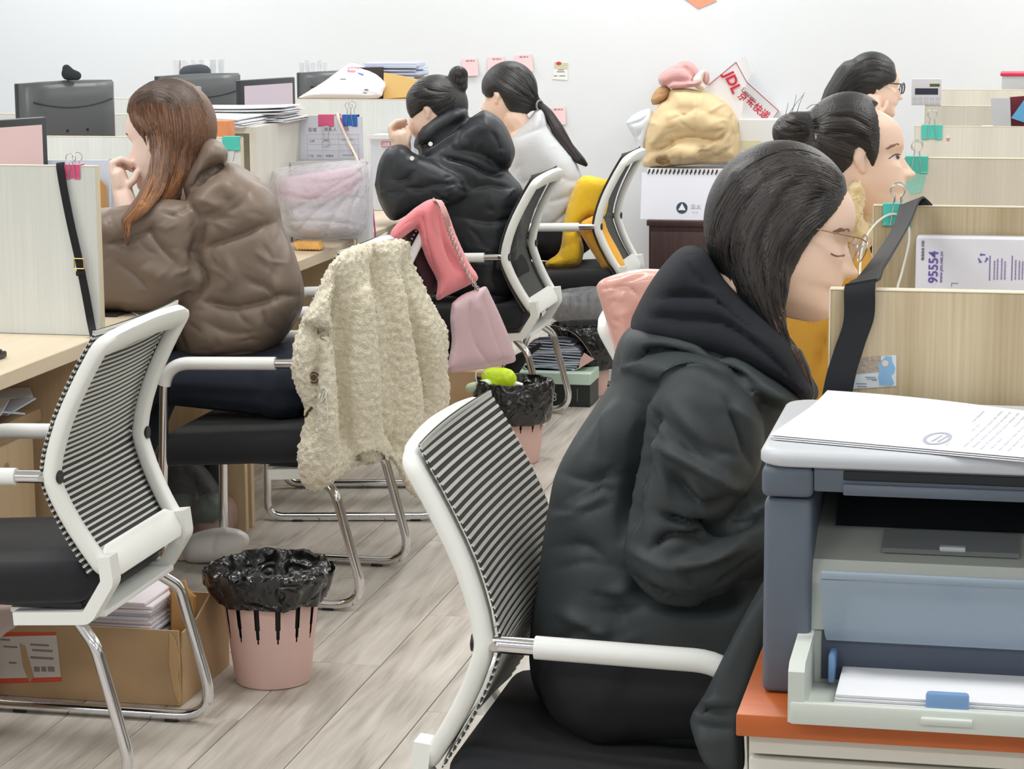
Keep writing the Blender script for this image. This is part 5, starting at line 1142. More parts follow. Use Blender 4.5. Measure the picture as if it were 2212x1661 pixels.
BO = [(975, 655), (1000, 635), (1035, 622), (1050, 618), (1062, 640), (1085, 690), (1105, 740), (1115, 775), (1108, 784), (1060, 795), (1010, 802), (975, 806), (966, 795), (975, 740), (972, 690)]
me = soft_mesh([(BO, BP, .05, .05, 34)], .005, [([(1018, 640), (1022, 690), (1030, 740), (1060, 790)], 7, .010), ([(1040, 630), (1060, 690), (1085, 770)], 7, .008), ([(1028, 645), (1035, 690)], 8, -.012), ([(968, 800), (1040, 790), (1112, 772)], 4, .006)], 3)
t = thing('handbag', 'mauve leather handbag hanging by a chain behind the pink hoodie', 'handbag', tuple(PY(1040, 800, 6.8)))
part('body', me, m_mauve, t, sharp=0)
g = G(); L = crom([PY(945, 436, 6.48), PY(958, 455, 6.46), PY(968, 490, 6.48), PY(985, 535, 6.52), PY(1010, 590, 6.56), PY(1034, 628, 6.60)], 9)
for i in range(0, len(L)-1):
    c = (L[i]+L[i+1])/2; d = L[i+1]-L[i]; ln = np.linalg.norm(d); d = d/ln; s_ = np.cross(d, FW); s_ /= np.linalg.norm(s_); w_ = s_ if i % 2 else (s_*.3+FW*.9)
    g.tube([c+d*ln*.75*cos(a)+w_*.0065*sin(a) for a in np.linspace(0, 2*pi, 9)[:-1]], .0018, 5, closed=True)
part('chain', g, mat('chain_metal', (.72, .66, .62, 1), .3, metal=1), t, kind='stuff')
part('shoulder_pad', G().strip(crom([PY(940, 434, 6.50), PY(950, 436, 6.45), PY(962, 462, 6.44), PY(968, 488, 6.46)], 5), RT*.008, .004), mat('pad_pink', rgb(232, 178, 176), .5), t)
# ---------------------------------------------------------------- yellow cushions on the far chair
m_yel = mat('yellow_plush', rgb(252, 204, 44), .9, bump=(60, .5, (1, 1, .3), .01), sheen=.3); m_yel2 = mat('amber_plush', rgb(248, 182, 62), .9, bump=(60, .08), sheen=.3)
me = soft_mesh([([(1244, 392), (1262, 378), (1300, 384), (1322, 392), (1316, 430), (1305, 470), (1270, 475), (1255, 500), (1262, 540), (1250, 575), (1205, 582), (1178, 576), (1180, 564), (1206, 545), (1214, 510), (1216, 480), (1230, 430)], YP(9.05), .06, .05, 26)], .007, [([(1216, 500), (1235, 500), (1260, 490)], 5, .015), ([(1240, 400), (1235, 450), (1228, 500)], 5, .006), ([(1200, 552), (1225, 560)], 4, .006)], 3)
single('yellow_cushion', me, m_yel, 'yellow boot-shaped plush cushion standing on the chair seat', 'cushion', sharp=0)
me = soft_mesh([([(1255, 478), (1285, 464), (1304, 470), (1315, 500), (1350, 568), (1338, 582), (1305, 584), (1288, 560), (1262, 520), (1250, 498)], YP(8.96), .045, .045, 24)], .007, None, 3)
single('yellow_cushion', me, m_yel2, 'amber roll-shaped cushion lying across the yellow boot cushion', 'cushion', sharp=0)
# ---------------------------------------------------------------- pink shiny jacket on the chair of the mustard-coated woman
me = soft_mesh([([(1286, 620), (1300, 603), (1345, 588), (1398, 580), (1470, 590), (1520, 640), (1520, 760), (1440, 800), (1345, 790), (1322, 735), (1308, 690)], YP(4.40), .05, .05, 34)], .005, [([(1288, 626), (1320, 618), (1360, 622), (1385, 650)], 6, .012), ([(1305, 640), (1335, 630), (1350, 632)], 5, .008), ([(1312, 652), (1345, 648)], 5, .007), ([(1335, 612), (1400, 588)], 6, .008), ([(1385, 650), (1365, 700), (1350, 760)], 7, .010), ([(1320, 670), (1335, 664)], 4, .006)]+wrinkles([(1300, 610), (1400, 590), (1400, 700), (1320, 710)], 14, (14, 40), (3, 5), (.003, .006), -10, 25, 3), 3)
single('pink_jacket', me, mat('pink_vinyl', rgb(234, 178, 166), .26, ridge=(12, .35, .02)), 'shiny salmon pink jacket draped on the chair behind the parka hood', 'jacket', sharp=0)
# ---------------------------------------------------------------- cabinet, calendar, coat pile and courier bag by the wall
t = thing('brown_cabinet', 'dark brown wooden cabinet by the wall under the spiral calendar', 'cabinet', (-1.42, 10.36, 0)); c0, c1 = PY(1402, 500, 10.16)[0], PY(1402, 500, 10.16)[0]+.36; ct = PY(1450, 476, 10.16)[2]
part('body', G().bx(c0, c1, 10.16, 10.57, .0005, ct-.025), m_dbrown, t); part('top', G().bx(c0-.01, c1+.01, 10.15, 10.575, ct-.025, ct, .003), m_dbrown, t); part('door', G().bx(c0+.01, c1-.01, 10.145, 10.159, .05, ct-.05, .002), m_dbrown, t)
ky = 10.20; q0, q1 = PY(1384, 474, ky), PY(1550, 376, ky)
t = thing('spiral_calendar', 'white desk calendar with a black spiral and round triangle logo', 'calendar', ((q0[0]+q1[0])/2, ky+.04, ct))
part('front_page', G().poly([(q0[0], ky-.012, ct+.0005), (q1[0], ky-.012, ct+.0005), (q1[0], ky+.03, q1[2]), (q0[0], ky+.03, q1[2])], (0, 1, 0), .006), mat('calendar_white', rgb(232, 234, 244), .6), t); part('back_board', G().poly([(q0[0], ky+.11, ct+.0005), (q1[0], ky+.11, ct+.0005), (q1[0], ky+.05, q1[2]), (q0[0], ky+.05, q1[2])], (0, 1, 0), .004), mat('calendar_white', rgb(232, 234, 244), .6), t)
part('base_board', G().bx(q0[0], q1[0], ky-.012, ky+.11, ct+.0002, ct+.003), m_paper, t)
for k in range(17):
    x = q0[0]+.03+k*(q1[0]-q0[0]-.04)/16; part('spiral_ring', G().tube([(x+.003*sin(a), ky+.042+.016*cos(a), q1[2]+.003+.012*sin(a)) for a in np.linspace(0, 2*pi, 13)[:-1]], .0028, 6, closed=True), m_black, t)
P = PY(1473, 449, ky-.004); P[1] = ky+.0; fr = lambda x, z, e=.0012: np.array([x, ky-.012+(z-ct)/(q1[2]-ct)*.042-e, z])
part('logo_disc', G().poly([fr(P[0]+.025*cos(a), P[2]+.025*sin(a)) for a in np.linspace(0, 2*pi, 25)[:-1]], (0, -1, 0), .0006), mat('logo_navy', rgb(48, 66, 84), .5), t, sharp=0)
part('logo_triangle', G().poly([fr(P[0]-.017, P[2]-.010, .0022), fr(P[0]+.017, P[2]-.010, .0022), fr(P[0], P[2]+.020, .0022)], (0, -1, 0), .0006), m_paper, t, sharp=0)
text_on('logo_text', '\u4e9a\u592a', .024, fr(P[0]+.062, P[2]+.004, .0022), XA, ZA, mat('logo_grey', rgb(186, 190, 204), .6), t); text_on('logo_small', 'YA TAI', .009, fr(P[0]+.06, P[2]-.018, .0022), XA, ZA, mat('logo_grey', rgb(186, 190, 204), .6), t)
bt_ = q1[2]+.012
single('carton', G().bx(q0[0]+.01, c1, ky+.125, 10.57, ct+.0005, bt_, .003, 1), m_paper, 'white carton behind the spiral calendar carrying the beige coat', 'carton')
m_beige = mat('beige_puffer', rgb(226, 200, 156), .6, ridge=(9, .5, .03)); yp = 10.40
PO = [(1446, 194), (1458, 190), (1505, 193), (1560, 215), (1590, 250), (1598, 300), (1592, 345), (1560, 352), (1500, 356), (1430, 362), (1392, 364), (1388, 340), (1392, 300), (1402, 262), (1422, 226), (1440, 214)]
me = soft_mesh([(PO, YP(yp), .10, .10, 45), ([(1402, 265), (1440, 230), (1520, 225), (1575, 260), (1572, 288), (1530, 302), (1460, 300), (1420, 322), (1396, 320)], YP(yp-.02), .10, .06, 34), ([(1436, 318), (1460, 306), (1500, 310), (1520, 325), (1505, 350), (1460, 356), (1436, 345)], YP(yp-.06), .07, .05, 22)], .007,
    [([(1398, 330), (1430, 322), (1462, 302), (1500, 298), (1545, 304), (1572, 286)], 6, .035), ([(1505, 345), (1518, 325), (1525, 312)], 5, .02), ([(1440, 262), (1490, 240), (1510, 228)], 6, .010), ([(1495, 300), (1508, 268)], 5, .008), ([(1520, 345), (1560, 335), (1590, 310)], 6, .012), ([(1448, 196), (1452, 215)], 4, .006), ([(1540, 330), (1580, 322)], 5, .01)]+wrinkles(PO, 34, (16, 50), (2.5, 4.5), (.006, .012), -25, 40, 5), 2)
V = coords(me); q, z = proj(V); m = ((q[:, 0]-1433)/16)**2+((q[:, 1]-346)/9)**2 < 1; V[m] += FW*.04; V[:, 2] = np.maximum(V[:, 2], bt_+.001); setco(me, V)
V[:, 1] = np.minimum(V[:, 1], YW-.004); setco(me, V)
single('beige_coat', me, m_beige, 'folded beige puffer coat piled on the carton by the wall', 'coat', sharp=0)
m_pp = mat('pink_plush', rgb(218, 164, 164), .95, bump=(240, .5), sheen=.5)
me = soft_mesh([([(1424, 185), (1422, 165), (1440, 148), (1465, 140), (1490, 155), (1498, 172), (1480, 182), (1440, 188)], YP(yp), .06, .06, 22), ([(1450, 150), (1470, 132), (1495, 134), (1512, 158), (1505, 172), (1480, 160)], YP(yp+.04), .05, .05, 20), ([(1437, 184), (1455, 176), (1490, 176), (1510, 170), (1518, 178), (1500, 188), (1450, 192)], YP(yp-.04), .035, .04, 12), ([(1516, 172), (1520, 156), (1530, 154), (1534, 172), (1526, 186)], YP(yp), .03, .03, 10)], .006, [([(1448, 148), (1480, 145), (1498, 170)], 4, .012)], 2)
single('plush_toy', me, m_pp, 'curled dusty pink plush lying on the beige puffer coat', 'plush toy', sharp=0)
me = soft_mesh([([(1496, 168), (1512, 152), (1524, 152), (1520, 175), (1526, 192), (1515, 196), (1498, 186)], YP(yp-.01), .03, .04, 14)], .006, None, 2); single('cream_cloth', me, mat('cream_cloth', rgb(244, 238, 222), .8), 'cream cloth scrap tucked beside the pink plush', 'cloth', sharp=0)
me = soft_mesh([([(1408, 228), (1406, 212), (1420, 190), (1440, 184), (1450, 195), (1445, 212), (1425, 225)], YP(yp+.02), .05, .05, 18)], .006, [([(1415, 205), (1440, 200)], 4, .01)], 2); single('plush_toy', me, mat('tan_plush', rgb(196, 156, 112), .95, bump=(200, .5)), 'tan plush wedged between the beige coat and the pink plush', 'plush toy', sharp=0)
me = soft_mesh([([(1350, 265), (1370, 246), (1405, 234), (1412, 262), (1400, 300), (1392, 335), (1378, 330), (1370, 300)], YP(10.42), .05, .06, 22)], .006, [([(1355, 270), (1385, 260), (1405, 240)], 4, .012), ([(1375, 300), (1390, 275)], 4, .012)], 2)
V = coords(me); V[:, 2] = np.maximum(V[:, 2], bt_-.05); setco(me, V); single('plastic_bag', me, mat('white_film', rgb(232, 238, 246), .25, bump=(30, .6)), 'crinkled white plastic bag beside the beige coat', 'plastic bag', sharp=0)
# white carton and the courier bag
a, b = PY(1596, 330, 10.44), PY(1700, 258, 10.44); t = thing('white_box', 'white box with a yellowish label by the wall behind the hair bun', 'box', ((a[0]+b[0])/2, 10.5, 0))
part('box', G().bx(a[0], b[0], 10.44, 10.57, .0005, b[2], .003, 1), mat('box_white', rgb(232, 233, 232), .7), t); P = PY(1615, 312, 10.439); part('yellow_label', G().bx(P[0]-.03, P[0]+.06, 10.4385, 10.4398, P[2]-.02, P[2]+.018), mat('label_yellow', rgb(222, 216, 176), .7), t)
yj = 10.46
fa = lambda x, y: PY(x, y, yj+(.0016*max(0, x-1606)))
t = thing('courier_bag', 'white courier bag with red JDL express lettering leaning on the wall', 'courier bag', tuple(fa(1640, 262)))
m_mail = mat('mailer_white2', rgb(240, 241, 244), .5)
g = G(); P0 = [fa(*p) for p in ((1524, 186), (1590, 132), (1613, 176), (1600, 262), (1560, 300), (1524, 262))]; P1 = [fa(*p) for p in ((1613, 176), (1684, 240), (1668, 262), (1600, 262))]
part('left_face', G().poly(P0, (0, 1, 0), .03), m_mail, t); part('right_face', G().poly(P1, (0, 1, 0), .02), mat('mailer_grey', rgb(222, 221, 222), .5), t); part('top_flap', G().poly([fa(*p)+np.array([0, .004, 0]) for p in ((1590, 132), (1611, 120), (1627, 158), (1613, 176))], (0, 1, 0), .02), m_mail, t)  # right face toned greyer: shade past the fold put into colour
m_jr = mat('jd_red', rgb(206, 40, 62), .5); m_jl = mat('jd_line', rgb(186, 70, 92), .5)
ln = [fa(*p)-np.array([0, .001, 0]) for p in ((1530, 184), (1590, 134), (1613, 177), (1682, 239), (1668, 259))]
g = G()
for a_, b_ in zip(ln, ln[1:]): g.tube([a_, b_], .0016, 6)
part('red_border', g, m_jl, t)
def tdir(p, q): d = fa(*q)-fa(*p); return d/np.linalg.norm(d)
def txt(name, s_, size, c, p, q, m, bold=0.): 
    d = tdir(p, q); n = np.array([0, -1., 0]); n -= d*(n@d); n /= np.linalg.norm(n); u = np.cross(n, d); text_on(name, s_, size, fa(*c)-np.array([0, .0025, 0]), d, u, m, t, bold=bold)
txt('logo_letters', 'JDL', .064, (1582, 178), (1570, 155), (1592, 202), m_jr, .0022); txt('logo_small', 'Express', .03, (1618, 205), (1605, 192), (1632, 216), m_ink)
txt('chinese_lettering', '\u4eac\u4e1c\u5feb\u9012', .047, (1628, 229), (1600, 206), (1656, 252), m_jr, .0006)
# ================================================================== people
m_skin = mat('skin', rgb(246, 214, 194), .5, sss=.12); m_skin2 = mat('skin_pale', rgb(248, 220, 206), .5, sss=.12)
m_lip = mat('lips', rgb(196, 118, 116), .45); m_browm = mat('brow', rgb(96, 72, 62), .8); m_dark = mat('eye_dark', rgb(50, 38, 36), .35); m_eyew = mat('eye_white', rgb(226, 216, 210), .3)
m_hairk = mat('hair_black', rgb(38, 37, 38), .42, bump=(220, .3)); m_hairk2 = mat('hair_black_light', rgb(62, 60, 60), .4)
m_hairb = mat('hair_brown', rgb(110, 80, 62), .45, bump=(220, .3)); m_hairb2 = mat('hair_copper', rgb(140, 98, 70), .42); m_hairb3 = mat('hair_umber', rgb(92, 70, 58), .45)
def pch(z, T):
    T = sorted(T); x = np.array([t[0] for t in T]); y = np.array([t[1] for t in T]); h = np.diff(x); d = np.diff(y)/h; m = np.zeros(len(x)); m[0], m[-1] = d[0], d[-1]
    for i in range(1, len(x)-1): m[i] = 0 if d[i-1]*d[i] <= 0 else 2*d[i-1]*d[i]/(d[i-1]+d[i])
    z = np.clip(z, x[0], x[-1]); i = np.clip(np.searchsorted(x, z)-1, 0, len(h)-1); t = (z-x[i])/h[i]
    return (2*t**3-3*t**2+1)*y[i]+(t**3-2*t**2+t)*h[i]*m[i]+(-2*t**3+3*t**2)*y[i+1]+(t**3-t**2)*h[i]*m[i+1]
FRONT = [(0, .26), (.03, .345), (.08, .378), (.14, .37), (.2, .362), (.26, .395), (.32, .392), (.38, .382), (.45, .378), (.53, .372), (.60, .405), (.68, .408), (.76, .39), (.85, .33), (.93, .22), (.98, .1), (1, 0)]
BACK = [(0, -.12), (.1, -.2), (.2, -.28), (.3, -.36), (.42, -.44), (.55, -.49), (.7, -.49), (.82, -.43), (.92, -.29), (.98, -.12), (1, -.02)]
WID = [(0, .07), (.04, .14), (.1, .205), (.2, .262), (.3, .30), (.4, .322), (.5, .335), (.62, .345), (.74, .335), (.84, .29), (.92, .215), (.98, .10), (1, .01)]
def head_grid(H):
    """skull with face: +x face, +z up, origin at the ear, units metres"""
    nz, nt = 90, 96; V = []
    zs = np.concatenate([np.linspace(0, .9, nz-14), 1-.1*np.linspace(1, 0, 15)[1:]**1.6]); zs[-1] = 1
    th = np.arange(nt)*2*pi/nt
    for z in zs:
        f, b, w_ = float(pch(np.array(z), FRONT)), float(pch(np.array(z), BACK)), float(pch(np.array(z), WID)); sm = min(1, max(0, (z-.08)/.42)); sm = sm*sm*(3-2*sm); c = (f*.15+b*.35)*sm+(f+b)*.3*(1-sm)
        ct, st = np.cos(th), np.sin(th); x = np.where(ct > 0, c+(f-c)*np.abs(ct)**.92, c-(c-b)*np.abs(ct)); y = w_*np.sign(st)*np.abs(st)**.95
        g_ = lambda y0, s: np.exp(-((np.abs(y)-y0)/s)**2)
        fr = np.clip(ct*2, 0, 1)
        nose = np.interp(z, [.30, .325, .345, .375, .42, .48, .54, .58], [0, .035, .105, .125, .085, .05, .02, 0]); ns = np.interp(z, [.3, .36, .42, .55], [.055, .058, .042, .032])
        dx = nose*g_(0, ns) + np.interp(z, [.30, .33, .355, .39, .41], [0, .02, .035, .015, 0])*g_(.065, .03)
        dx += np.interp(z, [.235, .255, .268, .275, .285, .305, .32], [0, .020, .012, .004, .024, .012, 0])*g_(0, .09)
        dx += np.interp(z, [.42, .5, .535, .57, .62], [0, -.030, -.045, -.03, 0])*g_(.155, .075)
        dx += np.interp(z, [.52, .54, .56], [0, .018, 0])*g_(.15, .05)
        dx += np.interp(z, [.3, .42, .5], [0, .018, 0])*g_(.19, .07)
        x = x+dx*fr
        for j in range(nt): V.append((x[j]*H, y[j]*H, (z-.5)*H))
    F = [(i*nt+j, i*nt+(j+1) % nt, (i+1)*nt+(j+1) % nt, (i+1)*nt+j) for i in range(nz-1) for j in range(nt)]+[tuple(range(nt))[::-1], tuple((nz-1)*nt+j for j in range(nt))]
    return V, F
class Head:
    def __init__(s, px, py, Y, face, away=0., tilt=0., H=.225, lean=0.):
        """face +1 looks to picture right, -1 left; away degrees turned from the viewer, tilt degrees nose-down"""
        s.H = H; s.C = PY(px, py, Y); a, d = radians(away), radians(tilt)
        hor = face*RT*cos(a)+FW*sin(a); f = hor*cos(d)-UP*sin(d); u = UP*cos(d)+hor*sin(d); l = np.cross(u, f)
        if lean: e = radians(lean); u, l = u*cos(e)+l*sin(e), l*cos(e)-u*sin(e)
        s.A = np.stack([f, l, u])          # rows: local x,y,z in world
    def W(s, x, y, z): return s.C+(np.array([x, y, z])*s.H) @ s.A
    def addto(s, g):
        V, F = head_grid(s.H); g.add(s.C+np.array(V) @ s.A, F)
        for sd in (-1, 1):
            chain(g, [(s.W(-.02, sd*.345, .07), np.array([.055, .022, .05])*s.H), (s.W(-.045, sd*.355, .0), np.array([.05, .026, .06])*s.H), (s.W(-.01, sd*.335, -.10), np.array([.03, .018, .03])*s.H)], s.A)
        return g
    def neck(s, g, base, r=.054):
        chain(g, [(s.W(-.12, 0, -.1), r*1.02), (s.W(-.17, 0, -.38), r), (base, r*1.12)])
    def local(s, V): return ((V-s.C) @ s.A.T)/s.H
    def hair(s, g, grow=0., zc=.10, rx=.50, ry=.40, rz=.47, xc=-.07): g.hull(ell(s.W(xc, 0, zc), np.array([rx+grow, ry+grow, rz+grow])*s.H, s.A, 4))
    def carve(s, me, poly):
        """keep hair off the face: side-view polygon (x,z) in head units, both sides"""
        V = coords(me); L = s.local(V); q = L[:, [0, 2]]; m = inside(q, poly); d = dist_poly(q, poly, True); f = np.where(m, .22+.78*np.clip(d/.04, 0, 1), .22*np.clip(1-d/.10, 0, 1))[:, None]
        L2 = L.copy(); L2[:, 1] *= .60; L2[:, 0] = np.minimum(L2[:, 0]*.62, .22); V2 = s.C+(L2*s.H) @ s.A; setco(me, V*(1-f)+V2*f); return me
def strands(me, guides, n, mats, r, parent, root_t=None, jitter=2.0, off=.0006, name='hair_strands', seed=1):
    """fine locks lying on the hair volume; guides are flow lines (pixels) swept in order"""
    rnd = random.Random(seed); Gs = [crom(np.array(g, float), 6) for g in guides]; k = 15
    Gs = [np.array([[np.interp(t, np.linspace(0, 1, len(c)), c[:, 0]), np.interp(t, np.linspace(0, 1, len(c)), c[:, 1])] for t in np.linspace(0, 1, k)]) for c in Gs]
    b = BVHTree.FromPolygons([tuple(v) for v in coords(me)], [tuple(p.vertices) for p in me.polygons]); gs = [G() for _ in mats]
    for i in range(n):
        t = rnd.random()*(len(Gs)-1); a = int(min(t, len(Gs)-2)); f = t-a; c = Gs[a]*(1-f)+Gs[a+1]*f
        c = c+np.array([rnd.gauss(0, jitter), rnd.gauss(0, jitter)]); t0, t1 = rnd.uniform(0, .35), rnd.uniform(.6, 1.0); c = np.array([[np.interp(t0+(t1-t0)*q, np.linspace(0, 1, k), c[:, 0]), np.interp(t0+(t1-t0)*q, np.linspace(0, 1, k), c[:, 1])] for q in np.linspace(0, 1, 12)])
        P = []
        for x, y in c:
            ry = ray(x, y); ry = ry/np.linalg.norm(ry); h = b.ray_cast(Vector(CAMP), Vector(ry))
            if h[0] is None: 
                if len(P) > 3: break
                P = []; continue
            p = np.array(h[0])-ry*off
            if P and np.linalg.norm(p-P[-1]) > .05: break
            P.append(p)
        if len(P) > 3: m = len(P); gs[rnd.randrange(len(mats))].tube(P, [r*(.35+.65*sin(pi*min(.97, max(.03, q/(m-1))))) for q in range(m)], 4, cap=False)
    for g, m in zip(gs, mats):
        if g.v: part(name, g, m, parent, kind='stuff', sharp=0)
def decals(me, polys, off=.0009):
    g = G()
    for L in polys:
        C = np.array(L, float); c0 = C.mean(0); R = on_surface(me, list(map(tuple, C))+[tuple(c0)], off)
        if any(p is None for p in R): continue
        n = len(C); g.add(R, [(i, (i+1) % n, n) for i in range(n)])
    return g
def line_on(me, L, r, off=.0006, n=4):
    P = [p for p in on_surface(me, crom(np.array(L, float), n), off) if p is not None]; return G().tube(P, r, 5) if len(P) > 2 else G()
def finger(g, pts, r): chain(g, [(p, r*(1-.10*i)) for i, p in enumerate(pts)], sub=2)
def shoes(t, x, y, face, m):
    for dy in (-.09, .09):
        g = G(); chain(g, [((x, y+dy, .045), (.045, .043, .045)), ((x+face*.15, y+dy, .035), (.04, .042, .035))], np.eye(3)); me = remesh(g, 'shoe', .008, 2); V = coords(me); V[:, 2] = np.maximum(V[:, 2], .001); setco(me, V); part('shoe', me, m, t, sharp=0)
def seated_legs(hx, hy, hz, kx, kz, fx, r=.075, dy=.10):
    """trousers: hips, thighs to the knees, shins down to the floor"""
    g = G(); E3 = np.eye(3)
    chain(g, [((hx, hy-dy*.8, hz), (r*1.35, r*1.2, r*1.2)), ((hx, hy+dy*.8, hz), (r*1.35, r*1.2, r*1.2))], E3)
    for s in (-1, 1): chain(g, [((hx, hy+s*dy*.8, hz), r*1.1), ((kx, hy+s*dy, kz), r*.82), ((fx, hy+s*dy*.9, .09), r*.62)], E3)
    return g
m_jean = mat('dark_denim', rgb(38, 46, 60), .85, bump=(700, .2)); m_blk = mat('black_trousers', rgb(26, 27, 31), .9); m_shoe = mat('dark_shoe', rgb(44, 42, 44), .5)

# ------------------------------------------------------------------ woman in the brown puffer jacket
Y1 = 5.74
t = thing('person', 'long-haired woman in a brown puffer jacket biting her nails at the desk', 'person', (-1.87, Y1, 0))
hd = Head(357, 306, Y1, -1, away=24, tilt=8, H=.252)
g = G(); hd.addto(g); hd.neck(g, PY(440, 430, Y1)); pchain(g, [(462, 490, Y1, 40, 36, .10), (510, 600, Y1, 60, 60, .10), (520, 740, Y1, 60, 45, .12)])
# forearm and hand at the mouth
yh = Y1-.06
pchain(g, [(300, 560, yh-.03, 30), (282, 470, yh-.02, 27), (268, 425, yh-.01, 23), (262, 400, yh, 22)])
pchain(g, [(262, 402, yh, 21, 20, .035), (256, 378, yh, 18, 20, .036)])
F_ = lambda L: [PY(x, y, yh+d) for x, y, d in L]
finger(g, F_([(244, 375, -.02), (243, 352, -.02), (262, 343, -.012), (282, 352, 0)]), .0105); finger(g, F_([(248, 372, 0), (250, 350, .0), (268, 346, .006), (287, 358, .01)]), .0105)
finger(g, F_([(252, 372, .02), (256, 354, .022), (272, 352, .024), (286, 364, .022)]), .010); finger(g, F_([(258, 376, .036), (263, 360, .038), (276, 360, .036), (284, 368, .032)]), .009)
finger(g, F_([(272, 405, -.012), (290, 388, -.01), (296, 372, -.004)]), .0115)
body = remesh(g, 'body', .0036, 3, .4); bcp = body.copy(); part('body', body, m_skin2, t, sharp=0)
eb = line_on(bcp, [(265, 284), (270, 286), (276, 291)], .0022); part('eyebrow', eb, m_browm, t); part('eyelashes', line_on(bcp, [(268, 297), (273, 299), (279, 299)], .0018), m_dark, t)
part('lips', decals(bcp, [[(282, 362), (287, 358), (292, 364), (288, 370)]]), m_lip, t, sharp=0)
g = G(); hd.hair(g, .02, zc=.13, rz=.50)
pchain(g, [(352, 230, Y1, 78, 55, .10), (385, 300, Y1, 62, 55, .10), (378, 370, Y1-.02, 55, 50, .09), (345, 430, Y1-.05, 36, 40, .07), (305, 470, Y1-.09, 20, 26, .04), (278, 500, Y1-.10, 9, 14, .02)])
pchain(g, [(392, 240, Y1, 36, 50, .09), (412, 300, Y1, 26, 50, .09), (405, 380, Y1, 30, 40, .07), (370, 430, Y1-.03, 26, 30, .05), (330, 450, Y1-.08, 22, 24, .04)])
pchain(g, [(350, 330, Y1-.08, 22, 40, .05), (338, 390, Y1-.14, 22, 36, .045), (305, 445, Y1-.22, 18, 26, .035), (272, 476, Y1-.255, 11, 14, .02), (276, 522, Y1-.26, 6, 12, .014)])
hair = remesh(g, 'hair', .006, 3)
hd.carve(hair, [(.7, .36), (.28, .34), (.20, .2), (.12, .09), (.05, -.0), (.0, -.12), (.0, -.3), (.0, -.6), (.7, -.6)])
folds(hair, [([(300, 290), (330, 300), (345, 270)], 5, .012), ([(345, 220), (350, 330), (320, 440)], 6, .008), ([(385, 220), (395, 320), (350, 430)], 6, .008), ([(365, 200), (372, 320), (335, 430)], 5, .006)])
hc = hair.copy(); part('hair', hair, m_hairb, t, sharp=0)
GS = [[(300, 185), (280, 215), (268, 245), (285, 275), (320, 285)], [(310, 180), (295, 220), (310, 270), (335, 300), (325, 400), (290, 460), (265, 490)], [(325, 175), (325, 230), (340, 300), (335, 400), (300, 465), (272, 510)], [(340, 172), (350, 240), (360, 320), (345, 420), (310, 475)], [(360, 172), (380, 240), (385, 330), (365, 420), (320, 470)], [(375, 176), (405, 240), (408, 330), (390, 410), (345, 455)], [(390, 182), (428, 250), (432, 320), (415, 390), (370, 440)], [(400, 188), (442, 260), (444, 310), (425, 370)]]
strands(hc, GS, 620, [m_hairb2, m_hairb, m_hairb3], .0016, t, jitter=3, seed=2)
strands(hc, [[(285, 205), (320, 178), (370, 172), (420, 200), (448, 250)], [(275, 225), (310, 195), (360, 190), (405, 220), (440, 280)], [(268, 245), (300, 215), (345, 215), (385, 250)]], 260, [mat('hair_ash', rgb(78, 70, 66), .45), m_hairb3], .0016, t, jitter=4, seed=14)
strands(hc, [[(330, 330), (325, 390), (292, 450), (268, 480), (274, 520)], [(350, 330), (340, 400), (310, 450), (285, 480), (276, 515)], [(385, 330), (370, 400), (335, 440), (300, 460)], [(410, 320), (395, 380), (360, 430), (320, 455)]], 170, [mat('hair_gold', rgb(188, 132, 84), .42), m_hairb2], .0016, t, jitter=3, seed=3)
# jacket
JP = YP(Y1)
me = soft_mesh([([(150, 470), (222, 448), (262, 470), (262, 650), (220, 672), (150, 660)], YP(Y1-.17), .06, .09, 40), ([(430, 420), (470, 370), (500, 350), (560, 385), (600, 432), (612, 490), (640, 555), (658, 632), (640, 695), (575, 770), (490, 798), (405, 792), (380, 750), (370, 680), (360, 560), (380, 470)], JP, .17, .17, 70), ([(395, 440), (420, 400), (470, 365), (520, 380), (540, 430), (480, 480), (420, 490)], YP(Y1-.04), .13, .12, 40),
    ([(150, 470), (222, 452), (300, 438), (370, 430), (430, 450), (455, 520), (440, 600), (400, 655), (330, 674), (225, 670), (150, 660)], YP(Y1-.15, .0004, 300), .07, .09, 62),
    ([(385, 405), (415, 350), (440, 305), (466, 300), (490, 322), (488, 350), (455, 372), (430, 415), (400, 430)], YP(Y1-.02), .09, .09, 32)], .0058,
    [([(600, 480), (560, 492), (500, 515), (430, 540)], 9, .022), ([(655, 640), (610, 640), (560, 655), (500, 665), (430, 650)], 9, .022), ([(440, 470), (425, 520), (418, 560), (440, 610), (400, 660)], 10, .030), ([(225, 528), (270, 520), (320, 500), (345, 480)], 7, .020), ([(330, 470), (325, 500), (345, 530), (380, 570)], 7, .014), ([(245, 560), (300, 600), (330, 640)], 8, .010), ([(480, 368), (440, 380), (410, 405)], 6, .020), ([(400, 410), (440, 390), (475, 372)], 5, .012),
     ([(545, 400), (520, 440), (470, 470)], 9, .008), ([(560, 520), (590, 560), (600, 620)], 9, .010), ([(530, 610), (570, 620), (600, 650)], 7, .012), ([(430, 690), (500, 720), (580, 715)], 12, .008), ([(560, 660), (575, 700), (600, 720)], 7, .012), ([(480, 540), (500, 590), (480, 640)], 12, -.010), ([(280, 570), (330, 590), (380, 600)], 16, -.010), ([(395, 440), (450, 440), (520, 470)], 16, -.008), ([(380, 770), (450, 775), (560, 760)], 9, .010)]+wrinkles([(430, 430), (560, 420), (640, 560), (640, 690), (480, 780), (390, 700), (400, 500)], 34, (24, 80), (2.6, 4.5), (.002, .0055), lambda c: 30+.12*(c[0]-500), 30, 21)+wrinkles([(230, 470), (430, 450), (440, 600), (330, 660), (230, 650)], 26, (22, 60), (3, 5.5), (.003, .008), -15, 40, 22), 2)
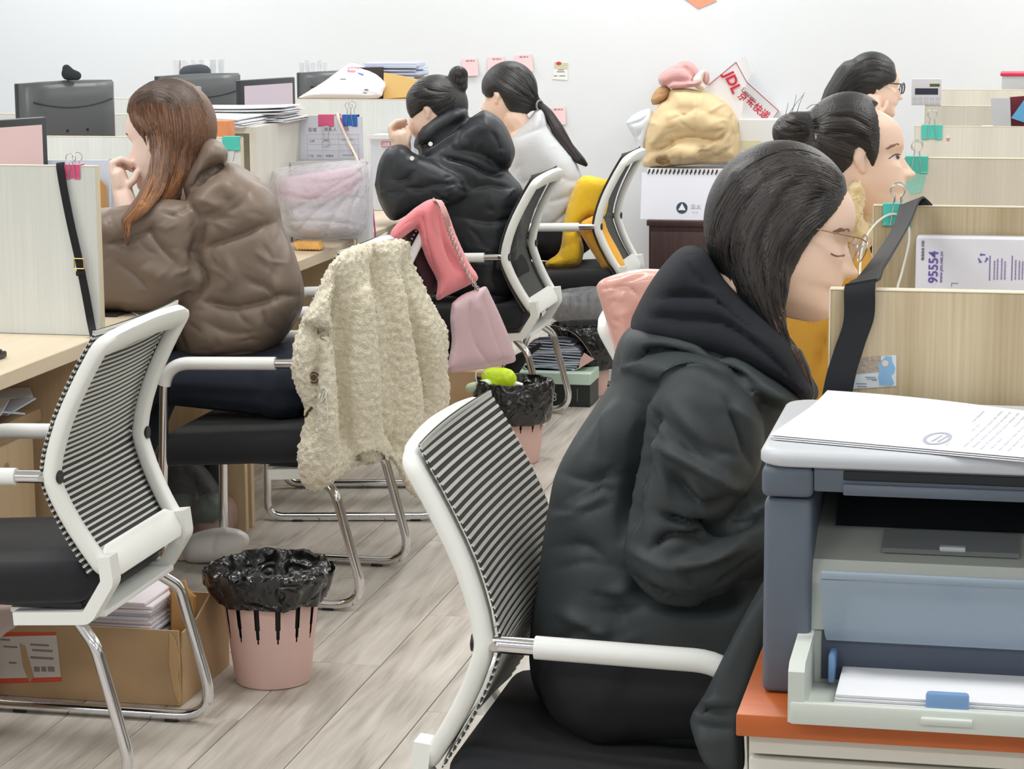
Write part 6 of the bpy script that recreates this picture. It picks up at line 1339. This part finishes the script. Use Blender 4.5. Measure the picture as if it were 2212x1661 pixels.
jc = me.copy(); part('puffer_jacket', me, mat('brown_nylon', rgb(128, 112, 100), .45, ridge=(8, .45, .03)), t, sharp=0)
g = seated_legs(-1.84, Y1, .545, -2.22, .555, -2.42, .082)
part('jeans', remesh(g, 'jeans', .008, 3), m_jean, t, sharp=0); shoes(t, -2.42, Y1, -1, m_shoe)

# ------------------------------------------------------------------ woman in the black puffer
Y2 = 8.05
t = thing('person', 'woman with a top bun in a black hooded puffer resting her face on her hand', 'person', (-1.87, Y2, 0))
hd = Head(936, 245, Y2, -1, away=18, tilt=12, H=.228)
g = G(); hd.addto(g); hd.neck(g, PY(972, 335, Y2), .046); pchain(g, [(990, 380, Y2, 36, 30, .10), (1050, 480, Y2, 45, 40, .10), (1070, 600, Y2, 45, 36, .12)])
yh = Y2-.07
pchain(g, [(862, 400, yh-.02, 24), (868, 340, yh, 20), (870, 315, yh, 19)]); pchain(g, [(868, 312, yh, 20, 18, .035), (866, 294, yh, 20, 16, .036)])
F_ = lambda L: [PY(x, y, yh+d) for x, y, d in L]
finger(g, F_([(846, 298, -.02), (842, 276, -.02), (856, 262, -.012), (874, 258, .0)]), .0105); finger(g, F_([(852, 296, 0), (846, 274, 0), (862, 262, .006), (877, 262, .012)]), .0105); finger(g, F_([(858, 296, .02), (852, 276, .022), (866, 266, .026), (878, 268, .028)]), .010); finger(g, F_([(864, 296, .036), (858, 280, .038), (868, 272, .04), (878, 274, .038)]), .009)
finger(g, F_([(878, 312, -.014), (884, 292, -.010), (880, 276, -.004)]), .0115)
body = remesh(g, 'body', .0042, 3, .4); bcp = body.copy(); part('body', body, m_skin, t, sharp=0)
part('eyelashes', line_on(bcp, [(873, 246), (878, 248), (884, 247)], .0018), m_dark, t)
g = G(); hd.hair(g, .015, zc=.10, rz=.48)
pchain(g, [(970, 198, Y2, 16, 12, .025), (990, 184, Y2, 22, 20, .04), (990, 162, Y2, 22, 21, .038)])
hair = remesh(g, 'hair', .006, 3); hd.carve(hair, [(.7, .40), (.42, .34), (.40, .12), (.34, -.02), (.10, .03), (.02, .07), (-.08, .06), (-.14, -.04), (-.22, -.16), (-.35, -.3), (-.4, -.7), (.7, -.7)])
folds(hair, [([(900, 175), (930, 195), (975, 198)], 4, .006), ([(888, 205), (925, 215), (975, 205)], 4, .006), ([(980, 160), (992, 170), (1006, 165)], 3, .006), ([(978, 178), (995, 185), (1010, 178)], 3, .006)])
hc = hair.copy(); part('hair', hair, m_hairk, t, sharp=0)
strands(hc, [[(893, 180), (930, 175), (972, 190)], [(882, 198), (920, 190), (972, 195)], [(882, 225), (925, 210), (972, 200)], [(895, 245), (935, 225), (975, 208)], [(925, 250), (955, 232), (980, 212)], [(960, 250), (978, 232), (986, 214)]], 200, [m_hairk2, m_hairk], .0019, t, jitter=2, seed=4)
strands(hc, [[(978, 150), (985, 165), (980, 185)], [(988, 145), (998, 165), (990, 195)], [(1005, 148), (1012, 165), (1002, 190)]], 60, [m_hairk2, m_hairk], .0016, t, jitter=2, seed=5)
me = soft_mesh([([(900, 340), (940, 300), (1000, 290), (1060, 310), (1100, 370), (1128, 405), (1136, 455), (1122, 540), (1112, 640), (1095, 712), (1040, 712), (1000, 660), (965, 570), (940, 480), (905, 420)], YP(Y2), .18, .18, 70),
    ([(808, 400), (818, 350), (838, 318), (872, 312), (895, 330), (940, 350), (1000, 380), (1010, 430), (960, 450), (900, 455), (850, 478), (822, 445)], YP(Y2-.15), .08, .09, 45),
    ([(900, 345), (915, 305), (960, 270), (1010, 262), (1030, 300), (1000, 340), (940, 360)], YP(Y2-.03), .10, .10, 30), ([(892, 318), (905, 275), (950, 240), (985, 228), (1012, 240), (1000, 270), (960, 300), (920, 330)], YP(Y2-.02), .10, .10, 30), ([(945, 325), (990, 275), (1030, 245), (1052, 238), (1088, 265), (1112, 318), (1108, 348), (1092, 368), (1040, 352), (990, 345)], YP(Y2-.04), .13, .13, 40)], .007,
    [([(830, 385), (870, 390), (895, 370)], 5, .02), ([(870, 400), (900, 410), (940, 400), (1000, 395)], 6, .016), ([(815, 420), (850, 415), (880, 420)], 5, .014), ([(950, 335), (1000, 350), (1060, 372), (1092, 372)], 5, .03), ([(895, 320), (930, 310), (960, 290), (1005, 262)], 5, .02), ([(1060, 280), (1078, 310), (1082, 350)], 4, .012), ([(1000, 470), (1060, 480), (1125, 470)], 7, .018), ([(980, 540), (1050, 560), (1118, 545)], 7, .018), ([(1010, 410), (1060, 400), (1120, 405)], 7, .016), ([(1000, 620), (1060, 640), (1105, 630)], 7, .018), ([(990, 290), (1040, 275), (1070, 285)], 10, -.006)]+wrinkles([(820, 380), (900, 340), (1000, 400), (1000, 440), (850, 470)], 16, (14, 40), (2.5, 4), (.004, .009), 5, 35, 23)+wrinkles([(960, 400), (1110, 390), (1120, 600), (1000, 640)], 26, (16, 50), (2.5, 4), (.004, .009), 5, 30, 24)+wrinkles([(960, 330), (1040, 255), (1105, 310), (1090, 360)], 10, (14, 36), (2.5, 4), (.003, .007), -30, 40, 25), 2)
jc = me.copy(); part('puffer_jacket', me, mat('black_nylon', rgb(37, 41, 47), .48, ridge=(8, .4, .03)), t, sharp=0)
g = G()
for px, py in ((930, 311), (890, 342)):
    P = on_surface(jc, [(px, py)], .003)[0]
    if P is not None: g.tube([P, P-FW*.003], .008, 12)
part('snap_button', g, m_steel, t, kind='stuff')
g = seated_legs(-1.80, Y2, .545, -2.20, .56, -2.22, .08); part('trousers', remesh(g, 'tr', .009, 3), m_blk, t, sharp=0); shoes(t, -2.2, Y2, -1, m_shoe)

# ------------------------------------------------------------------ woman in the grey sweater
Y3 = 9.25
t = thing('person', 'woman with a long ponytail in a light grey sweater facing her desk', 'person', (-1.86, Y3, 0))
hd = Head(1092, 212, Y3, -1, away=30, tilt=2, H=.238)
g = G(); hd.addto(g); hd.neck(g, PY(1130, 290, Y3)); pchain(g, [(1140, 310, Y3, 50, 36, .12), (1175, 400, Y3, 45, 40, .12), (1180, 480, Y3, 45, 30, .13)]); body = remesh(g, 'body', .0045, 3, .4); part('body', body, m_skin, t, sharp=0)
g = G(); hd.hair(g, .02, zc=.11, rz=.50)
pchain(g, [(1140, 215, Y3, 24, 26, .05), (1166, 228, Y3, 10, 10, .02), (1184, 246, Y3, 12, 12, .025), (1205, 280, Y3-.02, 14, 16, .03), (1228, 320, Y3-.03, 13, 14, .028), (1252, 345, Y3-.03, 12, 10, .025), (1266, 356, Y3-.03, 5, 5, .012)])
hair = remesh(g, 'hair', .007, 3); hd.carve(hair, [(.7, .30), (.42, .24), (.38, .10), (.22, .0), (.10, .0), (.03, .06), (-.08, .06), (-.15, -.05), (-.2, -.2), (-.28, -.32), (-.3, -.7), (.7, -.7)])
folds(hair, [([(1060, 160), (1100, 185), (1155, 222)], 4, .006), ([(1110, 145), (1140, 180), (1162, 220)], 4, .006), ([(1180, 250), (1210, 300), (1250, 348)], 3, .005)])
hc = hair.copy(); part('hair', hair, m_hairk, t, sharp=0); part('hair_tie', G().tube([PY(1166+9*cos(a)*.8, 228+11*sin(a), Y3-.025+.02*cos(a)) for a in np.linspace(0, 2*pi, 13)[:-1]], .004, 6, closed=True), mat('tie_grey', rgb(150, 150, 154), .7), t)
strands(hc, [[(1052, 170), (1085, 190), (1160, 225)], [(1065, 150), (1110, 175), (1162, 222)], [(1090, 140), (1135, 170), (1164, 220)], [(1115, 140), (1150, 175), (1166, 218)], [(1100, 215), (1135, 225), (1160, 230)]], 150, [m_hairk2, m_hairk], .002, t, jitter=2, seed=6)
strands(hc, [[(1178, 236), (1200, 285), (1230, 335), (1262, 358)], [(1190, 240), (1218, 285), (1245, 330), (1266, 352)]], 60, [mat('hair_dkbrown', rgb(70, 54, 52), .45), m_hairk], .002, t, jitter=2, seed=7)
me = soft_mesh([([(1088, 310), (1105, 285), (1140, 258), (1162, 232), (1178, 246), (1186, 275), (1215, 310), (1245, 350), (1262, 400), (1255, 470), (1225, 525), (1170, 535), (1120, 520), (1100, 450), (1090, 380)], YP(Y3), .17, .17, 52), ([(1030, 400), (1080, 380), (1120, 400), (1130, 460), (1090, 500), (1030, 490)], YP(Y3-.14), .07, .08, 34)], .008,
    [([(1120, 400), (1180, 380), (1240, 390)], 7, .012), ([(1150, 520), (1200, 480), (1250, 440)], 7, .014), ([(1130, 460), (1180, 440), (1245, 420)], 6, .010), ([(1105, 300), (1140, 285), (1180, 275)], 5, .010), ([(1180, 515), (1230, 490)], 6, .010)]+wrinkles([(1110, 330), (1200, 310), (1255, 400), (1230, 510), (1130, 500)], 16, (18, 50), (3, 5), (.004, .008), -25, 25, 26), 3)
part('sweater', me, mat('grey_knit', rgb(212, 215, 219), .9, bump=(140, .25), sheen=.2), t, sharp=0)
g = seated_legs(-1.78, Y3, .545, -2.18, .55, -2.2, .08); part('trousers', remesh(g, 'tr', .009, 3), m_blk, t, sharp=0); shoes(t, -2.2, Y3, -1, m_shoe)

# ------------------------------------------------------------------ woman in the mustard coat
Y5 = 4.66
t = thing('person', 'woman with a messy bun in a mustard coat with fur collar looking ahead', 'person', (-.45, Y5, 0))
hd = Head(1853, 350, Y5, 1, away=0, tilt=-3, H=.228)
g = G(); hd.addto(g); hd.neck(g, PY(1800, 520, Y5)); pchain(g, [(1780, 560, Y5, 90, 60, .13), (1760, 720, Y5, 85, 80, .12), (1740, 900, Y5, 85, 60, .13)]); body = remesh(g, 'body', .0026, 3, .4); bcp = body.copy(); part('body', body, m_skin, t, sharp=0)
part('eyebrow', decals(bcp, [[(1912, 322), (1925, 313), (1940, 309), (1943, 313), (1930, 317), (1918, 323)]]), mat('brow_soft', rgb(150, 112, 98), .8), t, sharp=0)
part('eye', decals(bcp, [[(1924, 343), (1932, 336), (1941, 334), (1944, 342), (1936, 346)]], .0008), m_eyew, t, sharp=0); part('iris', decals(bcp, [[(1936, 335), (1942, 335), (1944, 341), (1940, 345), (1936, 342)]], .0014), m_dark, t, sharp=0); part('eyelid_line', line_on(bcp, [(1920, 343), (1928, 337), (1936, 333), (1944, 334)], .0011), m_dark, t)
part('lips', decals(bcp, [[(1958, 426), (1965, 419), (1974, 413), (1980, 418), (1974, 424), (1978, 430), (1972, 436), (1964, 433)]], .0009), m_lip, t, sharp=0)
part('nostril', decals(bcp, [[(1957, 392), (1962, 389), (1967, 392), (1962, 395)]], .0006), mat('nostril', rgb(170, 112, 98), .6), t, sharp=0)
g = G(); hd.hair(g, .02, zc=.11, rz=.49, rx=.44); pchain(g, [(1765, 270, Y5, 30, 30, .05), (1716, 282, Y5, 44, 42, .06), (1700, 285, Y5, 34, 36, .05)])
hair = remesh(g, 'hair', .005, 3); hd.carve(hair, [(.7, .50), (.14, .50), (.17, .36), (.17, .2), (.15, .05), (.12, -.02), (.09, -.07), (.05, .02), (-.03, .11), (-.10, .09), (-.13, -.04), (-.22, -.12), (-.34, -.2), (-.42, -.34), (-.4, -.8), (.7, -.8)])
folds(hair, [([(1690, 255), (1720, 270), (1745, 265)], 5, .010), ([(1680, 285), (1715, 290), (1750, 285)], 5, .010), ([(1755, 250), (1758, 285), (1752, 315)], 6, .014), ([(1790, 250), (1840, 252), (1880, 275)], 5, .005), ([(1780, 290), (1830, 285), (1880, 300)], 5, .005), ([(1690, 305), (1720, 312)], 4, .008)])
hc = hair.copy(); part('hair', hair, m_hairk, t, sharp=0)
strands(hc, [[(1890, 262), (1850, 240), (1800, 240), (1756, 262)], [(1896, 285), (1850, 262), (1800, 262), (1752, 272)], [(1893, 310), (1850, 290), (1800, 285), (1752, 282)], [(1884, 335), (1850, 320), (1805, 305), (1755, 290)], [(1870, 352), (1835, 340), (1795, 325), (1760, 300)], [(1800, 352), (1780, 335), (1765, 310)]], 330, [m_hairk2, m_hairk, mat('hair_warm', rgb(72, 62, 58), .42)], .0014, t, jitter=2.5, seed=8)
strands(hc, [[(1680, 250), (1700, 275), (1745, 275)], [(1672, 280), (1705, 300), (1745, 288)], [(1690, 245), (1725, 255), (1750, 268)], [(1685, 310), (1715, 318), (1750, 300)]], 130, [m_hairk2, m_hairk, mat('hair_warm', rgb(72, 62, 58), .42)], .0014, t, jitter=4, seed=9)
g = G()
for a in ([(1700, 252), (1715, 230), (1735, 205)], [(1708, 250), (1716, 225), (1720, 205)], [(1695, 255), (1700, 235), (1703, 222)], [(1742, 235), (1756, 226), (1775, 228)], [(1720, 248), (1728, 222), (1738, 200)]): g.tube(crom([PY(x, y, Y5-.02) for x, y in a], 4), [.0006*(1-.05*i) for i in range(len(crom([PY(x, y, Y5) for x, y in a], 4)))], 4)
part('stray_hair', g, m_hairk, t, kind='stuff')
m_must = mat('mustard_wool', rgb(214, 162, 62), .85, bump=(120, .2))
me = soft_mesh([([(1640, 560), (1720, 500), (1800, 490), (1860, 500), (1885, 560), (1890, 680), (1885, 820), (1870, 960), (1640, 960), (1600, 800), (1610, 660)], YP(Y5), .18, .18, 90)], .008, [([(1745, 640), (1760, 720), (1780, 800)], 8, .012), ([(1790, 700), (1770, 800)], 7, .02)], 3); part('coat', me, m_must, t, sharp=0)
g = G(); pchain(g, [(1770, 470, Y5-.03, 34, 34, .08), (1800, 500, Y5-.10, 30, 34, .06), (1835, 470, Y5-.12, 26, 46, .05), (1848, 430, Y5-.11, 18, 36, .04), (1850, 400, Y5-.10, 10, 16, .03)]); pchain(g, [(1835, 470, Y5-.12, 26, 46, .05), (1850, 520, Y5-.10, 20, 34, .05), (1870, 500, Y5-.02, 16, 40, .05)])
fur = displace(remesh(g, 'fur', .006, 2), 'CLOUDS', .014, .02, .5, 3); part('fur_collar', fur, mat('cream_fur', rgb(232, 204, 150), .95, bump=(200, .8), sheen=.6), t, sharp=0)
g = seated_legs(-.5, Y5, .545, -.10, .55, -.08, .08); part('trousers', remesh(g, 'tr', .009, 3), m_blk, t, sharp=0); shoes(t, -.1, Y5, 1, m_shoe)
cs = copy_tree(c2, (-.80, Y5, 0), 0, 'white mesh-back chair under the woman in the mustard coat', group=GRP)

# ------------------------------------------------------------------ far woman with glasses
Y6 = 9.35
desk(XR-.08, XR+1.25, YR[5]+.0225, 10.05, 'desk', 'desk where the far woman with black glasses sits', 'desks of the row facing right')
t = thing('person', 'woman with straight dark hair and black glasses by the back wall', 'person', (-.62, Y6, 0))
hd = Head(1890, 191, Y6, 1, away=0, tilt=4, H=.232)
g = G(); hd.addto(g); hd.neck(g, PY(1870, 280, Y6)); pchain(g, [(1850, 300, Y6, 46, 30, .12), (1835, 400, Y6, 42, 40, .12), (1830, 500, Y6, 42, 30, .12)])
yh = Y6-.09; pchain(g, [(1905, 330, yh, 18), (1898, 280, yh, 16), (1892, 250, yh, 16)]); pchain(g, [(1890, 248, yh, 16, 16, .03), (1886, 226, yh, 17, 14, .03)])
F_ = lambda L: [PY(x, y, yh+d) for x, y, d in L]
for k in range(4): finger(g, F_([(1874+8*k, 226, .005*k), (1872+8*k, 212, .005*k), (1880+7*k, 204, .01*k+.01)]), .010)
finger(g, F_([(1902, 245, -.01), (1914, 232, -.004), (1916, 220, .0)]), .011)
body = remesh(g, 'body', .0046, 3, .4); part('body', body, m_skin, t, sharp=0)
g = G(); hd.hair(g, .02, zc=.12, rz=.49, rx=.46); pchain(g, [(1850, 160, Y6, 46, 34, .09), (1822, 205, Y6, 44, 36, .09), (1806, 240, Y6, 40, 34, .08), (1800, 290, Y6, 38, 30, .07)]); hair = remesh(g, 'hair', .007, 3)
hd.carve(hair, [(.7, .5), (.34, .36), (.40, .22), (.36, .12), (.14, .02), (-.02, -.10), (-.16, -.22), (-.3, -.36), (-.3, -.8), (.7, -.8)]); hc = hair.copy(); part('hair', hair, m_hairk, t, sharp=0)
strands(hc, [[(1938, 165), (1900, 150), (1850, 160), (1810, 215)], [(1925, 140), (1880, 130), (1830, 165), (1790, 230)], [(1900, 190), (1860, 190), (1820, 215), (1795, 245)]], 130, [m_hairk2, m_hairk], .002, t, jitter=3, seed=11)
def glasses(hd, rim_m, r_rim, parent, rad=.105):
    t_ = thing('eyeglasses', parent[1], 'eyeglasses', tuple(hd.W(.44, 0, .02)))
    for sd in (-1, 1):
        c = (.455, sd*.145, .015)
        part('rim', G().tube([hd.W(c[0]+.01*abs(cos(a)), c[1]+rad*1.1*cos(a), c[2]+rad*.85*sin(a)) for a in np.linspace(0, 2*pi, 25)[:-1]], r_rim, 6, closed=True), rim_m, t_)
        part('lens', G().poly([hd.W(c[0], c[1]+rad*1.08*cos(a), c[2]+rad*.83*sin(a)) for a in np.linspace(0, 2*pi, 25)[:-1]], hd.A[0], .001), mat('lens_glass', rgb(225, 232, 236), .05, alpha=.22), t_)
        part('temple', G().tube([hd.W(.455, sd*.26, .05), hd.W(.40, sd*.345, .055), hd.W(.15, sd*.372, .05), hd.W(-.02, sd*.375, .05), hd.W(-.09, sd*.37, -.06)], r_rim, 6), rim_m, t_)
    part('bridge', G().tube([hd.W(.463, -.04, .03), hd.W(.49, 0, .045), hd.W(.463, .04, .03)], r_rim, 6), rim_m, t_); return t_
glasses(hd, m_black, .0022, (0, 'black framed eyeglasses worn by the far woman at the back wall'))
me = soft_mesh([([(1790, 300), (1830, 275), (1880, 275), (1910, 300), (1920, 400), (1910, 520), (1790, 520), (1775, 400)], YP(Y6), .17, .17, 45)], .009, None, 3); part('sweater', me, mat('dusty_knit', rgb(206, 190, 194), .9), t, sharp=0)
g = seated_legs(-.6, Y6, .545, -.2, .55, -.18, .08); part('trousers', remesh(g, 'tr', .01, 3), m_blk, t, sharp=0); shoes(t, -.2, Y6, 1, m_shoe)
copy_tree(c2, (-.90, Y6, 0), 0, 'white mesh-back chair under the far woman by the wall', group=GRP)

# ------------------------------------------------------------------ woman in the black parka
Y4 = 3.34
t = thing('person', 'woman with wire glasses in a black parka leaning towards her desk', 'person', (-.55, Y4, 0))
hd = Head(1700, 512, Y4, 1, away=4, tilt=12, H=.226)
g = G(); hd.addto(g); hd.neck(g, PY(1600, 740, Y4), .05); pchain(g, [(1540, 860, Y4, 70, 60, .09), (1440, 1050, Y4, 80, 80, .09), (1390, 1400, Y4, 90, 70, .10)])
pchain(g, [(1500, 900, Y4-.10, 34), (1450, 1180, Y4-.15, 30), (1640, 1170, Y4-.13, 28), (1760, 1120, Y4-.10, 26), (1800, 1110, Y4-.08, 24)])
hx = PY(1815, 1100, Y4-.06); 
for k in range(4): finger(g, [hx+np.array([.02, .012*k-.02, .0]), hx+np.array([.06, .014*k-.02, .008]), hx+np.array([.09, .014*k-.02, -.012])], .0095)
finger(g, [hx+np.array([0, .02, 0]), hx+np.array([.03, .05, .0]), hx+np.array([.05, .055, -.006])], .011); chain(g, [(hx, .022), (hx+np.array([.03, 0, .004]), (.03, .035, .016))], np.eye(3))
body = remesh(g, 'body', .0026, 3, .4); bcp = body.copy(); part('body', body, m_skin, t, sharp=0)
part('eyebrow', decals(bcp, [[(1798, 500), (1815, 492), (1833, 494), (1836, 500), (1818, 500), (1802, 506)]]), mat('brow_soft', rgb(150, 112, 98), .8), t, sharp=0)
part('eyelid_line', line_on(bcp, [(1795, 548), (1808, 553), (1824, 551)], .0013), mat('lid_mauve', rgb(150, 104, 104), .6), t)
part('lips', decals(bcp, [[(1822, 628), (1834, 620), (1846, 618), (1848, 632), (1836, 640)]], .0009), m_lip, t, sharp=0)
g = G(); hd.hair(g, .03, zc=.09, rz=.49, rx=.455, ry=.41)
pchain(g, [(1650, 425, Y4, 112, 95, .11), (1632, 520, Y4, 96, 90, .115), (1640, 620, Y4-.01, 70, 80, .11), (1680, 720, Y4-.03, 42, 60, .08), (1715, 790, Y4-.05, 24, 40, .05), (1735, 845, Y4-.05, 12, 22, .03)])
pchain(g, [(1598, 450, Y4, 62, 90, .1), (1585, 540, Y4, 50, 70, .1), (1620, 640, Y4, 56, 70, .1), (1670, 720, Y4-.02, 36, 50, .07)])
pchain(g, [(1680, 600, Y4-.06, 28, 50, .05), (1695, 690, Y4-.07, 22, 50, .04), (1730, 790, Y4-.07, 16, 36, .03), (1752, 850, Y4-.07, 9, 20, .02)])
hair = remesh(g, 'hair', .0055, 4); hd.carve(hair, [(.8, .40), (.34, .38), (.27, .24), (.18, .1), (.11, .0), (.06, -.12), (.035, -.25), (.02, -.5), (.05, -.7), (.8, -.7)])
folds(hair, [([(1700, 360), (1620, 420), (1570, 520), (1580, 620)], 9, .008), ([(1740, 370), (1680, 440), (1640, 540), (1660, 660)], 9, .008), ([(1790, 390), (1740, 470), (1690, 560), (1690, 660)], 8, .008), ([(1640, 500), (1650, 600), (1700, 740)], 8, .008), ([(1600, 380), (1560, 450), (1545, 520)], 8, .006)])
hc = hair.copy(); part('hair', hair, m_hairk, t, sharp=0)
strands(hc, [[(1830, 400), (1780, 350), (1700, 330), (1610, 370), (1545, 460), (1535, 520)], [(1825, 410), (1770, 375), (1690, 370), (1610, 430), (1565, 530), (1590, 620)], [(1815, 420), (1760, 410), (1690, 430), (1630, 510), (1620, 600), (1680, 720)], [(1790, 440), (1745, 460), (1690, 520), (1665, 610), (1690, 710), (1735, 830)], [(1765, 480), (1725, 520), (1690, 570), (1690, 650), (1715, 740), (1745, 850)]], 640, [m_hairk2, m_hairk, mat('hair_warm', rgb(72, 62, 58), .42)], .0012, t, jitter=5, seed=12)
strands(hc, [[(1660, 660), (1690, 730), (1720, 800), (1740, 850)], [(1690, 660), (1710, 730), (1735, 800), (1755, 850)]], 70, [mat('hair_rosy', rgb(140, 104, 96), .45), mat('hair_warm', rgb(72, 62, 58), .42)], .0012, t, jitter=5, seed=13)
glasses(hd, mat('gold_wire', (.62, .46, .34, 1), .3, metal=1), .0010, (0, 'thin gold wire eyeglasses worn by the woman in the parka'))
# black hoodie under the parka, then the parka
me = soft_mesh([([(1362, 690), (1395, 625), (1440, 562), (1480, 530), (1525, 540), (1560, 590), (1610, 640), (1670, 690), (1720, 745), (1755, 815), (1770, 850), (1740, 880), (1680, 850), (1600, 810), (1500, 780), (1400, 760), (1365, 725)], YP(Y4), .15, .15, 50)], .006,
    [([(1400, 640), (1470, 640), (1560, 650), (1650, 720)], 10, .016), ([(1385, 680), (1460, 690), (1560, 700), (1650, 760), (1720, 830)], 10, .014), ([(1480, 540), (1500, 590), (1560, 620)], 9, .012)], 3); part('hoodie', me, mat('black_jersey', rgb(30, 34, 42), .9, bump=(300, .15)), t, sharp=0)
m_park = mat('black_parka', rgb(54, 61, 64), .62, bump=(500, .12), ridge=(4, .18, .03))
PF = [([(1330, 790), (1400, 760), (1480, 752), (1560, 770), (1620, 830)], 12, .024), ([(1500, 715), (1545, 745), (1600, 760)], 8, .012), ([(1640, 770), (1690, 800), (1740, 850)], 9, .012), ([(1400, 880), (1380, 980), (1360, 1060), (1352, 1160)], 12, .040), ([(1210, 1020), (1260, 1035), (1330, 1010)], 14, .014), ([(1230, 1080), (1300, 1060), (1345, 1080)], 14, .012), ([(1180, 1180), (1260, 1180), (1320, 1220)], 18, .012),
      ([(1352, 1235), (1400, 1290), (1480, 1312), (1570, 1305), (1640, 1250)], 12, .035), ([(1420, 1110), (1480, 1130), (1560, 1140), (1640, 1105)], 9, .022), ([(1400, 1190), (1440, 1160), (1500, 1165), (1540, 1150)], 8, .018), ([(1420, 960), (1500, 1000), (1600, 1060)], 14, -.016), ([(1440, 1010), (1520, 1090), (1620, 1070)], 10, .014), ([(1560, 850), (1600, 930), (1630, 1020)], 14, .012), ([(1450, 870), (1500, 930), (1540, 1000)], 16, -.012), ([(1440, 1220), (1520, 1210), (1600, 1180)], 12, -.014), ([(1540, 1270), (1600, 1240), (1640, 1200)], 12, .010),
      ([(1200, 1480), (1300, 1520), (1400, 1560), (1500, 1550)], 14, .016), ([(1180, 1420), (1280, 1440), (1400, 1430)], 18, .010), ([(1240, 1560), (1330, 1560), (1420, 1590), (1500, 1600)], 12, .016), ([(1260, 1280), (1320, 1300), (1360, 1360)], 16, .010), ([(1230, 1330), (1300, 1350)], 16, -.010), ([(1460, 1500), (1540, 1480)], 12, .010), ([(1340, 850), (1320, 930), (1300, 1000)], 20, -.014), ([(1390, 800), (1480, 800), (1560, 830)], 20, -.012)]+wrinkles([(1230, 980), (1340, 880), (1350, 1200), (1340, 1560), (1200, 1480), (1170, 1300)], 13, (100, 220), (9, 15), (.004, .008), lambda c: -20+.08*(c[1]-1150), 18, 27)+wrinkles([(1380, 900), (1600, 850), (1640, 1000), (1480, 1260), (1370, 1200)], 9, (90, 200), (9, 14), (.004, .008), 40, 18, 28)+wrinkles([(1300, 1420), (1600, 1420), (1580, 1600), (1350, 1600)], 9, (100, 220), (9, 15), (.005, .009), 14, 14, 29)
me = soft_mesh([([(1318, 830), (1325, 770), (1350, 715), (1400, 690), (1480, 700), (1580, 735), (1660, 790), (1740, 850), (1745, 900), (1700, 1000), (1690, 1200), (1680, 1400), (1640, 1560), (1590, 1640), (1480, 1640), (1400, 1630), (1320, 1612), (1230, 1572), (1170, 1515), (1144, 1450), (1146, 1350), (1158, 1280), (1172, 1170), (1190, 1060), (1205, 1010), (1240, 945), (1290, 870)], YP(Y4+.02), .165, .17, 100), ([(1330, 800), (1350, 725), (1400, 700), (1500, 712), (1590, 742), (1670, 800), (1735, 856), (1690, 900), (1560, 860), (1420, 850)], YP(Y4-.03), .135, .12, 45),
    ([(1395, 880), (1450, 810), (1540, 800), (1610, 840), (1650, 920), (1640, 1020), (1560, 1130), (1500, 1230), (1440, 1300), (1385, 1275), (1352, 1220), (1350, 1140), (1366, 1040)], YP(Y4-.16), .07, .10, 80), ([(1360, 1220), (1420, 1150), (1540, 1130), (1640, 1100), (1720, 1080), (1760, 1100), (1760, 1160), (1700, 1210), (1640, 1250), (1560, 1305), (1470, 1312), (1400, 1290)], YP(Y4-.175, .0002, 1400), .06, .08, 60),
    ([(1655, 1240), (1600, 1340), (1560, 1420), (1520, 1500), (1490, 1550), (1500, 1600), (1530, 1660), (1600, 1670), (1605, 1560), (1640, 1440), (1680, 1300)], YP(Y4-.255), .022, .03, 24)], .0048, [(l, w_, d*1.6) for l, w_, d in PF], 3)
jc = me.copy(); part('parka', me, m_park, t, sharp=0)
g = G()
for px, py in ((1540, 744), (1705, 815), (1357, 1547)):
    P = on_surface(jc, [(px, py)], .002)[0]
    if P is not None: g.tube([P, P-FW*.002], .0035, 10)
part('snap_button', g, m_steel, t, kind='stuff')
g = seated_legs(-.56, Y4, .54, -.16, .55, -.14, .082); part('trousers', remesh(g, 'tr', .008, 3), m_blk, t, sharp=0); shoes(t, -.14, Y4, 1, m_shoe)
